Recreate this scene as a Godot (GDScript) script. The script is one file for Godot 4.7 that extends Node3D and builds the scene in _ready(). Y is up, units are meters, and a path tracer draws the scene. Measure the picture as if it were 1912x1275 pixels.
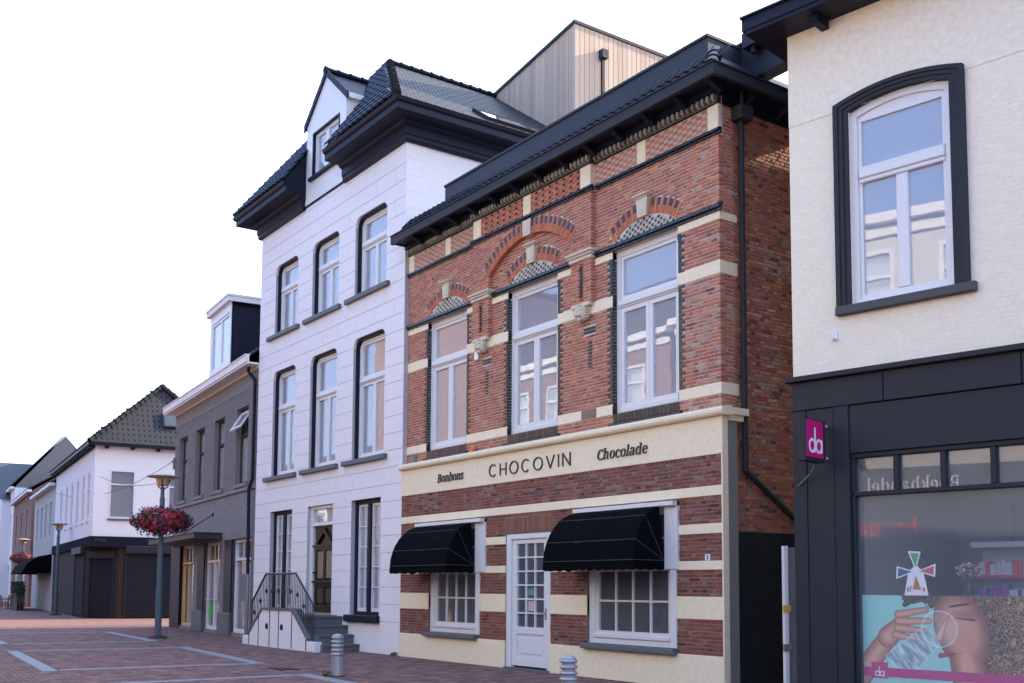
extends Node3D
# A Dutch shopping street: brick shop house, white townhouse, grey house, corner shop, cream house with a dark shopfront.
# World frame: x runs along the brick shop's front (to the right), z points out into the street, y is up, metres.

var EYE := Vector3(22.367, 1.6, 12.452)
var rng := RandomNumberGenerator.new()
var M := {}
var used := {}

class MB:
	# collects triangles with normals and vertex colours, then becomes one ArrayMesh
	var v := PackedVector3Array()
	var n := PackedVector3Array()
	var c := PackedColorArray()
	var uv := PackedVector2Array()
	var xf := Transform3D.IDENTITY
	var col := Color(1, 1, 1)
	var with_uv := false
	func tri(a, b, d, na, nb, nd, ua = Vector2.ZERO, ub = Vector2.ZERO, ud = Vector2.ZERO):
		var A: Vector3 = xf * a
		var B: Vector3 = xf * b
		var D: Vector3 = xf * d
		var nm: Vector3 = (xf.basis * (na + nb + nd))
		var flip: bool = (B - A).cross(D - A).dot(nm) > 0.0
		v.append(A)
		n.append((xf.basis * na).normalized())
		uv.append(ua)
		if flip:
			v.append(D); v.append(B)
			n.append((xf.basis * nd).normalized()); n.append((xf.basis * nb).normalized())
			uv.append(ud); uv.append(ub)
		else:
			v.append(B); v.append(D)
			n.append((xf.basis * nb).normalized()); n.append((xf.basis * nd).normalized())
			uv.append(ub); uv.append(ud)
		c.append(col); c.append(col); c.append(col)
	func quad(a, b, d, e, nm):
		tri(a, b, d, nm, nm, nm)
		tri(a, d, e, nm, nm, nm)
	func quad_uv(a, b, d, e, nm):
		tri(a, b, d, nm, nm, nm, Vector2(0, 1), Vector2(1, 1), Vector2(1, 0))
		tri(a, d, e, nm, nm, nm, Vector2(0, 1), Vector2(1, 0), Vector2(0, 0))
	func face(a, b, d, e):
		# a flat quad whose normal comes from its own corners
		var nm: Vector3 = (b - a).cross(d - a).normalized()
		quad(a, b, d, e, nm)
	func box(a, b):
		var x0 = minf(a.x, b.x); var x1 = maxf(a.x, b.x)
		var y0 = minf(a.y, b.y); var y1 = maxf(a.y, b.y)
		var z0 = minf(a.z, b.z); var z1 = maxf(a.z, b.z)
		quad(Vector3(x0, y0, z1), Vector3(x1, y0, z1), Vector3(x1, y1, z1), Vector3(x0, y1, z1), Vector3(0, 0, 1))
		quad(Vector3(x0, y0, z0), Vector3(x1, y0, z0), Vector3(x1, y1, z0), Vector3(x0, y1, z0), Vector3(0, 0, -1))
		quad(Vector3(x0, y0, z0), Vector3(x0, y0, z1), Vector3(x0, y1, z1), Vector3(x0, y1, z0), Vector3(-1, 0, 0))
		quad(Vector3(x1, y0, z0), Vector3(x1, y0, z1), Vector3(x1, y1, z1), Vector3(x1, y1, z0), Vector3(1, 0, 0))
		quad(Vector3(x0, y1, z0), Vector3(x1, y1, z0), Vector3(x1, y1, z1), Vector3(x0, y1, z1), Vector3(0, 1, 0))
		quad(Vector3(x0, y0, z0), Vector3(x1, y0, z0), Vector3(x1, y0, z1), Vector3(x0, y0, z1), Vector3(0, -1, 0))
	func cbox(a, b, e = 0.01):
		# box whose front (+z) edges are chamfered, open at the back
		var x0 = minf(a.x, b.x); var x1 = maxf(a.x, b.x)
		var y0 = minf(a.y, b.y); var y1 = maxf(a.y, b.y)
		var z0 = minf(a.z, b.z); var z1 = maxf(a.z, b.z)
		var f = minf(e, minf((x1 - x0) * 0.3, minf((y1 - y0) * 0.3, (z1 - z0) * 0.8)))
		var o = [Vector3(x0, y0, z1 - f), Vector3(x1, y0, z1 - f), Vector3(x1, y1, z1 - f), Vector3(x0, y1, z1 - f)]
		var i = [Vector3(x0 + f, y0 + f, z1), Vector3(x1 - f, y0 + f, z1), Vector3(x1 - f, y1 - f, z1), Vector3(x0 + f, y1 - f, z1)]
		var k = [Vector3(x0, y0, z0), Vector3(x1, y0, z0), Vector3(x1, y1, z0), Vector3(x0, y1, z0)]
		var s = [Vector3(0, -1, 0), Vector3(1, 0, 0), Vector3(0, 1, 0), Vector3(-1, 0, 0)]
		quad(i[0], i[1], i[2], i[3], Vector3(0, 0, 1))
		for j in 4:
			var m = (j + 1) % 4
			quad(o[j], o[m], i[m], i[j], (s[j] + Vector3(0, 0, 1)).normalized())
			quad(k[j], k[m], o[m], o[j], s[j])
	func prism(poly: PackedVector2Array, z0: float, z1: float, back := false):
		# a flat outline given thickness along z
		var p := poly
		if Geometry2D.is_polygon_clockwise(p):
			p = poly.duplicate(); p.reverse()
		var t := Geometry2D.triangulate_polygon(p)
		for i in range(0, t.size(), 3):
			var a = p[t[i]]; var b = p[t[i + 1]]; var d = p[t[i + 2]]
			tri(Vector3(a.x, a.y, z1), Vector3(b.x, b.y, z1), Vector3(d.x, d.y, z1), Vector3(0, 0, 1), Vector3(0, 0, 1), Vector3(0, 0, 1))
			if back:
				tri(Vector3(a.x, a.y, z0), Vector3(b.x, b.y, z0), Vector3(d.x, d.y, z0), Vector3(0, 0, -1), Vector3(0, 0, -1), Vector3(0, 0, -1))
		for i in p.size():
			var a = p[i]; var b = p[(i + 1) % p.size()]
			var e: Vector2 = b - a
			if e.length() < 1e-5: continue
			var nm := Vector3(e.y, -e.x, 0).normalized()
			quad(Vector3(a.x, a.y, z0), Vector3(b.x, b.y, z0), Vector3(b.x, b.y, z1), Vector3(a.x, a.y, z1), nm)
	func ring(o: PackedVector2Array, i: PackedVector2Array, z0: float, z1: float):
		# the band between two matching outlines
		var m := o.size()
		for k in m:
			var k2 := (k + 1) % m
			var a = o[k]; var b = o[k2]; var d = i[k2]; var e = i[k]
			quad(Vector3(a.x, a.y, z1), Vector3(b.x, b.y, z1), Vector3(d.x, d.y, z1), Vector3(e.x, e.y, z1), Vector3(0, 0, 1))
			var ei: Vector2 = d - e
			if ei.length() > 1e-5:
				var mid: Vector2 = (a + b - d - e)
				var ni := Vector3(-ei.y, ei.x, 0).normalized()
				if ni.x * mid.x + ni.y * mid.y > 0: ni = -ni
				quad(Vector3(e.x, e.y, z0), Vector3(d.x, d.y, z0), Vector3(d.x, d.y, z1), Vector3(e.x, e.y, z1), ni)
			var eo: Vector2 = b - a
			if eo.length() > 1e-5:
				var mo: Vector2 = (a + b - d - e)
				var no := Vector3(-eo.y, eo.x, 0).normalized()
				if no.x * mo.x + no.y * mo.y < 0: no = -no
				quad(Vector3(a.x, a.y, z0), Vector3(b.x, b.y, z0), Vector3(b.x, b.y, z1), Vector3(a.x, a.y, z1), no)
	func cone(a: Vector3, b: Vector3, r0: float, r1: float, seg := 10, caps := true):
		var d := (b - a).normalized()
		var s := d.cross(Vector3(0, 1, 0) if absf(d.y) < 0.9 else Vector3(1, 0, 0)).normalized()
		var t := d.cross(s)
		for k in seg:
			var q0 := TAU * k / seg; var q1 := TAU * (k + 1) / seg
			var n0 := s * cos(q0) + t * sin(q0); var n1 := s * cos(q1) + t * sin(q1)
			tri(a + n0 * r0, a + n1 * r0, b + n1 * r1, n0, n1, n1)
			tri(a + n0 * r0, b + n1 * r1, b + n0 * r1, n0, n1, n0)
			if caps:
				tri(a, a + n0 * r0, a + n1 * r0, -d, -d, -d)
				tri(b, b + n0 * r1, b + n1 * r1, d, d, d)
	func tube(p: Array, r: float, seg := 8):
		for k in p.size() - 1:
			cone(p[k], p[k + 1], r, r, seg, k == 0 or k == p.size() - 2)
			if k > 0: ball(p[k], Vector3(r, r, r), 6, 4)
	func ball(o: Vector3, r: Vector3, seg := 10, rows := 6):
		for j in rows:
			var f0 := PI * j / rows - PI / 2; var f1 := PI * (j + 1) / rows - PI / 2
			for k in seg:
				var q0 := TAU * k / seg; var q1 := TAU * (k + 1) / seg
				var a := Vector3(cos(f0) * cos(q0), sin(f0), cos(f0) * sin(q0)); var b := Vector3(cos(f0) * cos(q1), sin(f0), cos(f0) * sin(q1))
				var d := Vector3(cos(f1) * cos(q1), sin(f1), cos(f1) * sin(q1)); var e := Vector3(cos(f1) * cos(q0), sin(f1), cos(f1) * sin(q0))
				if j > 0: tri(o + a * r, o + b * r, o + d * r, a / r, b / r, d / r)
				if j < rows - 1: tri(o + a * r, o + d * r, o + e * r, a / r, d / r, e / r)
	func lathe(prof: Array, o: Vector3, seg := 16):
		# prof: Vector2(radius, height) from bottom to top
		for j in prof.size() - 1:
			var a: Vector2 = prof[j]; var b: Vector2 = prof[j + 1]
			var sl := Vector2(b.y - a.y, a.x - b.x).normalized()
			for k in seg:
				var q0 := TAU * k / seg; var q1 := TAU * (k + 1) / seg
				var d0 := Vector3(cos(q0), 0, sin(q0)); var d1 := Vector3(cos(q1), 0, sin(q1))
				var n0 := d0 * sl.x + Vector3(0, sl.y, 0); var n1 := d1 * sl.x + Vector3(0, sl.y, 0)
				var A := o + d0 * a.x + Vector3(0, a.y, 0); var B := o + d1 * a.x + Vector3(0, a.y, 0)
				var D := o + d1 * b.x + Vector3(0, b.y, 0); var E := o + d0 * b.x + Vector3(0, b.y, 0)
				if a.x > 1e-5: tri(A, B, D, n0, n1, n1)
				if b.x > 1e-5: tri(A, D, E, n0, n1, n0)
	func mesh(mat: Material = null) -> ArrayMesh:
		var arr := []
		arr.resize(Mesh.ARRAY_MAX)
		arr[Mesh.ARRAY_VERTEX] = v
		arr[Mesh.ARRAY_NORMAL] = n
		arr[Mesh.ARRAY_COLOR] = c
		if with_uv: arr[Mesh.ARRAY_TEX_UV] = uv
		var m := ArrayMesh.new()
		if v.size(): m.add_surface_from_arrays(Mesh.PRIMITIVE_TRIANGLES, arr)
		if mat and v.size(): m.surface_set_material(0, mat)
		return m

# ---------------------------------------------------------------- nodes
func numbered(called: String) -> String:
	used[called] = used.get(called, 0) + 1
	return called if used[called] == 1 else "%s_%03d" % [called, used[called] - 1]

func tag(o, label: String, category: String, group := ""):
	o.set_meta("label", label)
	o.set_meta("category", category)
	if group: o.set_meta("group", group)
	return o

func thing(called: String, label: String, category: String, at := Vector3.ZERO, turn := 0.0, group := "") -> Node3D:
	var o := Node3D.new()
	o.name = numbered(called)
	add_child(o)
	o.position = at
	o.rotation.y = deg_to_rad(turn)
	return tag(o, label, category, group)

func part(called: String, mb, mat: Material, parent: Node3D) -> MeshInstance3D:
	var o := MeshInstance3D.new()
	o.name = called
	o.mesh = mb.mesh(mat) if mb is MB else mb
	if not (mb is MB) and mat: o.material_override = mat
	parent.add_child(o, true)
	return o

func boxp(called: String, a: Vector3, b: Vector3, mat: Material, parent: Node3D, e := 0.0) -> MeshInstance3D:
	var m := MB.new()
	if e > 0.0: m.cbox(a, b, e)
	else: m.box(a, b)
	return part(called, m, mat, parent)

func structure(called: String, mb, mat: Material) -> MeshInstance3D:
	var o := part(called, mb, mat, self)
	o.set_meta("kind", "structure")
	return o

func lin(r: float, g: float, b: float) -> Color:
	return Color(r, g, b).linear_to_srgb()

func noise_tex(seed: int, freq: float, c0: Color, c1: Color, size := 256, oct := 4, normal := false, bump := 4.0, cell := false) -> NoiseTexture2D:
	var f := FastNoiseLite.new()
	f.seed = seed
	f.frequency = freq
	f.noise_type = FastNoiseLite.TYPE_CELLULAR if cell else FastNoiseLite.TYPE_SIMPLEX_SMOOTH
	f.fractal_octaves = oct
	var t := NoiseTexture2D.new()
	t.width = size
	t.height = size
	t.seamless = true
	t.noise = f
	if normal:
		t.as_normal_map = true
		t.bump_strength = bump
	else:
		var g := Gradient.new()
		g.set_color(0, c0)
		g.set_color(1, c1)
		t.color_ramp = g
	return t

func mat(r: float, g: float, b: float, rough := 0.8, extra := {}) -> StandardMaterial3D:
	# r, g, b: the surface's linear base colour
	var m := StandardMaterial3D.new()
	m.albedo_color = lin(r, g, b)
	m.roughness = rough
	m.vertex_color_use_as_albedo = extra.get("vc", false)
	if extra.has("metal"): m.metallic = extra.metal
	if extra.has("tex"):
		m.albedo_texture = extra.tex
		m.uv1_triplanar = true
		m.uv1_world_triplanar = extra.get("world", true)
		m.uv1_scale = Vector3.ONE / extra.get("size", 1.0)
	if extra.has("nor"):
		m.normal_enabled = true
		m.normal_texture = extra.nor
		m.normal_scale = extra.get("ns", 0.5)
		m.uv1_triplanar = true
		m.uv1_world_triplanar = extra.get("world", true)
		m.uv1_scale = Vector3.ONE / extra.get("size", 1.0)
	if extra.has("spec"): m.metallic_specular = extra.spec
	return m

func make_materials():
	var W := Color(1, 1, 1)
	var grain := noise_tex(3, 0.03, Color(0.82, 0.82, 0.82), W, 512, 5)
	var fine := noise_tex(8, 0.08, Color(0.86, 0.86, 0.86), W, 512, 5)
	var grain_n := noise_tex(4, 0.05, W, W, 512, 5, true, 6.0)
	var fine_n := noise_tex(5, 0.12, W, W, 512, 4, true, 4.0)
	M.brick = mat(1, 1, 1, 0.85, {"vc": true, "tex": grain, "nor": grain_n, "size": 0.45, "ns": 0.7})
	M.old_brick = mat(1, 1, 1, 0.92, {"vc": true, "tex": noise_tex(13, 0.045, Color(0.5, 0.5, 0.5), W, 512, 5), "nor": noise_tex(14, 0.04, W, W, 512, 5, true, 12.0), "size": 0.4, "ns": 1.0})
	M.mortar = mat(0.76, 0.69, 0.63, 0.95, {"tex": grain, "nor": fine_n, "size": 0.3, "ns": 0.8})
	M.grey_mortar = mat(0.27, 0.25, 0.23, 0.95, {"tex": grain, "nor": fine_n, "size": 0.3, "ns": 0.8})
	M.cream = mat(0.86, 0.735, 0.52, 0.8, {"tex": noise_tex(23, 0.02, Color(0.94, 0.94, 0.94), W, 512, 5), "nor": fine_n, "size": 1.3, "ns": 0.15})
	M.cream_stone = mat(0.76, 0.665, 0.50, 0.8, {"tex": grain, "nor": grain_n, "size": 0.5, "ns": 0.5})
	M.white_stucco = mat(0.79, 0.755, 0.765, 0.85, {"tex": noise_tex(21, 0.02, Color(0.955, 0.955, 0.955), W, 512, 5), "nor": fine_n, "size": 1.2, "ns": 0.12})
	M.stucco_joint = mat(0.42, 0.40, 0.43, 0.9)
	M.white_paint = mat(0.80, 0.79, 0.79, 0.35, {"tex": fine, "size": 0.8})
	M.white_wall = mat(0.80, 0.77, 0.77, 0.85, {"tex": noise_tex(22, 0.02, Color(0.94, 0.94, 0.94), W, 512, 5), "nor": fine_n, "size": 1.4, "ns": 0.15})
	M.navy = mat(0.011, 0.014, 0.030, 0.5, {"tex": fine, "size": 1.0, "spec": 0.3})
	M.anthracite = mat(0.031, 0.033, 0.040, 0.55, {"tex": fine, "nor": fine_n, "size": 1.4, "ns": 0.08, "spec": 0.3})
	M.zinc_dark = mat(0.030, 0.035, 0.050, 0.5, {"tex": fine, "size": 1.5, "spec": 0.35})
	M.dull_navy = mat(0.016, 0.018, 0.030, 0.9, {"spec": 0.1})
	M.black_glaze = mat(0.016, 0.019, 0.021, 0.22, {"tex": grain, "size": 0.3})
	M.glaze = mat(1, 1, 1, 0.25, {"vc": true, "tex": grain, "size": 0.3})
	M.tile = mat(1, 1, 1, 0.32, {"vc": true, "tex": fine, "size": 0.7, "spec": 0.22})
	M.slate_old = mat(1, 1, 1, 0.55, {"vc": true, "tex": grain, "size": 0.8, "spec": 0.15})
	M.wood = mat(1, 1, 1, 0.7, {"vc": true})
	M.grey_stucco = mat(0.245, 0.24, 0.245, 0.85, {"tex": noise_tex(31, 0.02, Color(0.78, 0.77, 0.76), W, 512, 5), "nor": fine_n, "size": 1.8, "ns": 0.4})
	M.bluestone = mat(0.13, 0.14, 0.155, 0.6, {"tex": grain, "nor": fine_n, "size": 0.6, "ns": 0.4})
	M.pale_stone = mat(0.25, 0.26, 0.29, 0.7, {"tex": grain, "nor": fine_n, "size": 0.7, "ns": 0.5})
	M.room_wall = mat(0.36, 0.33, 0.30, 0.9)   # plastered rooms behind the windows
	M.iron = mat(0.012, 0.013, 0.018, 0.4)
	M.steel = mat(0.35, 0.36, 0.38, 0.35, {"metal": 0.7, "tex": fine, "size": 0.5})
	M.bollard = mat(0.40, 0.41, 0.45, 0.38, {"metal": 0.35, "tex": grain, "size": 0.4})
	M.pole = mat(0.075, 0.125, 0.155, 0.5, {"tex": grain, "nor": fine_n, "size": 0.5, "ns": 0.3})
	M.canvas = mat(0.0035, 0.0038, 0.0055, 0.95, {"nor": noise_tex(41, 0.25, W, W, 256, 2, true, 3.0), "size": 0.12, "ns": 0.4, "spec": 0.15})
	M.seam = mat(0.05, 0.048, 0.044, 0.9)
	M.shutter = mat(0.028, 0.029, 0.038, 0.75, {"tex": fine, "size": 0.7, "spec": 0.25})
	M.brown = mat(0.05, 0.030, 0.022, 0.95, {"tex": grain, "size": 0.4})
	M.varnish = mat(0.022, 0.017, 0.013, 0.2, {"tex": grain, "size": 0.3})
	M.curtain = mat(0.62, 0.62, 0.66, 0.95)
	M.curtain.backlight_enabled = true
	M.curtain.backlight = Color(0.4, 0.4, 0.4)
	M.glass = StandardMaterial3D.new()
	M.glass.transparency = BaseMaterial3D.TRANSPARENCY_ALPHA
	M.glass.albedo_color = Color(0.93, 0.96, 1.0, 0.03)
	M.glass.roughness = 0.0
	M.glass.metallic = 0.24   # low-e coated double glazing
	M.glass.normal_enabled = true   # old panes are never quite flat
	M.glass.normal_texture = noise_tex(45, 0.012, W, W, 256, 2, true, 8.0)
	M.glass.normal_scale = 0.004
	M.glass.uv1_triplanar = true
	M.glass.uv1_world_triplanar = true
	M.glass.uv1_scale = Vector3.ONE / 1.6
	M.shop_glass = M.glass.duplicate()
	M.shop_glass.normal_enabled = false
	M.shop_glass.metallic = 0.03
	M.orange_lamp = mat(0.75, 0.13, 0.015, 0.3)
	M.magenta = mat(0.50, 0.012, 0.16, 0.35)
	M.white_print = mat(0.82, 0.80, 0.80, 0.4)
	M.print_red = mat(0.62, 0.08, 0.03, 0.5)
	M.green_sticker = mat(0.03, 0.42, 0.09, 0.5)
	M.yellow_print = mat(0.60, 0.36, 0.06, 0.5)
	M.letter = mat(0.022, 0.020, 0.019, 0.5)

# ---------------------------------------------------------------- bricks
# A wall field is laid course by course; every course is the wall's length less what the shapes in "holes" take away at that height.
func span_at(h: Dictionary, y: float):
	if h.has("R"):
		if y < h.get("lo", -99.0): return null
		var d = h.R * h.R - (y - h.cy) * (y - h.cy)
		if d <= 0: return null
		var w := sqrt(d)
		if h.has("half"): w = minf(w, (y - h.cy) * tan(h.half) + 0.012)
		return [h.cx - w, h.cx + w]
	if y > h.y0 and y < h.y1: return [h.x0, h.x1]
	return null

func free_spans(x0: float, x1: float, holes: Array, y: float) -> Array:
	var cuts := []
	for h in holes:
		var s = span_at(h, y)
		if s: cuts.append(s)
	cuts.sort_custom(func(a, b): return a[0] < b[0])
	var out := []
	var at := x0
	for s in cuts:
		if s[0] > at: out.append([at, minf(s[0], x1)])
		at = maxf(at, s[1])
		if at >= x1: break
	if at < x1: out.append([at, x1])
	return out.filter(func(s): return s[1] - s[0] > 0.02)

func rect(x0: float, y0: float, x1: float, y1: float) -> Dictionary:
	return {"x0": x0, "x1": x1, "y0": y0, "y1": y1}

var RED := [Color(0.545, 0.166, 0.087), Color(0.483, 0.138, 0.075), Color(0.586, 0.199, 0.102), Color(0.432, 0.122, 0.075), Color(0.576, 0.209, 0.113), Color(0.525, 0.170, 0.105), Color(0.463, 0.194, 0.113), Color(0.617, 0.263, 0.141), Color(0.380, 0.131, 0.091)]

# lays bricks into "list" as [transform (unit brick -> parent), colour, uncut]
func lay(list: Array, frame: Transform3D, x0: float, x1: float, y0: float, y1: float, holes: Array, o := {}):
	var course: float = o.get("course", 0.062)
	var joint: float = o.get("joint", 0.0155)
	var depth: float = o.get("depth", 0.014)
	var palette: Array = o.get("palette", RED)
	var rough: float = o.get("rough", 0.0)
	var L: float = o.get("L", 0.21)
	var H: float = (L - joint) / 2.0
	var rows := int(round((y1 - y0) / course))
	if rows < 1: return
	course = (y1 - y0) / rows
	for r in rows:
		var ya := y0 + r * course + joint * 0.5
		var yb := ya + course - joint
		var stretcher: bool = (r % 2) == 0
		var unit := (L if stretcher else H) + joint
		var off := (H + joint) * 0.5 if not stretcher else ((L + joint) * 0.5 if (r % 4) == 2 else 0.0)
		for s in free_spans(x0, x1, holes, (ya + yb) * 0.5):
			var k := floori((s[0] - x0 + off) / unit)
			while true:
				var a: float = x0 - off + k * unit + joint * 0.5
				var b: float = a + unit - joint
				k += 1
				if a > s[1]: break
				var whole := true
				if b < s[0] + 0.03: continue
				if a < s[0] + 0.03: a = s[0] + (0.002 if s[0] > x0 + 0.001 else 0.0); whole = false
				if b > s[1] - 0.03: b = s[1] - (0.002 if s[1] < x1 - 0.001 else 0.0); whole = false
				if a > s[1] - 0.03: break
				var d := depth
				if o.has("corner") and b > x1 - 0.004: d = o.corner
				var cl: Color = palette[rng.randi() % palette.size()]
				var tone := rng.randf_range(0.92, 1.08)
				cl = Color(cl.r * tone, cl.g * tone, cl.b * tone)
				if o.has("pale") and rng.randf() < o.pale.call((a + b) * 0.5, (ya + yb) * 0.5):
					cl = cl.lerp(Color(0.60, 0.48, 0.42), rng.randf_range(0.15, 0.6))
				if o.has("dark") and rng.randf() < o.dark: cl = Color(cl.r * 0.45, cl.g * 0.45, cl.b * 0.5)
				var jz := rng.randf_range(-0.0015, 0.0015) + rng.randf_range(-rough, rough)
				var ja := rng.randf_range(-rough, rough) * 0.5
				var t := Transform3D(Basis.from_scale(Vector3(b - a, yb - ya + ja, d)), Vector3((a + b) * 0.5, (ya + yb) * 0.5, jz))
				list.append([frame * t, cl, whole])

func unit_brick(mb: MB, t: Transform3D, cl: Color):
	# a brick whose face lies at z = 0 of its unit space and body behind it, arrises rubbed
	mb.xf = t
	mb.col = cl
	var s := t.basis.get_scale()
	var ex := 0.0035 / s.x
	var ey := 0.0035 / s.y
	var ez := 0.004 / s.z
	var o := [Vector3(-0.5, -0.5, -ez), Vector3(0.5, -0.5, -ez), Vector3(0.5, 0.5, -ez), Vector3(-0.5, 0.5, -ez)]
	var i := [Vector3(-0.5 + ex, -0.5 + ey, 0), Vector3(0.5 - ex, -0.5 + ey, 0), Vector3(0.5 - ex, 0.5 - ey, 0), Vector3(-0.5 + ex, 0.5 - ey, 0)]
	var k := [Vector3(-0.5, -0.5, -1), Vector3(0.5, -0.5, -1), Vector3(0.5, 0.5, -1), Vector3(-0.5, 0.5, -1)]
	var sd := [Vector3(0, -1, 0), Vector3(1, 0, 0), Vector3(0, 1, 0), Vector3(-1, 0, 0)]
	mb.quad(i[0], i[1], i[2], i[3], Vector3(0, 0, 1))
	for j in 4:
		var m := (j + 1) % 4
		mb.quad(o[j], o[m], i[m], i[j], sd[j] * 0.02 + Vector3(0, 0, 1))
		mb.quad(k[j], k[m], o[m], o[j], sd[j])
	mb.xf = Transform3D.IDENTITY

# the nearest "most" bricks become parts of their own, the rest one part
func build_bricks(list: Array, parent: Node3D, m: Material, called := "brick", most := 300):
	var g := parent.global_transform if parent.is_inside_tree() else parent.transform
	var order := range(list.size())
	var near := []
	for i in list.size():
		var p: Vector3 = g * list[i][0].origin
		var s: Vector3 = list[i][0].basis.get_scale()
		near.append(p.distance_squared_to(EYE) / (s.x * s.y))
	order.sort_custom(func(a, b): return near[a] < near[b])
	var rest := MB.new()
	var shared := {}
	for n in order.size():
		var b = list[order[n]]
		if n < most:
			var s: Vector3 = b[0].basis.get_scale()
			var q := Color(snappedf(b[1].r, 0.03), snappedf(b[1].g, 0.02), snappedf(b[1].b, 0.02))
			var key := "%.2f %.2f %.3f %s" % [snappedf(s.x, 0.02), snappedf(s.y, 0.01), snappedf(s.z, 0.01), q]
			if not shared.has(key):
				var one := MB.new()
				unit_brick(one, Transform3D(Basis.from_scale(s), Vector3.ZERO), q)
				shared[key] = [one.mesh(m), s]
			var o := MeshInstance3D.new()
			o.name = called
			o.mesh = shared[key][0]
			var k: Vector3 = s / shared[key][1]
			o.transform = Transform3D(b[0].basis.orthonormalized().scaled_local(k), b[0].origin)
			parent.add_child(o, true)
		else:
			unit_brick(rest, b[0], b[1])
	if rest.v.size():
		var o := part(called + "work", rest, m, parent)
		o.set_meta("kind", "stuff")

# a wall sheet with rectangular openings, with thickness
func wall_with_holes(x0: float, x1: float, y0: float, y1: float, z0: float, z1: float, holes: Array) -> MB:
	var mb := MB.new()
	var xs := [x0, x1]
	var ys := [y0, y1]
	for h in holes:
		for q in [h.x0, h.x1]:
			if q > x0 and q < x1: xs.append(q)
		for q in [h.y0, h.y1]:
			if q > y0 and q < y1: ys.append(q)
	xs.sort()
	ys.sort()
	for i in xs.size() - 1:
		for j in ys.size() - 1:
			if xs[i + 1] - xs[i] < 1e-4 or ys[j + 1] - ys[j] < 1e-4: continue
			var cx = (xs[i] + xs[i + 1]) / 2
			var cy = (ys[j] + ys[j + 1]) / 2
			var inside := false
			for h in holes:
				if cx > h.x0 and cx < h.x1 and cy > h.y0 and cy < h.y1: inside = true
			if inside: continue
			for z in [z0, z1]:
				mb.quad(Vector3(xs[i], ys[j], z), Vector3(xs[i + 1], ys[j], z), Vector3(xs[i + 1], ys[j + 1], z), Vector3(xs[i], ys[j + 1], z), Vector3(0, 0, 1 if z == z1 else -1))
	for h in holes + [rect(x0, y0, x1, y1)]:
		var outer: bool = h.x0 == x0 and h.y0 == y0 and h.x1 == x1 and h.y1 == y1
		var s := 1.0 if outer else -1.0
		var a := maxf(h.x0, x0); var b := minf(h.x1, x1); var d := maxf(h.y0, y0); var e := minf(h.y1, y1)
		mb.quad(Vector3(a, d, z0), Vector3(a, e, z0), Vector3(a, e, z1), Vector3(a, d, z1), Vector3(-s, 0, 0))
		mb.quad(Vector3(b, d, z0), Vector3(b, e, z0), Vector3(b, e, z1), Vector3(b, d, z1), Vector3(s, 0, 0))
		if outer or h.y0 > y0: mb.quad(Vector3(a, d, z0), Vector3(b, d, z0), Vector3(b, d, z1), Vector3(a, d, z1), Vector3(0, -s, 0))
		if outer or h.y1 < y1: mb.quad(Vector3(a, e, z0), Vector3(b, e, z0), Vector3(b, e, z1), Vector3(a, e, z1), Vector3(0, s, 0))
	return mb

func pane(parent: Node3D, x0: float, x1: float, y0: float, y1: float, z: float, m: Material = null):
	var g := MB.new()
	for dz in [0.0, -0.018]:
		g.quad(Vector3(x0, y0, z + dz), Vector3(x1, y0, z + dz), Vector3(x1, y1, z + dz), Vector3(x0, y1, z + dz), Vector3(0, 0, 1))
	return part("pane", g, m if m else M.glass, parent)

func rounded(x0: float, x1: float, y0: float, y1: float, r: float, rise := 0.0, seg := 5) -> PackedVector2Array:
	# outline with rounded upper corners and a slightly arched head, counter-clockwise from the lower left
	var p := PackedVector2Array([Vector2(x0, y0), Vector2(x1, y0)])
	var cx := (x0 + x1) / 2
	for k in seg + 1:
		var q := PI / 2 * k / seg
		p.append(Vector2(x1 - r + r * cos(q), y1 - r + r * sin(q)))
	for k in seg + 1:
		var q := PI / 2 + PI / 2 * k / seg
		p.append(Vector2(x0 + r + r * cos(q), y1 - r + r * sin(q)))
	if rise > 0:
		for k in range(2, p.size()):
			var u := (p[k].x - cx) / ((x1 - x0) / 2)
			p[k].y += rise * (1.0 - u * u)
	return p

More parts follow.
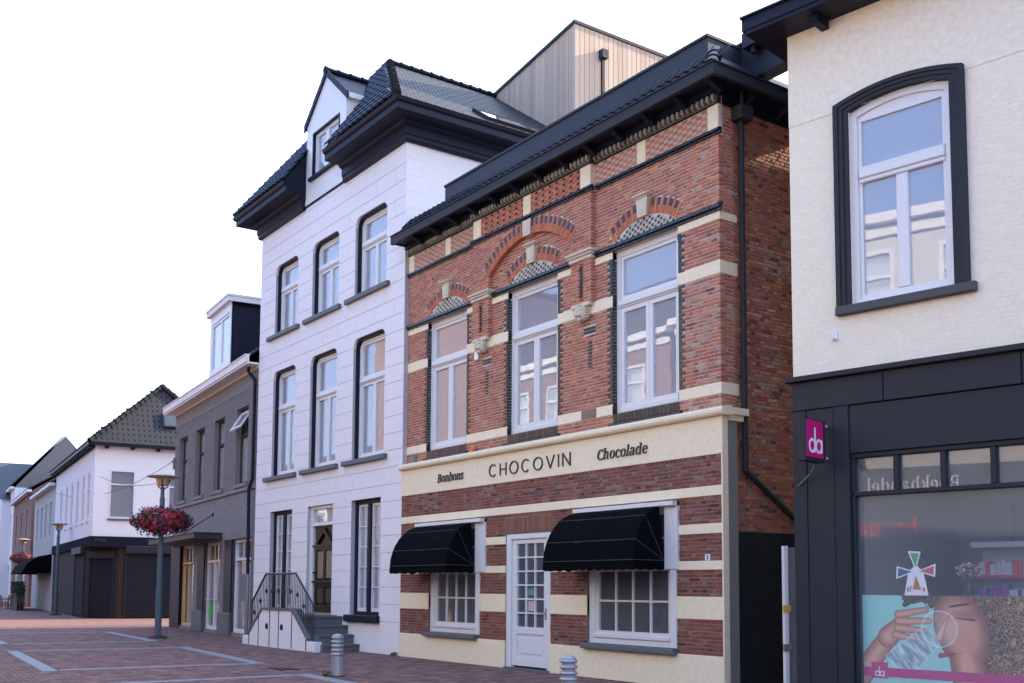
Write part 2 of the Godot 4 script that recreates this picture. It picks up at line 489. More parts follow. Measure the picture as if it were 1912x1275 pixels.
# a Dutch sash: outer frame, fixed top light, two casements below
func tall_window(parent: Node3D, x0: float, x1: float, y0: float, y1: float, z: float, transom: float, o := {}) -> MeshInstance3D:
	var fw: float = o.get("fw", 0.085)
	var m: Material = o.get("mat", M.white_paint)
	var r: float = o.get("r", 0.0)
	var f := MB.new()
	var outer := rounded(x0, x1, y0, y1, maxf(r, 0.005), o.get("rise", 0.0))
	var inner := rounded(x0 + fw, x1 - fw, y0 + fw, y1 - fw, maxf(r - fw * 0.5, 0.004), o.get("rise", 0.0))
	f.ring(outer, inner, z - 0.08, z)
	var w := part("window", f, m, parent)
	var tr := MB.new()
	tr.cbox(Vector3(x0 + fw * 0.7, transom - 0.055, z - 0.07), Vector3(x1 - fw * 0.7, transom + 0.055, z + 0.035), 0.015)
	tr.cbox(Vector3(x0 + fw * 0.7, transom - 0.085, z - 0.07), Vector3(x1 - fw * 0.7, transom - 0.057, z + 0.012), 0.008)
	part("transom", tr, m, w)
	var cx := (x0 + x1) / 2
	var sw: float = o.get("sash", 0.075)
	for s in [[x0 + fw, cx - 0.004], [cx + 0.004, x1 - fw]]:
		var c := MB.new()
		var a = rounded(s[0], s[1], y0 + fw, transom - 0.086, 0.004)
		var b = rounded(s[0] + sw, s[1] - sw, y0 + fw + sw * 1.15, transom - 0.086 - sw, 0.003)
		c.ring(a, b, z - 0.075, z - 0.018)
		var cs := part("casement", c, m, w)
		pane(w, s[0] + sw - 0.005, s[1] - sw + 0.005, y0 + fw + sw, transom - 0.086 - sw + 0.005, z - 0.05)
	var tl := MB.new()
	var ta := rounded(x0 + fw, x1 - fw, transom + 0.056, y1 - fw, maxf(r - fw * 0.5, 0.004), o.get("rise", 0.0))
	var tb := rounded(x0 + fw + sw * 0.8, x1 - fw - sw * 0.8, transom + 0.056 + sw * 0.8, y1 - fw - sw * 0.8, maxf(r - fw * 1.2, 0.003), o.get("rise", 0.0))
	tl.ring(ta, tb, z - 0.075, z - 0.022)
	part("top_light", tl, m, w)
	pane(w, x0 + fw + sw * 0.8 - 0.005, x1 - fw - sw * 0.8 + 0.005, transom + 0.056 + sw * 0.7, y1 - fw - sw * 0.8 + 0.005 + o.get("rise", 0.0), z - 0.05)
	var ws := MB.new()
	ws.cbox(Vector3(x0 + fw, y0 + fw * 0.2, z - 0.05), Vector3(x1 - fw, y0 + fw + 0.02, z + 0.022), 0.012)
	part("drip_rail", ws, m, w)
	return w

# pantiles laid on a slope: o = lower corner, ux = along the eave, uy = up the slope (both unit), in the parent's space
func pantile(mb: MB, w: float, h: float):
	var prof := []
	for k in 7:
		var t := k / 6.0
		prof.append(Vector2(t * w * 1.12, sin(t * TAU * 0.95 - 0.6) * 0.032 + 0.032))
	for k in 6:
		var a: Vector2 = prof[k]; var b: Vector2 = prof[k + 1]
		var nn := Vector3(-(b.y - a.y), 0.0, b.x - a.x).normalized()
		nn = Vector3(nn.x, -0.08, nn.z).normalized()
		mb.quad(Vector3(a.x, 0, a.y + 0.03), Vector3(b.x, 0, b.y + 0.03), Vector3(b.x, h * 1.1, b.y), Vector3(a.x, h * 1.1, a.y), nn)
		mb.quad(Vector3(a.x, 0, a.y + 0.012), Vector3(b.x, 0, b.y + 0.012), Vector3(b.x, 0, b.y + 0.03), Vector3(a.x, 0, a.y + 0.03), Vector3(0, -1, 0))

func tile_slope(parent: Node3D, o: Vector3, ux: Vector3, uy: Vector3, width: float, height: float, inside: Callable, list: Array, tw := 0.21, th := 0.33):
	var nz := ux.cross(uy).normalized()
	var rows := int(floor(height / th))
	var cols := int(floor(width / tw))
	for r in rows:
		for c in cols:
			var x := (c + 0.5) * tw
			var y := (r + 0.5) * th
			if not inside.call(x, y): continue
			var t := Transform3D(Basis(ux, uy, nz), o + ux * (c * tw + rng.randf_range(-0.004, 0.004)) + uy * (r * th + rng.randf_range(-0.006, 0.006)) + nz * 0.012)
			list.append([t, rng.randi() % 3])

func build_tiles(list: Array, parent: Node3D, m: Material, tones: Array, most := 300, tw := 0.21, th := 0.33, called := "roof_tile"):
	var one := []
	for t in tones:
		var mb := MB.new()
		mb.col = t
		pantile(mb, tw, th)
		one.append(mb)
	var meshes := one.map(func(mb): return mb.mesh(m))
	var g := parent.global_transform
	list.sort_custom(func(a, b): return (g * a[0].origin).distance_squared_to(EYE) < (g * b[0].origin).distance_squared_to(EYE))
	var rest := MB.new()
	for k in list.size():
		if k < most:
			var o := MeshInstance3D.new()
			o.name = called
			o.mesh = meshes[list[k][1] % meshes.size()]
			o.transform = list[k][0]
			parent.add_child(o, true)
		else:
			rest.xf = list[k][0]
			rest.col = tones[list[k][1] % tones.size()]
			pantile(rest, tw, th)
	if rest.v.size():
		rest.xf = Transform3D.IDENTITY
		part("roof_tiling", rest, m, parent).set_meta("kind", "stuff")

func text_mesh(s: String, height: float, depth: float, serif: bool, m: Material, bold := false) -> TextMesh:
	var f := SystemFont.new()
	f.font_names = PackedStringArray(["Droid Serif" if serif else "Droid Sans"])
	if bold: f.font_weight = 700
	var t := TextMesh.new()
	t.text = s
	t.font = f
	t.font_size = 64
	t.pixel_size = height / 64.0
	t.depth = depth
	t.horizontal_alignment = HORIZONTAL_ALIGNMENT_LEFT
	t.material = m
	return t

# ---------------------------------------------------------------- scene
func _ready():
	rng.seed = 20240611
	setup_camera_and_light()
	make_materials()
	build_street()
	build_brick_shop()
	build_white_house()
	build_grey_house()
	build_corner_shop()
	build_far_houses()
	build_cream_house()
	build_opposite_side()
	build_street_furniture()
	build_weeds()

func setup_camera_and_light():
	var cam := Camera3D.new()
	cam.name = "camera"
	add_child(cam)
	cam.position = EYE
	cam.rotation = Vector3(0.0854, 0.9602, 0.0058)
	cam.projection = Camera3D.PROJECTION_FRUSTUM
	cam.near = 0.1
	cam.far = 900.0
	cam.size = 0.06353
	cam.frustum_offset = Vector2(0.0, 0.01441)
	cam.current = true
	var env := Environment.new()
	var sky := Sky.new()
	# clear morning air: white towards the sun and the horizon, bluer away from both
	var el := deg_to_rad(26.0)
	var to_sun := Vector3(0.10 * cos(el), sin(el), -0.995 * cos(el)).normalized()
	var air := Image.create(256, 128, false, Image.FORMAT_RGBF)
	for y in 128:
		var th := PI * (y + 0.5) / 128.0
		for x in 256:
			var az := TAU * (x + 0.5) / 256.0
			var d := Vector3(sin(th) * sin(az), cos(th), -sin(th) * cos(az))
			var g := exp(-maxf(rad_to_deg(d.angle_to(to_sun)) - 45.0, 0.0) / 42.0)
			var up := maxf(d.y, 0.0)
			var w := clampf(1.0 - (1.0 - 0.94 * g * (1.0 - 0.5 * up)) * (1.0 - 0.62 * pow(1.0 - up, 4.0)), 0.0, 1.0)
			var c := Color(0.15, 0.365, 0.88).lerp(Color(0.85, 0.865, 0.87), w) * (1.0 + 0.75 * g)
			if d.y < 0.0: c = Color(0.22, 0.19, 0.18)
			air.set_pixel(x, y, c)
	var sm := PanoramaSkyMaterial.new()
	sm.panorama = ImageTexture.create_from_image(air)
	sky.sky_material = sm
	env.background_mode = Environment.BG_SKY
	env.sky = sky
	env.background_energy_multiplier = 0.8
	env.tonemap_mode = Environment.TONE_MAPPER_LINEAR
	env.tonemap_exposure = 2.68
	env.sdfgi_enabled = true
	env.ssao_enabled = true
	env.ssil_enabled = true
	var we := WorldEnvironment.new()
	we.name = "world_environment"
	we.environment = env
	add_child(we)
	var sun := DirectionalLight3D.new()
	sun.name = "sun"
	add_child(sun)
	sun.light_color = Color(1.0, 0.93, 0.83)
	sun.light_energy = 1.6
	sun.light_angular_distance = 0.53
	sun.shadow_enabled = true
	sun.sky_mode = DirectionalLight3D.SKY_MODE_LIGHT_ONLY
	# the sun stands behind the row of houses, a little to the right
	sun.look_at_from_position(to_sun * 60.0, Vector3.ZERO, Vector3.UP)

# ---------------------------------------------------------------- ground
func build_street():
	var W := Color(1, 1, 1)
	var g := MB.new()
	g.quad(Vector3(-320, 0, -320), Vector3(320, 0, -320), Vector3(320, 0, 320), Vector3(-320, 0, 320), Vector3.UP)
	var far := mat(0.27, 0.128, 0.105, 0.9, {"tex": noise_tex(51, 0.02, Color(0.62, 0.60, 0.60), W, 512, 5), "nor": noise_tex(52, 0.15, W, W, 512, 3, true, 4.0), "size": 3.0, "ns": 0.3})
	var street := structure("street", g, far)
	street.position.y = -0.012
	# joint sand under the laid pavers
	var b := MB.new()
	b.quad(Vector3(-24, 0, -1.5), Vector3(14, 0, -1.5), Vector3(14, 0, 10), Vector3(-24, 0, 10), Vector3.UP)
	var bed := part("joint_sand", b, mat(0.15, 0.10, 0.088, 0.95, {"tex": noise_tex(53, 0.05, Color(0.7, 0.7, 0.7), W), "size": 0.6}), street)
	bed.position.y = 0.006
	var tones := [Color(0.275, 0.125, 0.10), Color(0.235, 0.112, 0.094), Color(0.31, 0.142, 0.108), Color(0.21, 0.105, 0.094), Color(0.275, 0.138, 0.118), Color(0.245, 0.125, 0.114)]
	var pm := mat(1, 1, 1, 0.85, {"vc": true, "tex": noise_tex(54, 0.012, Color(0.5, 0.5, 0.52), W, 512, 6), "nor": noise_tex(55, 0.06, W, W, 512, 4, true, 5.0), "size": 3.4, "ns": 0.4})
	var shape := MB.new()
	shape.xf = Transform3D(Basis(Vector3.RIGHT, -PI / 2), Vector3.ZERO)
	shape.cbox(Vector3(-0.098, -0.0475, -0.010), Vector3(0.098, 0.0475, 0.0), 0.004)
	var places := []
	var turn := Basis(Vector3.UP, deg_to_rad(-5.0))
	var row := 0
	var z := -1.2
	while z < 11.0:
		var x := -24.0 + (0.1 if row % 2 else 0.0)
		while x < 14.0:
			var p: Vector3 = turn * Vector3(x, 0, z)
			if p.x > -23.5 and p.x < 12.0 and p.z > -1.3 and p.z < 9.8 and paved(p):
				places.append([p, rng.randf()])
			x += 0.203
		z += 0.1025
		row += 1
	places.sort_custom(func(a, c): return a[0].distance_squared_to(EYE) < c[0].distance_squared_to(EYE))
	# those in view: the ray from the eye must fall inside the frame
	var seen := []
	var rest := []
	for q in places:
		var px := pixel(q[0])
		if px.x > -20 and px.x < 1932 and px.y < 1290: seen.append(q)
		elif q[0].distance_to(EYE) > 9.0: rest.append(q)
	var shapes := []
	for t in tones:
		var s := MB.new()
		s.xf = shape.xf
		s.col = t
		s.cbox(Vector3(-0.098, -0.0475, -0.010), Vector3(0.098, 0.0475, 0.0), 0.004)
		shapes.append(s.mesh(pm))
	for k in mini(300, seen.size()):
		var o := MeshInstance3D.new()
		o.name = "paver"
		o.mesh = shapes[rng.randi() % shapes.size()]
		street.add_child(o, true)
		o.transform = Transform3D(turn * Basis(Vector3.RIGHT, rng.randf_range(-0.012, 0.012)), seen[k][0] + Vector3(0, 0.016 + rng.randf_range(-0.002, 0.002), 0))
	rest.append_array(seen.slice(300))
	var mm := MultiMesh.new()
	mm.transform_format = MultiMesh.TRANSFORM_3D
	mm.use_colors = true
	mm.mesh = shape.mesh(pm)
	mm.instance_count = rest.size()
	for k in rest.size():
		mm.set_instance_transform(k, Transform3D(turn * Basis(Vector3.RIGHT, rng.randf_range(-0.012, 0.012)), rest[k][0] + Vector3(0, 0.016 + rng.randf_range(-0.002, 0.002), 0)))
		var c: Color = tones[rng.randi() % tones.size()]
		mm.set_instance_color(k, c * rng.randf_range(0.85, 1.15))
	var mi := MultiMeshInstance3D.new()
	mi.name = "paving"
	mi.multimesh = mm
	mi.set_meta("kind", "stuff")
	street.add_child(mi)
	# pale stone strips set in the paving
	for s in strips():
		var d: Vector2 = s[1] - s[0]
		var n := int(maxf(1.0, round(d.length() / 1.0)))
		for k in n:
			var a: Vector2 = s[0] + d * (k / float(n))
			var e: Vector2 = s[0] + d * ((k + 1) / float(n))
			var m := MB.new()
			var len := (e - a).length()
			m.xf = Transform3D(Basis(Vector3.RIGHT, -PI / 2), Vector3.ZERO)
			m.cbox(Vector3(-len / 2 + 0.005, -s[2] / 2, 0), Vector3(len / 2 - 0.005, s[2] / 2, 0.024 + rng.randf_range(-0.002, 0.002)), 0.006)
			var o := part("stone_slab", m, M.pale_stone, street)
			o.position = Vector3((a.x + e.x) / 2, 0, (a.y + e.y) / 2)
			o.rotation.y = -atan2(d.y, d.x)
	# cast iron drain cover
	var dr := thing("drain_cover", "small rusty drain cover set in the brick paving by the bollard", "drain cover", Vector3(2.45, 0.008, 3.95), 5.0)
	var dm := MB.new()
	dm.box(Vector3(-0.3, 0, -0.2), Vector3(0.3, 0.008, 0.2))
	part("plate", dm, M.brown, dr)
	for k in 5:
		boxp("bar", Vector3(-0.25 + k * 0.11, 0.008, -0.16), Vector3(-0.19 + k * 0.11, 0.016, 0.16), M.iron, dr)

func strips() -> Array:
	# [from, to, width] on the ground (x, z)
	return [
		[Vector2(-6.3, 7.25), Vector2(0.75, 7.85), 0.27], [Vector2(0.55, 7.65), Vector2(0.72, 3.85), 0.20], [Vector2(-6.0, 3.15), Vector2(0.75, 3.75), 0.27], [Vector2(-6.15, 7.05), Vector2(-5.95, 3.35), 0.20],
		[Vector2(4.05, 7.9), Vector2(3.95, 4.3), 0.20], [Vector2(3.85, 4.15), Vector2(10.6, 4.5), 0.27],
		[Vector2(-17.0, 6.3), Vector2(-9.8, 6.85), 0.27], [Vector2(-16.8, 2.3), Vector2(-9.6, 2.85), 0.27], [Vector2(-9.75, 6.65), Vector2(-9.6, 3.05), 0.20], [Vector2(-16.9, 6.1), Vector2(-16.7, 2.5), 0.2]]

func paved(p: Vector3) -> bool:
	for s in strips():
		var q := Geometry2D.get_closest_point_to_segment(Vector2(p.x, p.z), s[0], s[1])
		if q.distance_to(Vector2(p.x, p.z)) < s[2] / 2 + 0.02: return false
	return p.z > -0.2 or p.x < -9.5

func pixel(p: Vector3) -> Vector2:
	var b := Basis.from_euler(Vector3(0.0854, 0.9602, 0.0058))
	var q := b.transposed() * (p - EYE)
	if q.z > -0.1: return Vector2(-9999, 9999)
	return Vector2(956.1 - 2006.9 * q.x / q.z, 926.7 + 2006.9 * q.y / q.z)

# ---------------------------------------------------------------- brick shop house
func arch_ring(parent: Node3D, cx: float, cy: float, r0: float, r1: float, half: float, z0: float, z1: float, n: int, key: float):
	# voussoirs: whole red ones alternate with a black header over a red one; the keystone is left free
	for k in n:
		var a0 := -half + 2.0 * half * k / n
		var a1 := -half + 2.0 * half * (k + 1) / n
		var mid := (a0 + a1) / 2
		if absf(sin(mid) * (r0 + r1) / 2) < key * 0.5: continue
		var gap := 0.006 / r0
		var cuts := [[r0, r1, false]]
		if k % 2 == 1: cuts = [[r0, r0 + (r1 - r0) * 0.5 - 0.006, false], [r0 + (r1 - r0) * 0.5 + 0.004, r1, true]]
		for c in cuts:
			var p := PackedVector2Array()
			for q in [[c[0], a0 + gap], [c[1], a0 + gap * r0 / c[1]], [c[1], a1 - gap * r0 / c[1]], [c[0], a1 - gap]]:
				p.append(Vector2(cx + sin(q[1]) * q[0], cy + cos(q[1]) * q[0]))
			var m := MB.new()
			var cl: Color = RED[rng.randi() % 3]
			var f := rng.randf_range(1.0, 1.22)
			m.col = Color(0.022, 0.034, 0.036) if c[2] else Color(cl.r * f, cl.g * f, cl.b * f)
			m.prism(p, z0, z1 + (0.002 if c[2] else rng.randf_range(-0.001, 0.001)))
			part("arch_brick", m, M.glaze if c[2] else M.brick, parent)

func keystone(parent: Node3D, cx: float, y0: float, y1: float, w0: float, w1: float, z0: float, z1: float, cap := true):
	var m := MB.new()
	m.prism(PackedVector2Array([Vector2(cx - w0 / 2, y0), Vector2(cx + w0 / 2, y0), Vector2(cx + w1 / 2, y1), Vector2(cx - w1 / 2, y1)]), z0, z1)
	m.prism(PackedVector2Array([Vector2(cx - w0 * 0.28, y0 + 0.06), Vector2(cx + w0 * 0.28, y0 + 0.06), Vector2(cx + w1 * 0.3, y1 - 0.06), Vector2(cx - w1 * 0.3, y1 - 0.06)]), z1, z1 + 0.008)
	var k := part("keystone", m, M.cream_stone, parent)
	if cap:
		var c := MB.new()
		c.cbox(Vector3(cx - w1 / 2 - 0.035, y1, z0), Vector3(cx + w1 / 2 + 0.035, y1 + 0.028, z1 + 0.025), 0.01)
		c.cbox(Vector3(cx - w1 / 2 - 0.06, y1 + 0.028, z0), Vector3(cx + w1 / 2 + 0.06, y1 + 0.07, z1 + 0.06), 0.015)
		part("cap", c, M.cream_stone, k)

func string_course(parent: Node3D, x0: float, x1: float, y0: float, y1: float, zw: float, out: float, ret := false):
	# black glazed bullnose bricks over a row of small black headers
	var n := int(round((x1 - x0) / 0.21))
	var h := (y1 - y0)
	for k in n:
		var a := x0 + (x1 - x0) * k / n + 0.004
		var b := x0 + (x1 - x0) * (k + 1) / n - 0.004
		var m := MB.new()
		m.col = Color(0.017, 0.019, 0.024) * rng.randf_range(0.8, 1.5)
		var prof := PackedVector2Array()
		for q in 6:
			var t := PI / 2 * q / 5.0
			prof.append(Vector2(zw + out * 0.45 + out * 0.55 * cos(t), y0 + h * 0.42 + h * 0.58 * sin(t)))
		prof.append(Vector2(zw - 0.02, y1)); prof.append(Vector2(zw - 0.02, y0 + h * 0.42))
		m.xf = Transform3D(Basis(Vector3(0, 0, 1), Vector3(0, 1, 0), Vector3(-1, 0, 0)), Vector3(b, 0, 0))
		m.prism(prof, 0.0, b - a, true)
		part("string_brick", m, M.glaze, parent)
	var lower := MB.new()
	for k in n * 2:
		var a := x0 + (x1 - x0) * k / (n * 2) + 0.004
		var b := x0 + (x1 - x0) * (k + 1) / (n * 2) - 0.004
		lower.col = Color(0.045, 0.042, 0.035) * rng.randf_range(0.5, 1.3)
		lower.cbox(Vector3(a, y0, zw - 0.02), Vector3(b, y0 + h * 0.40, zw + out * 0.45), 0.006)
	part("string_header", lower, M.glaze, parent).set_meta("kind", "stuff")

func lion_head(parent: Node3D, cx: float, cy: float, z: float):
	var m := MB.new()
	var s := 0.27
	m.ball(Vector3(cx, cy + 0.02, z), Vector3(0.20, 0.19, 0.10), 14, 8)
	m.ball(Vector3(cx, cy - 0.02, z + 0.09), Vector3(0.115, 0.13, 0.09), 12, 8)        # face
	m.ball(Vector3(cx, cy - 0.06, z + 0.16), Vector3(0.058, 0.05, 0.05), 10, 6)        # muzzle
	m.ball(Vector3(cx, cy - 0.02, z + 0.185), Vector3(0.026, 0.05, 0.03), 8, 6)        # nose
	m.ball(Vector3(cx, cy - 0.135, z + 0.11), Vector3(0.055, 0.05, 0.05), 8, 6)        # chin beard
	for q in [-1, 1]:
		m.ball(Vector3(cx + q * 0.055, cy + 0.04, z + 0.155), Vector3(0.035, 0.02, 0.02), 8, 4)  # brow
		m.ball(Vector3(cx + q * 0.115, cy + 0.10, z + 0.10), Vector3(0.03, 0.035, 0.025), 8, 4)  # ear
		m.ball(Vector3(cx + q * 0.045, cy - 0.075, z + 0.17), Vector3(0.036, 0.03, 0.03), 8, 4)  # cheek
	for k in 22:
		var a := TAU * k / 22.0
		var r := 0.19 + 0.02 * sin(a * 5.0)
		m.cone(Vector3(cx + cos(a) * 0.11, cy + sin(a) * 0.12, z + 0.10), Vector3(cx + cos(a + 0.25) * r * 1.15, cy + sin(a + 0.25) * r, z + 0.05), 0.030, 0.008, 5)
	m.box(Vector3(cx - 0.27, cy + 0.10, z - 0.05), Vector3(cx + 0.27, cy + 0.17, z + 0.10))
	part("lion_head", m, M.cream_stone, parent)

func build_brick_shop():
	var s := thing("brick_shop_house", "red brick shop house with cream bands, black awnings and three tall arched upper windows", "house", Vector3.ZERO)
	var UW := -0.12                       # face of the upper wall
	var wins := [[0.93, 2.63], [4.22, 5.93], [7.58, 9.30]]
	var WY0 := 4.75
	var WY1 := 7.776
	var XR := 10.27
	# ---- bodies of the walls
	var up_holes := []
	for w in wins: up_holes.append(rect(w[0], WY0, w[1], WY1))
	part("upper_wall", wall_with_holes(0.0, XR - 0.012, 4.35, 9.9, UW - 0.34, UW - 0.012, up_holes), M.mortar, s)
	var gf_holes := [rect(1.30, 0.62, 3.28, 3.05), rect(4.36, 0.03, 5.87, 2.70), rect(6.98, 0.62, 9.22, 3.05)]
	part("lower_wall", wall_with_holes(0.0, 10.395, 0.0, 4.36, -0.34, -0.012, gf_holes), M.grey_mortar, s)
	var body := MB.new()
	body.box(Vector3(0.0, 0, -9), Vector3(0.2, 9.9, -0.46))
	body.box(Vector3(XR - 0.3, 0, -9), Vector3(XR - 0.012, 9.9, -0.46))
	body.box(Vector3(0.2, 0, -9), Vector3(XR - 0.3, 9.9, -8.7))
	body.box(Vector3(0.2, 4.1, -8.7), Vector3(XR - 0.3, 4.35, -0.46))
	body.box(Vector3(0.2, 9.7, -8.7), Vector3(XR - 0.3, 9.88, -0.46))
	part("side_wall", body, M.grey_mortar, s)
	var rooms := MB.new()
	rooms.box(Vector3(3.35, 4.36, -8.6), Vector3(3.5, 9.6, -0.5))
	rooms.box(Vector3(6.7, 4.36, -8.6), Vector3(6.8, 9.6, -0.5))
	rooms.box(Vector3(0.21, 0.01, -8.6), Vector3(XR - 0.31, 0.03, -0.36))
	part("inner_wall", rooms, mat(0.34, 0.27, 0.21, 0.9), s)
	# ---- upper brickwork
	var bricks := []
	var F := Transform3D(Basis.IDENTITY, Vector3(0, 0, UW))
	var tooth := []                        # black glazed quoins beside the windows
	var holes := []
	for w in wins: holes.append(rect(w[0], 4.50, w[1], 7.80))
	var bands := [[4.755, 4.945], [6.742, 6.956], [7.645, 7.776]]
	for b in bands: holes.append(rect(-1, b[0], 11, b[1]))
	holes.append(rect(-1, 7.776, 11, 7.90))
	holes.append(rect(-1, 9.08, 11, 9.9))
	var acs := [1.78, 5.075, 8.44]
	for c in acs: holes.append({"cx": c, "cy": 6.847, "R": 1.655, "lo": 7.9, "half": 0.639})
	var insets := [[6.73, 7.09, 6.38, 6.52], [6.86, 6.99, 5.71, 6.25], [3.26, 3.60, 6.38, 6.52], [3.37, 3.50, 5.71, 6.25]]
	for i in insets: holes.append(rect(i[0], i[2], i[1], i[3]))
	for w in wins:
		var y := 4.755
		var k := 0
		while y < 7.64:
			var inb := false
			for b in bands:
				if y + 0.03 > b[0] and y + 0.03 < b[1]: inb = true
			if not inb:
				var t := 0.15 if k % 2 else 0.075
				holes.append(rect(w[0] - t, y, w[0], y + 0.062))
				holes.append(rect(w[1], y, w[1] + t, y + 0.062))
				tooth.append([w[0] - t, w[0], y]); tooth.append([w[1], w[1] + t, y])
			y += 0.0622
			k += 1
	var pale := func(x, y): return 0.40 if (x > 9.45 and y < 7.0) else (0.10 if x > 9.2 else 0.015)
	lay(bricks, F, 0.0, XR, 4.50, 9.08, holes, {"corner": 0.10, "pale": pale, "dark": 0.015})
	# side wall towards the alley
	var SF := Transform3D(Basis(Vector3(0, 0, -1), Vector3(0, 1, 0), Vector3(1, 0, 0)), Vector3(XR, 0, UW - 0.11))
	var side_pale := func(x, y): return 0.30 if (x > 0.5 and y > 4.4 and y < 7.4) else 0.05
	lay(bricks, SF, 0.0, 0.42, 2.55, 9.60, [], {"pale": func(x, y): return 0.05})
	lay(bricks, SF, 0.43, 2.9, 2.55, 9.60, [], {"rough": 0.006, "pale": side_pale, "dark": 0.10, "course": 0.064, "palette": RED + [Color(0.40, 0.20, 0.11), Color(0.36, 0.17, 0.10)]})
	var painted := []
	lay(painted, SF, 0.0, 2.9, 0.0, 2.54, [], {"rough": 0.003, "palette": [Color(0.012, 0.013, 0.019)]})
	boxp("painted_bed", Vector3(XR - 0.1, 0.0, -3.1), Vector3(XR - 0.009, 2.54, UW - 0.1), mat(0.010, 0.011, 0.016, 0.8), s)
	# raised middle bay: pilasters, big arch
	var RZ := UW + 0.10
	var ax := 5.04
	var RF := Transform3D(Basis.IDENTITY, Vector3(0, 0, RZ))
	var rh := [{"cx": ax, "cy": 6.618, "R": 2.47, "lo": 8.0, "half": 0.721}]
	lay(bricks, RF, 3.0, 7.08, 8.24, 9.08, rh, {"corner": 0.105, "depth": 0.105})
	for px in [[3.0, 3.62], [6.46, 7.08]]:
		lay(bricks, RF, px[0], px[1], 7.97, 8.24, [], {"depth": 0.105})
		var mid = (px[0] + px[1]) / 2
		lay(bricks, RF, px[0], px[1], 6.96, 7.79, [rect(mid - 0.065, 7.09, mid + 0.065, 7.67)], {"depth": 0.105})
		var inset := MB.new()
		for k in 9: inset.cbox(Vector3(mid - 0.055, 7.095 + k * 0.064, RZ - 0.1), Vector3(mid + 0.055, 7.15 + k * 0.064, RZ - 0.035), 0.004)
		part("glazed_inset", inset, M.black_glaze, s)
		var bk := MB.new()
		bk.box(Vector3(px[0] + 0.006, 6.95, UW - 0.01), Vector3(px[1] - 0.006, 7.80, RZ - 0.05))
		bk.box(Vector3(px[0] + 0.006, 7.96, UW - 0.01), Vector3(px[1] - 0.006, 8.25, RZ - 0.012))
		for q in [[px[0] + 0.006, mid - 0.07], [mid + 0.07, px[1] - 0.006]]: bk.box(Vector3(q[0], 6.95, RZ - 0.06), Vector3(q[1], 7.80, RZ - 0.012))
		part("pilaster_core", bk, M.mortar, s)
		var cap := MB.new()
		cap.cbox(Vector3(px[0] - 0.03, 7.79, UW), Vector3(px[1] + 0.03, 7.86, RZ + 0.03), 0.012)
		cap.cbox(Vector3(px[0] - 0.06, 7.86, UW), Vector3(px[1] + 0.06, 7.905, RZ + 0.06), 0.02)
		cap.cbox(Vector3(px[0] - 0.09, 7.905, UW), Vector3(px[1] + 0.09, 7.965, RZ + 0.09), 0.025)
		part("capital", cap, M.cream_stone, s)
		lion_head(s, mid, 6.80, UW + 0.02)
	var core := PackedVector2Array([Vector2(3.006, 9.1), Vector2(3.006, 8.24)])
	for k in 25:
		var a := -0.721 + 1.442 * k / 24.0
		core.append(Vector2(ax + sin(a) * 2.156, 6.618 + cos(a) * 2.156))
	core.append(Vector2(7.074, 8.24)); core.append(Vector2(7.074, 9.1))
	var cm := MB.new()
	cm.prism(core, UW - 0.01, RZ - 0.012)
	part("arch_core", cm, M.mortar, s)
	arch_ring(s, ax, 6.618, 2.152, 2.46, 0.721, UW - 0.005, RZ + 0.004, 43, 0.26)
	keystone(s, ax, 8.755, 9.075, 0.23, 0.29, UW, RZ + 0.035, false)
	# window arches, keystones and tympana
	for c in acs:
		arch_ring(s, c, 6.847, 1.368, 1.64, 0.639, UW - 0.03, UW + 0.006, 25, 0.25)
		keystone(s, c, 8.19, 8.53, 0.22, 0.30, UW - 0.02, UW + 0.06)
		var ty := []
		lay(ty, Transform3D(Basis.IDENTITY, Vector3(0, 0, UW - 0.002)), c - 0.85, c + 0.85, 7.90, 8.24, [], {"course": 0.056, "joint": 0.008, "palette": [Color(0.60, 0.53, 0.43), Color(0.66, 0.58, 0.47)]})
		var tm := MB.new()
		var dk := MB.new()
		for b in ty:
			var o: Vector3 = b[0].origin
			var sc: Vector3 = b[0].basis.get_scale()
			var far := Vector2(absf(o.x - c) + sc.x * 0.4, o.y + 0.02 - 6.847).length()
			if far > 1.385: continue
			unit_brick(tm, b[0], b[1])
		for r in 5:
			for q in range(-6, 7):
				var p := Vector2(c + q * 0.15 + (0.075 if r % 2 else 0.0), 7.935 + r * 0.056)
				if (p - Vector2(c, 6.847)).length() > 1.33: continue
				dk.cbox(Vector3(p.x - 0.027, p.y - 0.024, UW - 0.01), Vector3(p.x + 0.027, p.y + 0.024, UW + 0.003), 0.004)
		part("tympanum", tm, M.brick, s)
		part("glazed_studs", dk, M.black_glaze, s).set_meta("kind", "stuff")
	# string courses
	for q in [[0.0, 3.55], [3.66, 6.43], [6.98, XR]]:
		pass
	string_course(s, 0.0, 2.98, 7.776, 7.90, UW, 0.075)
	string_course(s, 3.66, 6.44, 7.776, 7.90, UW, 0.075)
	string_course(s, 7.12, XR + 0.06, 7.776, 7.90, UW, 0.075)
	string_course(s, 0.0, 2.94, 9.08, 9.18, UW, 0.07)
	string_course(s, 2.94, 7.14, 9.08, 9.18, RZ, 0.07)
	string_course(s, 7.14, XR + 0.06, 9.08, 9.18, UW, 0.07)
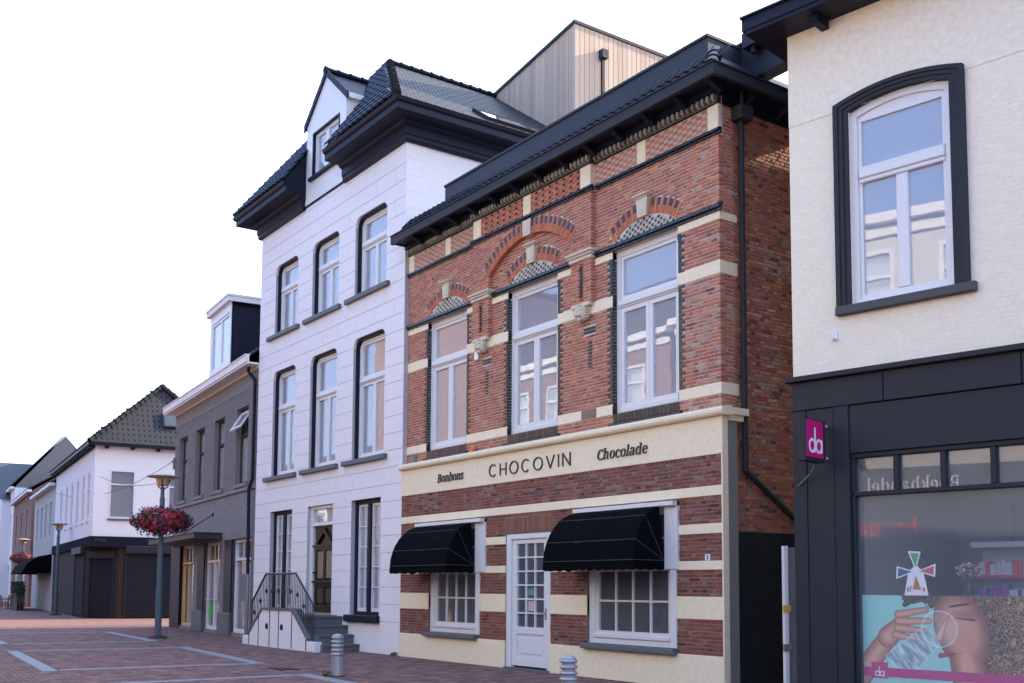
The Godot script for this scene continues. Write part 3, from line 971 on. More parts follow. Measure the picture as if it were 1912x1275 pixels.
	# cream bands
	for b in bands:
		for q in [[0.0, 0.93], [2.63, 4.22], [5.93, 7.58], [9.30, XR + 0.008]]:
			if b[0] > 7.5 and q[0] > 2 and q[0] < 6:
				var l = [q[0], 3.0] if q[0] < 3 else [7.08, q[1]]
				boxp("cream_band", Vector3(l[0], b[0], UW - 0.1), Vector3(l[1], b[1], UW + 0.008), M.cream, s, 0.006)
				l = [3.62, q[1]] if q[0] < 3 else [q[0], 6.46]
				boxp("cream_band", Vector3(l[0], b[0], UW - 0.1), Vector3(l[1], b[1], UW + 0.008), M.cream, s, 0.006)
				continue
			boxp("cream_band", Vector3(q[0], b[0], UW - 0.1), Vector3(q[1], b[1], UW + 0.008), M.cream, s, 0.006)
		var rb := MB.new()
		rb.box(Vector3(XR - 0.05, b[0], -0.52), Vector3(XR + 0.008, b[1], UW - 0.1))
		part("cream_return", rb, M.cream, s)
	# a carved red stone in the lowest band
	boxp("date_stone", Vector3(6.68, 4.76, UW), Vector3(7.12, 4.94, UW + 0.012), mat(0.42, 0.27, 0.20, 0.85, {"tex": noise_tex(61, 0.1, Color(0.5, 0.5, 0.5), Color.WHITE), "size": 0.2}), s)
	# black quoins, reveals and sills
	var q_list := []
	for t in tooth: q_list.append([Transform3D(Basis.from_scale(Vector3(t[1] - t[0], 0.054, 0.03)), Vector3((t[0] + t[1]) / 2, t[2] + 0.031, UW + 0.002)), Color(0.016, 0.021, 0.023) * rng.randf_range(0.7, 1.7), true])
	build_bricks(q_list, s, M.glaze, "quoin_brick", 140)
	for w in wins:
		var rv := MB.new()
		var y := WY0
		while y < 7.60:
			rv.col = Color(0.016, 0.021, 0.023) * rng.randf_range(0.7, 1.6)
			rv.box(Vector3(w[0] - 0.02, y + 0.004, UW - 0.16), Vector3(w[0] + 0.004, y + 0.058, UW - 0.008))
			rv.box(Vector3(w[1] - 0.004, y + 0.004, UW - 0.16), Vector3(w[1] + 0.02, y + 0.058, UW - 0.008))
			y += 0.0622
		part("reveal_brick", rv, M.glaze, s).set_meta("kind", "stuff")
		var st := MB.new()             # chamfer stops
		for yy in [[7.50, 7.64], [WY0 + 0.02, WY0 + 0.16]]:
			st.prism(PackedVector2Array([Vector2(w[0] - 0.075, yy[0]), Vector2(w[0], yy[0]), Vector2(w[0] + 0.012, yy[1]), Vector2(w[0] - 0.075, yy[1])]), UW - 0.05, UW + 0.006)
			st.prism(PackedVector2Array([Vector2(w[1], yy[0]), Vector2(w[1] + 0.075, yy[0]), Vector2(w[1] + 0.075, yy[1]), Vector2(w[1] - 0.012, yy[1])]), UW - 0.05, UW + 0.006)
		part("chamfer_stop", st, M.black_glaze, s)
		for k in 16:
			var a: float = w[0] - 0.08 + (w[1] - w[0] + 0.16) * k / 16.0
			var b: float = a + (w[1] - w[0] + 0.16) / 16.0 - 0.008
			var sb := MB.new()
			sb.col = Color(0.02, 0.028, 0.034) * rng.randf_range(0.7, 1.6)
			sb.xf = Transform3D(Basis(Vector3(0, 0, 1), Vector3(0, 1, 0), Vector3(-1, 0, 0)), Vector3(b, 0, 0))
			sb.prism(PackedVector2Array([Vector2(UW - 0.1, 4.50), Vector2(UW + 0.055, 4.50), Vector2(UW + 0.05, 4.575), Vector2(UW - 0.1, 4.66)]), 0, b - a, true)
			part("sill_brick", sb, M.glaze, s)
		var sf := MB.new()
		for k in 16:
			var a: float = w[0] + (w[1] - w[0]) * k / 16.0
			sf.col = Color(0.025, 0.03, 0.032) * rng.randf_range(0.6, 1.5)
			sf.cbox(Vector3(a + 0.004, 4.60, UW - 0.14), Vector3(a + (w[1] - w[0]) / 16.0 - 0.004, 4.752, UW + 0.004), 0.004)
		part("sill_header", sf, M.glaze, s).set_meta("kind", "stuff")
		tall_window(s, w[0] + 0.002, w[1] - 0.002, WY0 + 0.002, WY1 - 0.002, UW - 0.10, 6.80, {"fw": 0.10, "sash": 0.085})
	for i in insets:
		var im := MB.new()
		var n := int(round((i[3] - i[2]) / 0.066))
		for k in n: im.cbox(Vector3(i[0] + 0.006, i[2] + k * 0.066 + 0.005, UW - 0.06), Vector3(i[1] - 0.006, i[2] + k * 0.066 + 0.061, UW - 0.004), 0.004)
		part("glazed_inset", im, M.black_glaze, s)
	# frieze: cream posts, chequered panels, dentils
	var posts := [[0.0, 0.24, UW], [1.69, 1.91, UW], [3.02, 3.32, RZ], [4.89, 5.15, RZ], [6.76, 7.07, RZ], [8.27, 8.50, UW], [10.03, XR + 0.005, UW]]
	for p in posts: boxp("frieze_post", Vector3(p[0], 9.18, UW - 0.05), Vector3(p[1], 9.60, p[2] + 0.012), M.cream, s, 0.008)
	var panels := [[0.24, 1.69, false], [1.91, 3.0, false], [3.32, 4.89, true], [5.15, 6.76, true], [7.08, 8.27, false], [8.50, 10.03, false]]
	for p in panels:
		var zf: float = RZ if p[2] else UW
		var bk := MB.new()
		bk.box(Vector3(p[0], 9.17, UW - 0.02), Vector3(p[1], 9.61, zf - 0.010))
		part("frieze_bed", bk, M.mortar, s)
		var n := 7
		var wd := 0.115
		for r in n:
			var x: float = p[0]
			var k := 0
			while x < p[1] - 0.03:
				var wide := wd if not p[2] else (0.15 if (k + r) % 2 == 0 else 0.075)
				var e := minf(x + wide, p[1])
				var cl: Color
				if p[2]: cl = RED[rng.randi() % 3] * 1.15 if (k + r) % 2 == 0 else (Color(0.02, 0.026, 0.024) if r % 2 == 0 else Color(0.36, 0.14, 0.10))
				else: cl = RED[rng.randi() % 3] * 1.2 if (k + r) % 2 == 0 else Color(0.58, 0.50, 0.42)
				bricks.append([Transform3D(Basis.from_scale(Vector3(e - x - 0.008, 0.05, 0.012)), Vector3((x + e) / 2, 9.21 + r * 0.0585, zf + 0.001)), cl, false])
				x = e
				k += 1
	var dn := MB.new()
	var db := MB.new()
	for q in [[0.0, 2.98, UW], [2.98, 7.10, RZ], [7.10, XR + 0.01, UW]]:
		db.box(Vector3(q[0], 9.60, UW - 0.05), Vector3(q[1], 9.76, q[2] + 0.03))
		var x: float = q[0] + 0.01
		while x < q[1] - 0.05:
			dn.col = Color(0.42, 0.39, 0.33) * rng.randf_range(0.85, 1.1)
			dn.cbox(Vector3(x, 9.665, q[2]), Vector3(x + 0.055, 9.755, q[2] + 0.085), 0.006)
			dn.cbox(Vector3(x + 0.008, 9.64, q[2]), Vector3(x + 0.047, 9.666, q[2] + 0.06), 0.006)
			x += 0.118
		dn.col = Color(0.10, 0.095, 0.075)
		dn.cbox(Vector3(q[0], 9.60, q[2]), Vector3(q[1], 9.635, q[2] + 0.05), 0.006)
	part("dentil_bed", db, mat(0.05, 0.047, 0.04, 0.8), s)
	part("dentil", dn, M.brick, s).set_meta("kind", "stuff")
	# cornice: frieze board, soffit, brackets, box gutter
	var co := MB.new()
	co.box(Vector3(0.0, 9.755, UW - 0.1), Vector3(XR + 0.03, 9.87, UW + 0.14))
	co.box(Vector3(0.0, 9.85, UW - 0.3), Vector3(XR + 0.36, 9.88, 0.36))
	co.box(Vector3(XR - 0.1, 9.60, -2.9), Vector3(XR + 0.03, 9.87, UW - 0.1))
	co.box(Vector3(XR - 0.1, 9.85, -3.0), Vector3(XR + 0.36, 9.88, UW - 0.3))
	part("soffit", co, M.navy, s)
	var gu := MB.new()
	gu.box(Vector3(0.02, 9.80, 0.34), Vector3(XR + 0.43, 9.985, 0.42))
	gu.box(Vector3(0.02, 9.985, 0.32), Vector3(XR + 0.45, 10.005, 0.445))
	gu.box(Vector3(XR + 0.35, 9.80, -3.0), Vector3(XR + 0.43, 9.985, 0.34))
	gu.box(Vector3(XR + 0.33, 9.985, -3.0), Vector3(XR + 0.455, 10.005, 0.32))
	gu.box(Vector3(0.02, 9.82, 0.0), Vector3(0.06, 9.985, 0.34))
	part("gutter", gu, M.anthracite, s)
	for k in 13:
		var x := 0.86 + k * 0.8
		var br := MB.new()
		br.xf = Transform3D(Basis(Vector3(0, 0, 1), Vector3(0, 1, 0), Vector3(-1, 0, 0)), Vector3(x + 0.05, 0, 0))
		br.prism(PackedVector2Array([Vector2(UW + 0.13, 9.85), Vector2(UW + 0.13, 9.70), Vector2(UW + 0.17, 9.66), Vector2(UW + 0.22, 9.70), Vector2(0.27, 9.77), Vector2(0.30, 9.79), Vector2(0.31, 9.85)]), 0.0, 0.10, true)
		part("bracket", br, M.navy, s)
	for k in 3:
		var z := -0.75 - k * 0.8
		var br := MB.new()
		br.prism(PackedVector2Array([Vector2(XR + 0.02, 9.85), Vector2(XR + 0.02, 9.66), Vector2(XR + 0.10, 9.70), Vector2(XR + 0.26, 9.79), Vector2(XR + 0.27, 9.85)]), z, z + 0.10, true)
		part("bracket", br, M.navy, s)
	# tile strip over the gutter and the metal-clad parapet
	var tl := []
	var up := Vector3(0, 0.52, -0.42).normalized()
	tile_slope(s, Vector3(0.05, 9.93, 0.30), Vector3.RIGHT, up, 10.5, 0.70, func(x, y): return true, tl, 0.21, 0.33)
	build_tiles(tl, s, M.tile, [Color(0.018, 0.019, 0.023), Color(0.022, 0.023, 0.028), Color(0.014, 0.015, 0.019)], 300)
	var ru := MB.new()
	ru.face(Vector3(0.0, 9.92, 0.30), Vector3(XR + 0.3, 9.92, 0.30), Vector3(XR - 0.05, 10.55, -0.22), Vector3(0.0, 10.55, -0.22))
	ru.face(Vector3(XR + 0.32, 9.92, 0.30), Vector3(XR + 0.32, 9.92, -3), Vector3(XR - 0.2, 10.55, -3), Vector3(XR - 0.2, 10.55, -0.22))
	ru.box(Vector3(0.0, 9.88, -9), Vector3(XR - 0.2, 10.45, -0.3))
	part("roof_deck", ru, M.zinc_dark, s)
	var hp := MB.new()
	hp.col = Color(0.02, 0.021, 0.026)
	for k in 3:
		var a := Vector3(XR + 0.30, 9.98, 0.33).lerp(Vector3(XR - 0.08, 10.52, -0.16), k / 3.0)
		var b := Vector3(XR + 0.30, 9.98, 0.33).lerp(Vector3(XR - 0.08, 10.52, -0.16), (k + 1.15) / 3.0)
		hp.cone(a, b, 0.125, 0.10, 12)
	part("hip_tile", hp, M.tile, s)
	var pa := MB.new()
	pa.box(Vector3(1.5, 10.42, -0.50), Vector3(9.97, 10.90, -0.20))
	pa.box(Vector3(1.48, 10.90, -0.53), Vector3(9.99, 10.945, -0.17))
	pa.box(Vector3(9.67, 10.42, -1.0), Vector3(9.97, 10.90, -0.50))
	pa.box(Vector3(9.66, 10.90, -1.0), Vector3(9.99, 10.945, -0.53))
	pa.box(Vector3(9.67, 10.30, -1.3), Vector3(12.4, 10.98, -1.0))
	pa.box(Vector3(9.67, 10.98, -1.32), Vector3(12.4, 11.02, -0.97))
	pa.box(Vector3(9.97, 10.28, -1.0), Vector3(12.4, 10.60, -0.97))
	pa.box(Vector3(1.5, 10.42, -4), Vector3(1.7, 10.90, -0.50))
	part("parapet", pa, M.zinc_dark, s)
	var hop := MB.new()
	hop.box(Vector3(10.25, 10.72, -0.97), Vector3(10.55, 10.98, -0.72))
	hop.cone(Vector3(10.40, 10.72, -0.84), Vector3(10.40, 10.62, -0.84), 0.05, 0.045, 10)
	part("roof_hopper", hop, M.anthracite, s)
	# downpipe on the side wall
	var dp := MB.new()
	dp.tube([Vector3(XR + 0.10, 9.50, -0.55), Vector3(XR + 0.10, 3.52, -0.55), Vector3(XR + 0.10, 2.55, -2.1), Vector3(XR + 0.10, 1.0, -2.1)], 0.050, 12)
	var pipe := part("downpipe", dp, M.anthracite, s)
	var hb := MB.new()
	hb.box(Vector3(XR + 0.0, 9.36, -0.69), Vector3(XR + 0.24, 9.60, -0.42))
	hb.cone(Vector3(XR + 0.12, 9.60, -0.55), Vector3(XR + 0.12, 9.86, -0.55), 0.035, 0.035, 8)
	part("hopper_head", hb, M.anthracite, pipe)
	for y in [8.9, 6.55, 5.05, 3.9]:
		var cl := MB.new()
		cl.cone(Vector3(XR + 0.10, y, -0.55), Vector3(XR + 0.10, y + 0.05, -0.55), 0.058, 0.058, 12)
		cl.box(Vector3(XR, y + 0.01, -0.57), Vector3(XR + 0.06, y + 0.04, -0.53))
		part("pipe_clip", cl, M.anthracite, pipe)
	# ---- ground floor
	var gf := []
	var gh := []
	for h in gf_holes: gh.append(rect(h.x0, h.y0, h.x1, h.y1))
	gh.append(rect(4.30, 2.70, 5.93, 3.03))
	var old := [Color(0.58, 0.14, 0.072), Color(0.50, 0.12, 0.075), Color(0.62, 0.17, 0.078), Color(0.44, 0.12, 0.085), Color(0.58, 0.16, 0.08), Color(0.40, 0.125, 0.10)]
	var gp := func(x, y): return 0.26 if y > 3.2 else 0.13
	for b in [[0.55, 1.12], [1.485, 1.915], [2.06, 2.495], [2.655, 3.10], [3.26, 3.76]]:
		lay(gf, Transform3D(Basis.IDENTITY, Vector3.ZERO), 0.0, 10.37, b[0], b[1], gh, {"course": 0.0635, "joint": 0.019, "rough": 0.005, "palette": old, "pale": gp, "dark": 0.08, "L": 0.205})
	var sold := MB.new()
	for k in 25:
		var a := 4.32 + 1.6 * k / 25.0
		var o := MB.new()
		o.col = Color(0.55, 0.21, 0.115).lerp(Color(0.50, 0.36, 0.28), rng.randf_range(0.0, 0.5)) * rng.randf_range(0.8, 1.15)
		o.cbox(Vector3(a + 0.009, 2.715 + rng.randf_range(0, 0.01), -0.02), Vector3(a + 1.6 / 25.0 - 0.009, 3.02, rng.randf_range(0.0, 0.005)), 0.004)
		part("soldier_brick", o, M.old_brick, s)
	build_bricks(bricks, s, M.brick, "brick", 300)
	build_bricks(gf, s, M.old_brick, "old_brick", 300)
	build_bricks(painted, s, M.brick, "painted_brick", 60)
	# plinth, bands, fascia
	for q in [[0.0, 4.36], [5.87, 10.40]]: boxp("plinth", Vector3(q[0], 0, -0.1), Vector3(q[1], 0.55, 0.022), M.cream, s, 0.008)
	for b in [[1.12, 1.485], [1.915, 2.06], [2.495, 2.655], [3.10, 3.26]]:
		for q in [[0.0, 1.30], [3.28, 4.36], [5.87, 6.98], [9.22, 10.40]]:
			if b[0] > 2.9: continue
			boxp("cream_band", Vector3(q[0], b[0], -0.1), Vector3(q[1], b[1], 0.010), M.cream, s, 0.006)
		if b[0] > 2.9: boxp("cream_band", Vector3(0.0, b[0], -0.1), Vector3(10.40, b[1], 0.010), M.cream, s, 0.006)
	boxp("fascia", Vector3(0.0, 3.76, -0.1), Vector3(10.40, 4.37, 0.012), M.cream, s, 0.006)
	var cs := MB.new()
	cs.box(Vector3(10.372, 0.55, -0.118), Vector3(10.402, 3.76, 0.008))
	cs.box(Vector3(10.39, 0.0, -0.118), Vector3(10.4025, 4.37, 0.004))
	part("corner_strip", cs, M.cream, s)
	var lp := PackedVector2Array([Vector2(-0.13, 4.37), Vector2(0.075, 4.37), Vector2(0.10, 4.39), Vector2(0.115, 4.42), Vector2(0.115, 4.465), Vector2(0.09, 4.495), Vector2(0.04, 4.512), Vector2(-0.13, 4.53)])
	var lg := MB.new()
	lg.xf = Transform3D(Basis(Vector3(0, 0, 1), Vector3(0, 1, 0), Vector3(-1, 0, 0)), Vector3(10.50, 0, 0))
	lg.prism(lp, 0.0, 10.50, true)
	lg.xf = Transform3D.IDENTITY
	lg.box(Vector3(10.2, 4.395, -0.52), Vector3(10.49, 4.505, -0.131))
	lg.box(Vector3(10.2, 4.30, -0.46), Vector3(10.43, 4.394, -0.131))
	part("ledge", lg, M.cream, s)
	var qn := MB.new()
	for b in [[4.05, 4.29, 0.36], [3.72, 4.049, 0.33], [3.06, 3.25, 0.33], [2.50, 2.64, 0.33], [1.93, 2.06, 0.33], [1.10, 1.47, 0.34]]:
		qn.box(Vector3(10.2, b[0], -0.12 - b[2] + 0.1), Vector3(10.30 + (0.03 if b[0] > 4 else 0.0), b[1], -0.119))
	part("side_quoin", qn, M.cream, s)
	boxp("recess_shade_block", Vector3(10.2, 3.26, -0.34), Vector3(10.29, 3.71, -0.12), M.navy, s)  # solid navy block, its colour standing for the dark of a recess
	# lettering on the fascia
	var cv := MB.new()
	letters(cv, "CHOCOVIN", 3.766, 6.52, 3.921, 0.243)
	part("lettering", cv, M.letter, s)
	for t in [["Bonbons", 1.688, 2.808, 3.955], ["Chocolade", 7.324, 8.705, 3.932]]:
		var tm := text_mesh(t[0], 0.30, 0.02, true, M.letter)
		var o := MeshInstance3D.new()
		o.name = "lettering"
		o.mesh = tm
		s.add_child(o, true)
		var bb := tm.get_aabb()
		var kx: float = (t[2] - t[1] - 0.045) / bb.size.x
		var ky: float = 0.205 / bb.size.y
		o.transform = Transform3D(Basis(Vector3(kx, 0, 0), Vector3(ky * 0.20, ky, 0), Vector3(0, 0, 1)), Vector3(t[1] - bb.position.x * kx, t[3] - bb.position.y * ky, 0.026))
	# windows with small panes, door
	grid_window(s, 1.31, 3.25, 0.63, 3.04, -0.05, 4, [0.85, 1.39, 1.93, 2.47, 2.93], 0.17)
	grid_window(s, 6.99, 9.18, 0.63, 3.04, -0.05, 4, [0.85, 1.39, 1.93, 2.47, 2.93], 0.17)
	for q in [[1.22, 3.36], [6.92, 9.36]]:
		boxp("window_sill", Vector3(q[0], 0.53, -0.1), Vector3(q[1], 0.615, 0.13), M.bluestone, s, 0.012)
	for q in [[0.90, 3.64, 3.28], [6.75, 9.40, 9.20]]:
		var bd := MB.new()
		bd.cbox(Vector3(minf(q[2], 9.09), 1.93, -0.1), Vector3(q[1], 3.06, 0.05), 0.008)
		bd.cbox(Vector3(q[2], 0.63, -0.1), Vector3(q[2] + 0.14, 1.93, 0.03), 0.008)
		bd.cbox(Vector3(q[0], 2.985, -0.1), Vector3(q[1], 3.06, 0.16), 0.008)
		part("window_casing", bd, M.white_paint, s)
	var df := MB.new()
	df.cbox(Vector3(4.37, 0.03, -0.12), Vector3(4.53, 2.69, -0.01), 0.012)
	df.cbox(Vector3(5.74, 0.03, -0.12), Vector3(5.86, 2.69, -0.01), 0.012)
	df.cbox(Vector3(4.53, 2.58, -0.12), Vector3(5.74, 2.69, -0.01), 0.012)
	part("door_frame", df, M.white_paint, s)
	var dl := MB.new()
	dl.cbox(Vector3(4.535, 0.07, -0.10), Vector3(4.69, 2.575, -0.045), 0.006)
	dl.cbox(Vector3(5.60, 0.07, -0.10), Vector3(5.735, 2.575, -0.045), 0.006)
	dl.cbox(Vector3(4.69, 2.49, -0.10), Vector3(5.60, 2.575, -0.045), 0.006)
	dl.cbox(Vector3(4.69, 0.70, -0.10), Vector3(5.60, 0.84, -0.045), 0.006)
	dl.cbox(Vector3(4.69, 0.07, -0.10), Vector3(5.60, 0.24, -0.045), 0.006)
	dl.cbox(Vector3(4.69, 0.24, -0.10), Vector3(5.60, 0.70, -0.068), 0.006)
	dl.cbox(Vector3(4.76, 0.31, -0.10), Vector3(5.53, 0.63, -0.056), 0.012)
	var door := part("door", dl, M.white_paint, s)
	for c in 2: boxp("glazing_bar", Vector3(4.975 + c * 0.303, 0.84, -0.095), Vector3(5.005 + c * 0.303, 2.49, -0.05), M.white_paint, door, 0.006)
	for r in 5: boxp("glazing_bar", Vector3(4.69, 1.10 + r * 0.275, -0.094), Vector3(5.60, 1.13 + r * 0.275, -0.051), M.white_paint, door, 0.006)
	for c in 3:
		for r in 6: pane(door, 4.69 + c * 0.303, 4.69 + (c + 1) * 0.303, 0.84 + r * 0.275, 0.84 + (r + 1) * 0.275, -0.07, M.shop_glass)
	var hd := MB.new()
	hd.tube([Vector3(5.67, 1.13, -0.045), Vector3(5.67, 1.13, 0.01), Vector3(5.52, 1.13, 0.01)], 0.011, 8)
	hd.box(Vector3(5.65, 1.0, -0.045), Vector3(5.69, 1.22, -0.037))
	part("handle", hd, M.steel, door)
	var nt := MB.new()
	nt.box(Vector3(5.03, 1.46, -0.092), Vector3(5.25, 1.60, -0.089))
	part("notice", nt, mat(0.04, 0.25, 0.19, 0.5), door)
	var nt2 := MB.new()
	nt2.box(Vector3(5.03, 1.16, -0.092), Vector3(5.24, 1.36, -0.089))
	part("notice", nt2, mat(0.62, 0.50, 0.46, 0.5), door)
	boxp("threshold", Vector3(4.36, 0.0, -0.2), Vector3(5.87, 0.035, 0.05), M.bluestone, s)
	# house number
	boxp("number_plate", Vector3(10.0, 2.065, 0.0), Vector3(10.11, 2.165, 0.012), M.white_print, s)
	var three := text_mesh("3", 0.10, 0.004, false, M.letter, true)
	var to := MeshInstance3D.new()
	to.name = "house_number"
	to.mesh = three
	s.add_child(to, true)
	to.position = Vector3(10.055 - three.get_aabb().get_center().x, 2.115 - three.get_aabb().get_center().y, 0.015)
	# orange alarm lamp and small grey boxes
	var al := MB.new()
	al.cone(Vector3(3.05, 4.60, UW), Vector3(3.05, 4.60, UW + 0.05), 0.07, 0.07, 12)
	var alarm := part("alarm_base", al, M.pale_stone, s)
	var ab := MB.new()
	ab.ball(Vector3(3.05, 4.60, UW + 0.07), Vector3(0.065, 0.065, 0.06), 12, 8)
	part("alarm_cover", ab, M.orange_lamp, alarm)
	boxp("camera_box", Vector3(0.40, 4.56, UW), Vector3(0.50, 4.68, UW + 0.10), M.pale_stone, s, 0.02)
	boxp("plaque", Vector3(2.96, 6.55, UW), Vector3(3.12, 6.72, UW + 0.02), M.white_print, s)
	# things standing in the windows
	var lamp := thing("globe_lamp", "round paper globe lamp inside the shop window under the awning", "lamp", Vector3(9.25, 1.18, -1.5))
	var lm := MB.new()
	lm.ball(Vector3.ZERO, Vector3(0.28, 0.28, 0.28), 20, 14)
	part("globe", lm, mat(0.75, 0.60, 0.40, 0.7), lamp)
	var ls := MB.new()
	ls.cone(Vector3(0, -1.15, 0), Vector3(0, -0.26, 0), 0.02, 0.02, 8)
	ls.cone(Vector3(0, -1.15, 0), Vector3(0, -1.12, 0), 0.15, 0.15, 14)
	part("stand", ls, M.iron, lamp)
	var bo := thing("yellow_bottle", "small yellow bottle on the sill inside the shop window beside the white house", "bottle", Vector3(1.78, 0.84, -0.28))
	var bm := MB.new()
	bm.lathe([Vector2(0.0, 0), Vector2(0.05, 0), Vector2(0.055, 0.02), Vector2(0.055, 0.14), Vector2(0.02, 0.20), Vector2(0.018, 0.26), Vector2(0.0, 0.26)], Vector3.ZERO, 12)
	part("glass_body", bm, mat(0.65, 0.36, 0.03, 0.2), bo)
	for q in [[1.32, 3.24], [7.0, 9.2]]:
		boxp("inner_sill", Vector3(q[0], 0.78, -0.42), Vector3(q[1], 0.835, -0.13), M.white_paint, s)
	for q in [[0.84, 3.27, "black awning over the small-paned window beside the white house"], [6.64, 9.10, "black awning between the shop door and the corner by the alley"]]: awning(q[0], q[1], q[2])

func letters(mb: MB, word: String, x0: float, x1: float, y: float, h: float):
	# thin upright capitals from strokes
	var adv := {"C": 0.285, "H": 0.235, "O": 0.31, "V": 0.27, "I": 0.02, "N": 0.25}
	var total := 0.0
	for ch in word: total += adv[ch]
	var gap := (x1 - x0 - total) / (word.length() - 1)
	var t := 0.0125
	var x := x0
	for ch in word:
		var w: float = adv[ch]
		var st := []
		match ch:
			"H": st = [[Vector2(t, 0), Vector2(t, h)], [Vector2(w - t, 0), Vector2(w - t, h)], [Vector2(t, h * 0.5), Vector2(w - t, h * 0.5)]]
			"V": st = [[Vector2(t, h), Vector2(w / 2, 0)], [Vector2(w / 2, 0), Vector2(w - t, h)]]
			"I": st = [[Vector2(w / 2, 0), Vector2(w / 2, h)]]
			"N": st = [[Vector2(t, 0), Vector2(t, h)], [Vector2(t, h), Vector2(w - t, 0)], [Vector2(w - t, 0), Vector2(w - t, h)]]
			_:
				var n := 28
				for k in n:
					var a0 := TAU * k / n; var a1 := TAU * (k + 1) / n
					if ch == "C" and (a0 < 0.72 or a1 > TAU - 0.72): continue
					var r := Vector2((w - 2 * t) / 2, h / 2)
					st.append([Vector2(w / 2 + cos(a0) * r.x, h / 2 + sin(a0) * r.y), Vector2(w / 2 + cos(a1) * r.x, h / 2 + sin(a1) * r.y)])
		for s in st:
			var d: Vector2 = (s[1] - s[0]).normalized()
			var n2 := Vector2(-d.y, d.x) * t
			var a: Vector2 = s[0] - d * t * 0.4 + Vector2(x, y); var b: Vector2 = s[1] + d * t * 0.4 + Vector2(x, y)
			mb.prism(PackedVector2Array([a - n2, b - n2, b + n2, a + n2]), 0.012, 0.034)
		x += w + gap

func grid_window(parent: Node3D, x0: float, x1: float, y0: float, y1: float, z: float, cols: int, ys: Array, fw: float):
	var f := MB.new()
	f.ring(rounded(x0, x1, y0, y1, 0.004), rounded(x0 + fw, x1 - fw * 0.4, y0 + 0.12, y1 - 0.1, 0.003), z - 0.08, z)
	f.cbox(Vector3(x0 + fw * 0.8, y0 + 0.10, z - 0.05), Vector3(x1 - fw * 0.3, y0 + 0.17, z + 0.03), 0.012)
	var w := part("window", f, M.white_paint, parent)
	var a := x0 + fw
	var b := x1 - fw * 0.4
	var s := MB.new()
	s.ring(rounded(a, b, y0 + 0.12, y1 - 0.1, 0.003), rounded(a + 0.075, b - 0.055, ys[0] + 0.01, ys[-1] - 0.06, 0.002), z - 0.07, z - 0.02)
	part("sash", s, M.white_paint, w)
	a += 0.075; b -= 0.055
	for c in range(1, cols):
		var x := a + (b - a) * c / cols
		boxp("glazing_bar", Vector3(x - 0.018, ys[0], z - 0.065), Vector3(x + 0.018, ys[-1], z - 0.025), M.white_paint, w, 0.006)
	for r in range(1, ys.size() - 1): boxp("glazing_bar", Vector3(a, ys[r] - 0.018, z - 0.064), Vector3(b, ys[r] + 0.018, z - 0.026), M.white_paint, w, 0.006)
	for c in cols:
		for r in ys.size() - 1: pane(w, a + (b - a) * c / cols, a + (b - a) * (c + 1) / cols, ys[r], ys[r + 1], z - 0.045, M.shop_glass)

func hoop_normal(hoop: Array, k: int) -> Vector3:
	var a = hoop[maxi(k - 1, 0)]; var b = hoop[mini(k + 1, hoop.size() - 1)]
	return Vector3(0, b[0] - a[0], a[1] - b[1]).normalized()

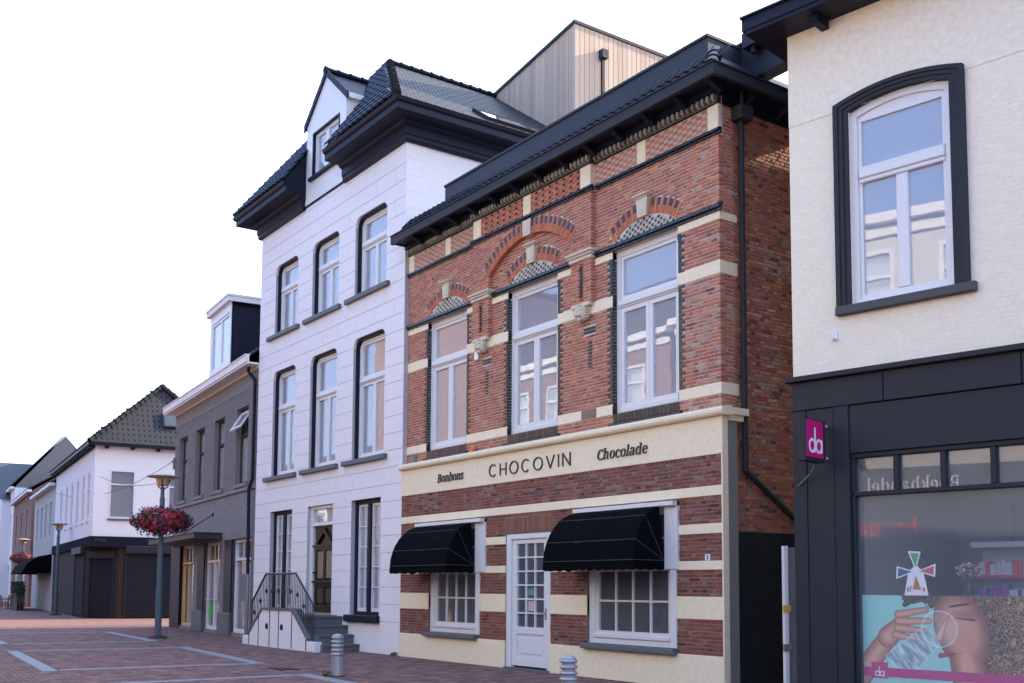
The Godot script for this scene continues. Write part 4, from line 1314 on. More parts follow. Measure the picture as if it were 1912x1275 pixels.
func awning(x0: float, x1: float, label: String):
	var o := thing("awning", label, "awning", Vector3((x0 + x1) / 2, 2.0, 0.06), 0.0, "black awnings of the brick shop")
	var hw := (x1 - x0) / 2
	# hoops: (out from the wall, height), a little narrower towards the top
	var hoop := [[0.02, 0.985, 0.10], [0.13, 0.968, 0.09], [0.25, 0.915, 0.07], [0.37, 0.825, 0.05], [0.475, 0.705, 0.035], [0.56, 0.57, 0.02], [0.625, 0.42, 0.01], [0.672, 0.25, 0.0], [0.69, 0.08, 0.0]]
	var c := MB.new()
	var nseg := 24
	for k in hoop.size() - 1:
		var a = hoop[k]; var b = hoop[k + 1]
		for q in nseg:
			var f0 := q / float(nseg); var f1 := (q + 1) / float(nseg)
			var s0 := -0.012 * sin(f0 * PI) * (0.5 + 0.5 * sin(k * 2.3)); var s1 := -0.012 * sin(f1 * PI) * (0.5 + 0.5 * sin(k * 2.3))
			var p0 := Vector3(lerpf(-hw + a[2], hw - a[2], f0), a[1] + s0, a[0]); var p1 := Vector3(lerpf(-hw + a[2], hw - a[2], f1), a[1] + s1, a[0])
			var p2 := Vector3(lerpf(-hw + b[2], hw - b[2], f1), b[1] + s1 * 0.5, b[0]); var p3 := Vector3(lerpf(-hw + b[2], hw - b[2], f0), b[1] + s0 * 0.5, b[0])
			var na := hoop_normal(hoop, k); var nb := hoop_normal(hoop, k + 1)
			c.tri(p0, p1, p2, na, na, nb)
			c.tri(p0, p2, p3, na, nb, nb)
	for e in [-1.0, 1.0]:
		for k in hoop.size() - 1:
			var a = hoop[k]; var b = hoop[k + 1]
			var root := Vector3(e * hw, 0.08, 0.0)
			c.tri(root, Vector3(e * (hw - a[2]), a[1], a[0]), Vector3(e * (hw - b[2]), b[1], b[0]), Vector3(e, 0.1, 0.1), Vector3(e, 0.1, 0.1), Vector3(e, 0.1, 0.1))
	var cn := part("canopy", c, M.canvas, o)
	var v := MB.new()
	var segs := int(hw * 2 / 0.02)
	for q in segs:
		var xa := -hw + 2 * hw * q / segs; var xb := -hw + 2 * hw * (q + 1) / segs
		var ya := -0.06 - 0.028 * absf(sin((xa + hw) / 0.21 * PI)); var yb := -0.06 - 0.028 * absf(sin((xb + hw) / 0.21 * PI))
		var za := 0.693 + 0.008 * sin(xa * 9.0); var zb := 0.693 + 0.008 * sin(xb * 9.0)
		v.quad(Vector3(xa, 0.085, 0.69), Vector3(xb, 0.085, 0.69), Vector3(xb, yb, zb), Vector3(xa, ya, za), Vector3(0, 0, 1))
	for e in [-1.0, 1.0]:
		for q in 34:
			var za := 0.69 * q / 34.0; var zb := 0.69 * (q + 1) / 34.0
			v.quad(Vector3(e * hw, 0.085, za), Vector3(e * hw, 0.085, zb), Vector3(e * hw, -0.06 - 0.028 * absf(sin(zb / 0.21 * PI)), zb), Vector3(e * hw, -0.06 - 0.028 * absf(sin(za / 0.21 * PI)), za), Vector3(e, 0, 0))
	part("valance", v, M.canvas, o)
	for h in [hoop[3], hoop[6], hoop[8]]:
		var s := MB.new()
		s.tube([Vector3(-hw, 0.08, 0.0), Vector3(-hw + h[2], h[1] + 0.003, h[0] + 0.003), Vector3(hw - h[2], h[1] + 0.003, h[0] + 0.003), Vector3(hw, 0.08, 0.0)], 0.006, 5)
		part("seam", s, M.seam, o)

# ---------------------------------------------------------------- white townhouse
func build_white_house():
	var s := thing("white_townhouse", "tall white plastered townhouse with dark blue cornice, gabled dormer and stoop", "house", Vector3(-9.2, 0, 0))
	var X := 9.2
	# openings in local x (0 .. 9.2)
	var cols := [[1.18, 2.84], [3.84, 5.54], [6.51, 8.25]]
	var op := []          # [x0, x1, y0, y1, corner radius]
	for c in cols:
		op.append([c[0], c[1], 9.17, 11.30, 0.24])
		op.append([c[0], c[1], 4.86, 8.05, 0.24])
	op.append([1.20, 2.80, 0.90, 3.83, 0.01])
	op.append([3.85, 5.47, 0.88, 3.83, 0.01])
	op.append([6.55, 8.15, 0.90, 3.83, 0.01])
	var holes := []
	for o in op: holes.append(rect(o[0], o[2], o[1], o[3]))
	# backing wall, with spandrels that close the rounded corners
	part("front_wall", wall_with_holes(0.0, X, 0.0, 12.55, -0.36, -0.010, holes), M.stucco_joint, s)
	var sp := MB.new()
	for o in op:
		if o[4] < 0.05: continue
		for e in [[o[0], 1.0], [o[1], -1.0]]:
			var p := PackedVector2Array([Vector2(e[0] - e[1] * 0.001, o[3] + 0.001)])
			for k in 7:
				var q := PI / 2 * k / 6.0
				p.append(Vector2(e[0] + e[1] * o[4] * (1 - cos(q)), o[3] - o[4] + o[4] * sin(q)))
			sp.prism(p, -0.2, -0.008)
	part("spandrel", sp, M.white_stucco, s)
	var body := MB.new()
	body.box(Vector3(0, 0, -12), Vector3(0.25, 12.55, -0.36))
	body.box(Vector3(X - 0.25, 0, -12), Vector3(X - 0.004, 12.55, -0.36))
	body.box(Vector3(0.25, 0, -12), Vector3(X - 0.25, 12.55, -11.7))
	body.box(Vector3(0.25, 12.4, -11.7), Vector3(X - 0.25, 12.55, -0.36))
	for y in [0.6, 4.2, 8.5]: body.box(Vector3(0.25, y, -11.7), Vector3(X - 0.25, y + 0.25, -0.36))
	part("side_wall", body, M.white_stucco, s)
	var rooms := MB.new()
	for x in [3.3, 6.0]: rooms.box(Vector3(x, 0.1, -11.6), Vector3(x + 0.12, 12.3, -0.37))
	part("inner_wall", rooms, M.room_wall, s)
	# scored blocks
	var polys := []
	for o in op: polys.append(rounded(o[0], o[1], o[2], o[3], maxf(o[4], 0.004)))
	var ch := 0.4145
	var y := 0.0
	var r := 0
	var cuts := [0.0, 0.787]
	while cuts[-1] + ch < 12.5: cuts.append(cuts[-1] + ch)
	cuts.append(12.5)
	for k in cuts.size() - 1:
		var n := 9
		var off := 0.5 if k % 2 else 0.0
		var x := 0.0
		for c in n + 1:
			var x1 := minf(X, (c + 1 - off) * X / n)
			if x1 - x < 0.05: continue
			var b := PackedVector2Array([Vector2(x + 0.003, cuts[k] + 0.007), Vector2(x1 - 0.003, cuts[k] + 0.007), Vector2(x1 - 0.003, cuts[k + 1] - 0.007), Vector2(x + 0.003, cuts[k + 1] - 0.007)])
			var left := [b]
			for p in polys:
				var next := []
				for q in left:
					for piece in Geometry2D.clip_polygons(q, p): next.append(piece)
				left = next
			for q in left:
				if q.size() < 3: continue
				var m := MB.new()
				m.prism(q, -0.012, 0.0)
				part("plaster_block", m, M.white_stucco, s)
			x = x1
	# quoins on the return above the shop roof
	for k in 5:
		var q := MB.new()
		q.box(Vector3(X - 0.005, 12.5 - (k + 1) * 0.4145 + 0.003, -0.56), Vector3(X + 0.002, 12.5 - k * 0.4145 - 0.003, -0.005))
		part("plaster_quoin", q, M.white_stucco, s)
	# windows of the upper floors
	for o in op.slice(0, 6):
		var nv := MB.new()
		nv.ring(rounded(o[0] + 0.001, o[1] - 0.001, o[2] + 0.001, o[3] - 0.001, o[4]), rounded(o[0] + 0.055, o[1] - 0.055, o[2] + 0.02, o[3] - 0.055, o[4] - 0.03), -0.26, -0.075)
		part("window_lining", nv, M.navy, s)
		tall_window(s, o[0] + 0.05, o[1] - 0.05, o[2] + 0.02, o[3] - 0.05, -0.17, o[2] + (o[3] - o[2]) * 0.655, {"fw": 0.075, "sash": 0.07, "r": 0.2})
		boxp("window_sill", Vector3(o[0] - 0.42, o[2] - 0.11, -0.2), Vector3(o[1] + 0.20, o[2] + 0.012, 0.11), M.bluestone, s, 0.012)
	# ground floor windows: dark blue frame, two small-paned casements
	for o in [op[6], op[8]]:
		var x0: float = o[0]; var x1: float = o[1]
		var f := MB.new()
		f.ring(rounded(x0 + 0.001, x1 - 0.001, o[2] + 0.001, o[3] - 0.001, 0.003), rounded(x0 + 0.13, x1 - 0.13, o[2] + 0.10, o[3] - 0.11, 0.002), -0.25, -0.12)
		f.cbox(Vector3((x0 + x1) / 2 - 0.075, o[2] + 0.1, -0.24), Vector3((x0 + x1) / 2 + 0.075, o[3] - 0.11, -0.10), 0.012)
		var w := part("window", f, M.navy, s)
		for q in [[x0 + 0.13, (x0 + x1) / 2 - 0.075], [(x0 + x1) / 2 + 0.075, x1 - 0.13]]:
			var c := MB.new()
			c.ring(rounded(q[0], q[1], o[2] + 0.1, o[3] - 0.11, 0.003), rounded(q[0] + 0.055, q[1] - 0.055, o[2] + 0.19, o[3] - 0.17, 0.002), -0.22, -0.16)
			part("casement", c, M.white_paint, w)
			var b0: float = o[2] + 0.19; var b1: float = o[3] - 0.17
			for k in range(1, 5): boxp("glazing_bar", Vector3(q[0] + 0.05, b0 + (b1 - b0) * k / 5.0 - 0.014, -0.215), Vector3(q[1] - 0.05, b0 + (b1 - b0) * k / 5.0 + 0.014, -0.165), M.white_paint, w, 0.005)
			var mx: float = (q[0] + q[1]) / 2 + 0.05
			boxp("glazing_bar", Vector3(mx - 0.014, b0, -0.214), Vector3(mx + 0.014, b1, -0.166), M.white_paint, w, 0.005)
			for k in 5:
				pane(w, q[0] + 0.05, mx, b0 + (b1 - b0) * k / 5.0, b0 + (b1 - b0) * (k + 1) / 5.0, -0.19)
				pane(w, mx, q[1] - 0.05, b0 + (b1 - b0) * k / 5.0, b0 + (b1 - b0) * (k + 1) / 5.0, -0.19)
		boxp("window_sill", Vector3(x0 - 0.16, o[2] - 0.16, -0.2), Vector3(x1 + 0.04, o[2] + 0.012, 0.10), M.navy, s, 0.012)
	# front door
	var d = op[7]
	var fr := MB.new()
	fr.ring(rounded(d[0] + 0.001, d[1] - 0.001, d[2] + 0.001, d[3] - 0.001, 0.003), rounded(d[0] + 0.20, d[1] - 0.12, d[2] + 0.001, d[3] - 0.09, 0.002), -0.22, -0.09)
	fr.cbox(Vector3(d[0] + 0.2, 3.27, -0.2), Vector3(d[1] - 0.12, 3.36, -0.06), 0.012)
	part("door_frame", fr, M.white_paint, s)
	pane(s, d[0] + 0.2, d[1] - 0.12, 3.36, d[3] - 0.09, -0.15)
	var lf := MB.new()
	var x0: float = d[0] + 0.205; var x1: float = d[1] - 0.125
	lf.box(Vector3(x0, 0.90, -0.22), Vector3(x1, 3.265, -0.17))
	var mx := (x0 + x1) / 2
	for q in [[x0 + 0.02, x0 + 0.16], [x1 - 0.16, x1 - 0.02], [mx - 0.06, mx + 0.06]]: lf.cbox(Vector3(q[0], 0.95, -0.17), Vector3(q[1], 2.75, -0.135), 0.01)
	for q in [[0.95, 1.12], [1.62, 1.78], [2.62, 2.75]]: lf.cbox(Vector3(x0 + 0.02, q[0], -0.17), Vector3(x1 - 0.02, q[1], -0.13), 0.01)
	lf.cbox(Vector3(x0 - 0.04, 1.72, -0.17), Vector3(x1 + 0.02, 1.78, -0.08), 0.012)
	lf.cbox(Vector3(x0 - 0.02, 2.70, -0.17), Vector3(x1 + 0.02, 2.76, -0.08), 0.012)
	lf.prism(PackedVector2Array([Vector2(x0 + 0.1, 2.78), Vector2(x0 + 0.22, 2.78), Vector2(mx, 3.10), Vector2(x1 - 0.22, 2.78), Vector2(x1 - 0.1, 2.78), Vector2(mx, 3.22)]), -0.17, -0.10)
	var door := part("door", lf, M.varnish, s)
	for q in [[x0 + 0.19, mx - 0.09], [mx + 0.09, x1 - 0.19]]:
		boxp("door_panel", Vector3(q[0], 1.16, -0.17), Vector3(q[1], 1.58, -0.148), mat(0.055, 0.042, 0.028, 0.25), door, 0.02)
		boxp("door_panel", Vector3(q[0], 1.84, -0.17), Vector3(q[1], 2.58, -0.150), mat(0.20, 0.165, 0.115, 0.3), door, 0.02)
	var kn := MB.new()
	kn.ball(Vector3(x0 + 0.09, 2.0, -0.09), Vector3(0.03, 0.03, 0.04), 10, 6)
	part("door_knob", kn, M.iron, door)
	boxp("door_sill", Vector3(d[0] + 0.05, 0.86, -0.2), Vector3(d[1] - 0.05, 0.915, 0.03), mat(0.40, 0.30, 0.17, 0.6), s)
	# cornice in two lengths, broken by the dormer; it returns along the side
	var prof := [Vector2(-0.05, 12.47), Vector2(0.07, 12.47), Vector2(0.10, 12.52), Vector2(0.10, 12.60), Vector2(0.13, 12.64), Vector2(0.13, 12.82), Vector2(0.20, 12.86), Vector2(0.24, 12.92), Vector2(0.60, 12.94), Vector2(0.63, 12.95), Vector2(0.63, 13.10), Vector2(0.68, 13.13), Vector2(0.70, 13.17), Vector2(0.72, 13.22), Vector2(-0.05, 13.22)]
	for seg in [[-0.02, 3.28, true, false], [5.86, X + 0.02, false, true]]:
		var c := MB.new()
		for k in prof.size() - 1:
			var a: Vector2 = prof[k]; var b: Vector2 = prof[k + 1]
			var nn := Vector3(0, -(b.x - a.x), b.y - a.y).normalized()
			if k == prof.size() - 2: nn = Vector3.UP
			var l0: float = seg[0] - (a.x if seg[2] else 0.0); var l1: float = seg[0] - (b.x if seg[2] else 0.0)
			var r0: float = seg[1] + (a.x if seg[3] else 0.0); var r1: float = seg[1] + (b.x if seg[3] else 0.0)
			c.quad(Vector3(l0, a.y, a.x), Vector3(r0, a.y, a.x), Vector3(r1, b.y, b.x), Vector3(l1, b.y, b.x), nn)
			if seg[3]: c.quad(Vector3(r0, a.y, a.x), Vector3(r0, a.y, -12), Vector3(r1, b.y, -12), Vector3(r1, b.y, b.x), Vector3(nn.z, nn.y, 0))
			if seg[2]: c.quad(Vector3(l0, a.y, a.x), Vector3(l0, a.y, -12), Vector3(l1, b.y, -12), Vector3(l1, b.y, b.x), Vector3(-nn.z, nn.y, 0))
		var pp := PackedVector2Array(prof)
		var cap := MB.new()
		cap.xf = Transform3D(Basis(Vector3(0, 0, 1), Vector3(0, 1, 0), Vector3(-1, 0, 0)), Vector3(seg[1] if not seg[3] else seg[0] + 0.02, 0, 0))
		cap.prism(pp, 0.0, 0.02, true)
		c.v.append_array(cap.v); c.n.append_array(cap.n); c.c.append_array(cap.c); c.uv.append_array(cap.uv)
		part("cornice", c, M.navy, s)
	# roof: ridge runs back from a steep hip over the street front
	var ex := 0.68
	var ey := 13.20
	var apex := Vector3(X / 2, 16.92, -1.95)
	var back := Vector3(X / 2, 16.92, -12)
	var deck := MB.new()
	deck.face(Vector3(X + ex, ey, ex), Vector3(X + ex, ey, -12), back, apex)
	deck.face(Vector3(-ex, ey, ex), Vector3(-ex, ey, -12), back, apex)
	var fl := sqrt((ex + 1.95) * (ex + 1.95) + 3.72 * 3.72)
	var face_poly := PackedVector2Array([Vector2(0, 0), Vector2(X + 2 * ex, 0), Vector2(X / 2 + ex, fl)])
	var gap := PackedVector2Array([Vector2(3.28 + ex, -0.5), Vector2(5.87 + ex, -0.5), Vector2(5.87 + ex, fl * 0.30), Vector2(3.28 + ex, fl * 0.30)])
	var fu := Vector3(0, 3.72, -ex - 1.95).normalized()
	deck.xf = Transform3D(Basis(Vector3.RIGHT, fu, Vector3.RIGHT.cross(fu)), Vector3(-ex, ey, ex))
	for q in Geometry2D.clip_polygons(face_poly, gap): deck.prism(q, -0.03, 0.0)
	deck.xf = Transform3D.IDENTITY
	deck.tri(Vector3(-ex, ey, -12), Vector3(X + ex, ey, -12), back, Vector3(0, 0, -1), Vector3(0, 0, -1), Vector3(0, 0, -1))
	for ex2 in [3.27, 5.86]:
		var eb := MB.new()
		eb.xf = Transform3D(Basis(Vector3(0, 0, -1), Vector3.UP, Vector3(1, 0, 0)), Vector3(ex2, 0, 0))
		eb.prism(PackedVector2Array([Vector2(-ex, ey - 0.05), Vector2(0.3, ey - 0.05), Vector2(0.3, ey + (ex + 0.3) / (ex + 1.95) * 3.72 + 0.05), Vector2(-ex, ey + 0.05)]), 0.0, 0.02, true)
		part("roof_end_board", eb, M.navy, s)
	part("roof_deck", deck, mat(0.012, 0.012, 0.015, 0.8), s)
	var tones := [Color(0.008, 0.011, 0.022), Color(0.011, 0.014, 0.027), Color(0.006, 0.008, 0.017)]
	var tl := []
	var run := X / 2 + ex
	var hgt := apex.y - ey
	var upr := Vector3(-run, hgt, 0).normalized()
	var slen := sqrt(run * run + hgt * hgt)
	# right slope: width runs back from the eave corner
	tile_slope(s, Vector3(X + ex + 0.03, ey + 0.02, -6.42), Vector3(0, 0, 1), upr, 6.42 + ex, slen - 0.05, func(x, yy): return (6.42 + ex - x) > yy / slen * (ex + 1.95) - 0.02, tl, 0.27, 0.36)
	var zf := ex + 1.95
	var flen := sqrt(zf * zf + hgt * hgt)
	var upf := Vector3(0, hgt, -zf).normalized()
	var mid_half := 1.36
	tile_slope(s, Vector3(-ex, ey + 0.02, ex + 0.03), Vector3.RIGHT, upf, X + 2 * ex, flen, func(x, yy):
		var t: float = yy / flen
		var inx: bool = x > t * run and x < X + 2 * ex - t * run
		var yw: float = ey + t * hgt
		var dor: float = maxf(0.0, mid_half - maxf(0.0, yw - 14.85) * 1.17)
		return inx and (absf(x - run) > dor or yw > 16.0), tl, 0.27, 0.36)
	build_tiles(tl, s, M.tile, tones, 300, 0.27, 0.36)
	var rd := MB.new()
	rd.col = tones[0]
	var ridge := part("ridge_cap", rd_tiles(apex + Vector3(0, 0.04, 0), Vector3(X / 2, 16.96, -7.5), 0.33, 0.10, tones[1]), M.tile, s)
	part("hip_cap", rd_tiles(Vector3(X + ex - 0.02, ey + 0.08, ex - 0.02), apex + Vector3(0, 0.05, 0), 0.24, 0.105, Color(0.05, 0.052, 0.06)), M.tile, s)
	part("hip_cap", rd_tiles(Vector3(-ex + 0.02, ey + 0.08, ex - 0.02), apex + Vector3(0, 0.05, 0), 0.24, 0.105, Color(0.05, 0.052, 0.06)), M.tile, s)
	# skylight in the right slope
	var sk := MB.new()
	sk.xf = Transform3D(Basis(Vector3(0, 0, -1), upr, Vector3(0, 0, -1).cross(upr)), Vector3(X + ex, ey, -2.2) + upr * 0.55)
	sk.box(Vector3(0, 0, 0.0), Vector3(1.5, 0.06, 0.09)); sk.box(Vector3(0, 0.84, 0), Vector3(1.5, 0.9, 0.09)); sk.box(Vector3(0, 0.06, 0), Vector3(0.06, 0.84, 0.09)); sk.box(Vector3(1.44, 0.06, 0), Vector3(1.5, 0.84, 0.09))
	var skl := part("skylight", sk, M.anthracite, s)
	var sg := MB.new()
	sg.xf = sk.xf
	sg.box(Vector3(0.06, 0.06, 0.06), Vector3(1.44, 0.84, 0.075))
	part("skylight_pane", sg, mat(0.6, 0.65, 0.7, 0.05, {"metal": 0.9}), skl)
	build_dormer(s, tones)
	# timber-clad extension rising behind the roof
	var t := thing("timber_extension", "tall timber-clad roof extension with vertical boards behind the townhouse roof", "extension", Vector3(-0.6, 12.4, -5.7))
	var core := MB.new()
	core.prism(PackedVector2Array([Vector2(-7, 0), Vector2(-0.02, 0), Vector2(-0.02, 5.17), Vector2(-7, 4.15)]), -5.0, -0.02, true)
	part("core", core, M.room_wall, t)
	var woods := [Color(0.58, 0.435, 0.315), Color(0.62, 0.47, 0.34), Color(0.55, 0.405, 0.29), Color(0.64, 0.495, 0.355)]
	var wm := mat(1, 1, 1, 0.75, {"vc": true, "tex": noise_tex(71, 0.02, Color(0.93, 0.925, 0.92), Color.WHITE, 512, 4), "nor": noise_tex(72, 0.2, Color.WHITE, Color.WHITE, 512, 3, true, 3.0), "size": 0.9, "ns": 0.1})
	for k in 46:
		var a := -0.0 - k * 0.145
		var b := MB.new()
		b.col = woods[rng.randi() % 4] * rng.randf_range(0.92, 1.06)
		var y0: float = 5.17 + (a - 0.14) * 0.146
		b.prism(PackedVector2Array([Vector2(a - 0.137, 0.0), Vector2(a, 0.0), Vector2(a, 5.17 + a * 0.146), Vector2(a - 0.137, y0)]), -0.02, 0.0 + rng.randf_range(-0.002, 0.002))
		part("board", b, wm, t)
	for k in 28:
		var b := MB.new()
		b.col = woods[rng.randi() % 4] * rng.randf_range(0.95, 1.1)
		b.xf = Transform3D(Basis(Vector3(0, 0, -1), Vector3(0, 1, 0), Vector3(1, 0, 0)), Vector3.ZERO)
		b.cbox(Vector3(k * 0.178 + 0.004, 0, -0.02), Vector3(k * 0.178 + 0.172, 5.17, 0.003), 0.006)
		part("board", b, wm, t)
	var ed := MB.new()
	ed.prism(PackedVector2Array([Vector2(-7, 4.15), Vector2(0.04, 5.18), Vector2(0.04, 5.27), Vector2(-7, 4.24)]), -5.0, 0.05, true)
	part("roof_edge", ed, M.zinc_dark, t)
	var pp2 := MB.new()
	pp2.box(Vector3(0.02, 0.2, -1.02), Vector3(0.10, 4.4, -0.93))
	var pipe := part("downpipe", pp2, M.zinc_dark, t)
	boxp("hopper_head", Vector3(0.0, 4.38, -1.08), Vector3(0.19, 4.63, -0.87), M.zinc_dark, pipe)
	build_stoop()

func rd_tiles(a: Vector3, b: Vector3, step: float, r: float, col: Color) -> MB:
	var m := MB.new()
	m.col = col
	var n := int((b - a).length() / step)
	for k in n:
		var p := a.lerp(b, k / float(n)); var q := a.lerp(b, (k + 1.08) / float(n))
		m.cone(p, q, r, r * 0.82, 10)
		m.cone(p, p.lerp(q, 0.14), r * 1.14, r * 1.1, 10)
	return m

func build_dormer(s: Node3D, tones: Array):
	var x0 := 3.30
	var x1 := 5.85
	var mid := (x0 + x1) / 2
	var g := MB.new()
	var zf := 0.02
	var wx0 := 3.72; var wx1 := 5.46; var wy0 := 13.28; var wy1 := 14.60
	g.prism(PackedVector2Array([Vector2(x0, 12.72), Vector2(wx0, 12.72), Vector2(wx0, 14.93), Vector2(x0, 14.93)]), -0.25, zf)
	g.prism(PackedVector2Array([Vector2(wx1, 12.72), Vector2(x1, 12.72), Vector2(x1, 14.93), Vector2(wx1, 14.93)]), -0.25, zf)
	g.prism(PackedVector2Array([Vector2(wx0, 12.72), Vector2(wx1, 12.72), Vector2(wx1, wy0), Vector2(wx0, wy0)]), -0.25, zf)
	g.prism(PackedVector2Array([Vector2(wx0, wy1), Vector2(wx1, wy1), Vector2(wx1, 14.93), Vector2(wx0, 14.93)]), -0.25, zf)
	g.prism(PackedVector2Array([Vector2(x0, 14.93), Vector2(x1, 14.93), Vector2(mid, 16.02)]), -0.25, zf)
	g.box(Vector3(x0, 12.72, -3.0), Vector3(x0 + 0.1, 14.93, -0.25))
	g.box(Vector3(x1 - 0.1, 12.72, -3.0), Vector3(x1, 14.93, -0.25))
	var d := part("dormer", g, M.white_paint, s)
	boxp("dormer_base", Vector3(x0 - 0.01, 12.56, -0.2), Vector3(x1 + 0.01, 12.72, 0.03), M.white_paint, d)
	boxp("dormer_line", Vector3(x0 - 0.012, 12.535, -0.2), Vector3(x1 + 0.012, 12.562, 0.042), M.navy, d)
	boxp("dormer_eave", Vector3(x1, 14.86, -2.9), Vector3(x1 + 0.12, 15.0, 0.0), M.white_paint, d)
	boxp("dormer_eave", Vector3(x0 - 0.12, 14.86, -2.9), Vector3(x0, 15.0, 0.0), M.white_paint, d)
	var f := MB.new()
	f.ring(rounded(wx0 + 0.001, wx1 - 0.001, wy0, wy1 - 0.001, 0.003), rounded(wx0 + 0.05, wx1 - 0.05, wy0 + 0.05, wy1 - 0.05, 0.002), -0.2, 0.035)
	part("dormer_lining", f, M.navy, d)
	for q in [[wx0 + 0.05, mid - 0.03], [mid - 0.03, wx1 - 0.05]]:
		var c := MB.new()
		c.ring(rounded(q[0], q[1], wy0 + 0.05, wy1 - 0.05, 0.003), rounded(q[0] + 0.10, q[1] - 0.10, wy0 + 0.15, wy1 - 0.15, 0.002), -0.15, -0.05)
		part("dormer_casement", c, M.white_paint, d)
		pane(d, q[0] + 0.1, q[1] - 0.1, wy0 + 0.15, wy1 - 0.15, -0.09)
	boxp("dormer_sill", Vector3(wx0 - 0.1, wy0 - 0.09, -0.1), Vector3(wx1 + 0.06, wy0 + 0.004, 0.12), M.navy, d, 0.01)
	boxp("dormer_room", Vector3(x0 + 0.11, 12.9, -1.3), Vector3(x1 - 0.11, 14.9, -1.2), M.room_wall, d)
	# tiled gable roof of the dormer
	var half := (x1 - x0) / 2 + 0.12
	var rise := 1.19
	var lst := []
	var sl := sqrt(half * half + rise * rise)
	for e in [1.0, -1.0]:
		var up := Vector3(-e * half, rise, 0).normalized()
		var o := Vector3(mid + e * half, 14.93, -2.75 if e > 0 else 0.06)
		tile_slope(d, o, Vector3(0, 0, e), up, 2.8, sl + 0.02, func(x, y): return true, lst)
		var dk := MB.new()
		dk.face(Vector3(mid + e * half, 14.92, 0.05), Vector3(mid + e * half, 14.92, -3.2), Vector3(mid, 14.92 + rise, -3.2), Vector3(mid, 14.92 + rise, 0.05))
		part("dormer_deck", dk, M.navy, d)
		var vg := MB.new()
		for k in 5:
			var a := Vector3(mid + e * half, 14.93, 0.0).lerp(Vector3(mid, 14.93 + rise, 0.0), k / 5.0)
			var b := Vector3(mid + e * half, 14.93, 0.0).lerp(Vector3(mid, 14.93 + rise, 0.0), (k + 1.06) / 5.0)
			vg.prism(PackedVector2Array([Vector2(a.x, a.y - 0.13), Vector2(b.x, b.y - 0.13), Vector2(b.x, b.y + 0.07), Vector2(a.x, a.y + 0.09)]), 0.03, 0.075 - 0.004 * (k % 2), true)
		part("verge_tile", vg, M.tile if false else M.navy, d)
	build_tiles(lst, d, M.tile, tones, 300)
	part("dormer_ridge", rd_tiles(Vector3(mid, 16.15, 0.10), Vector3(mid, 16.15, -2.2), 0.33, 0.10, tones[1]), M.tile, d)

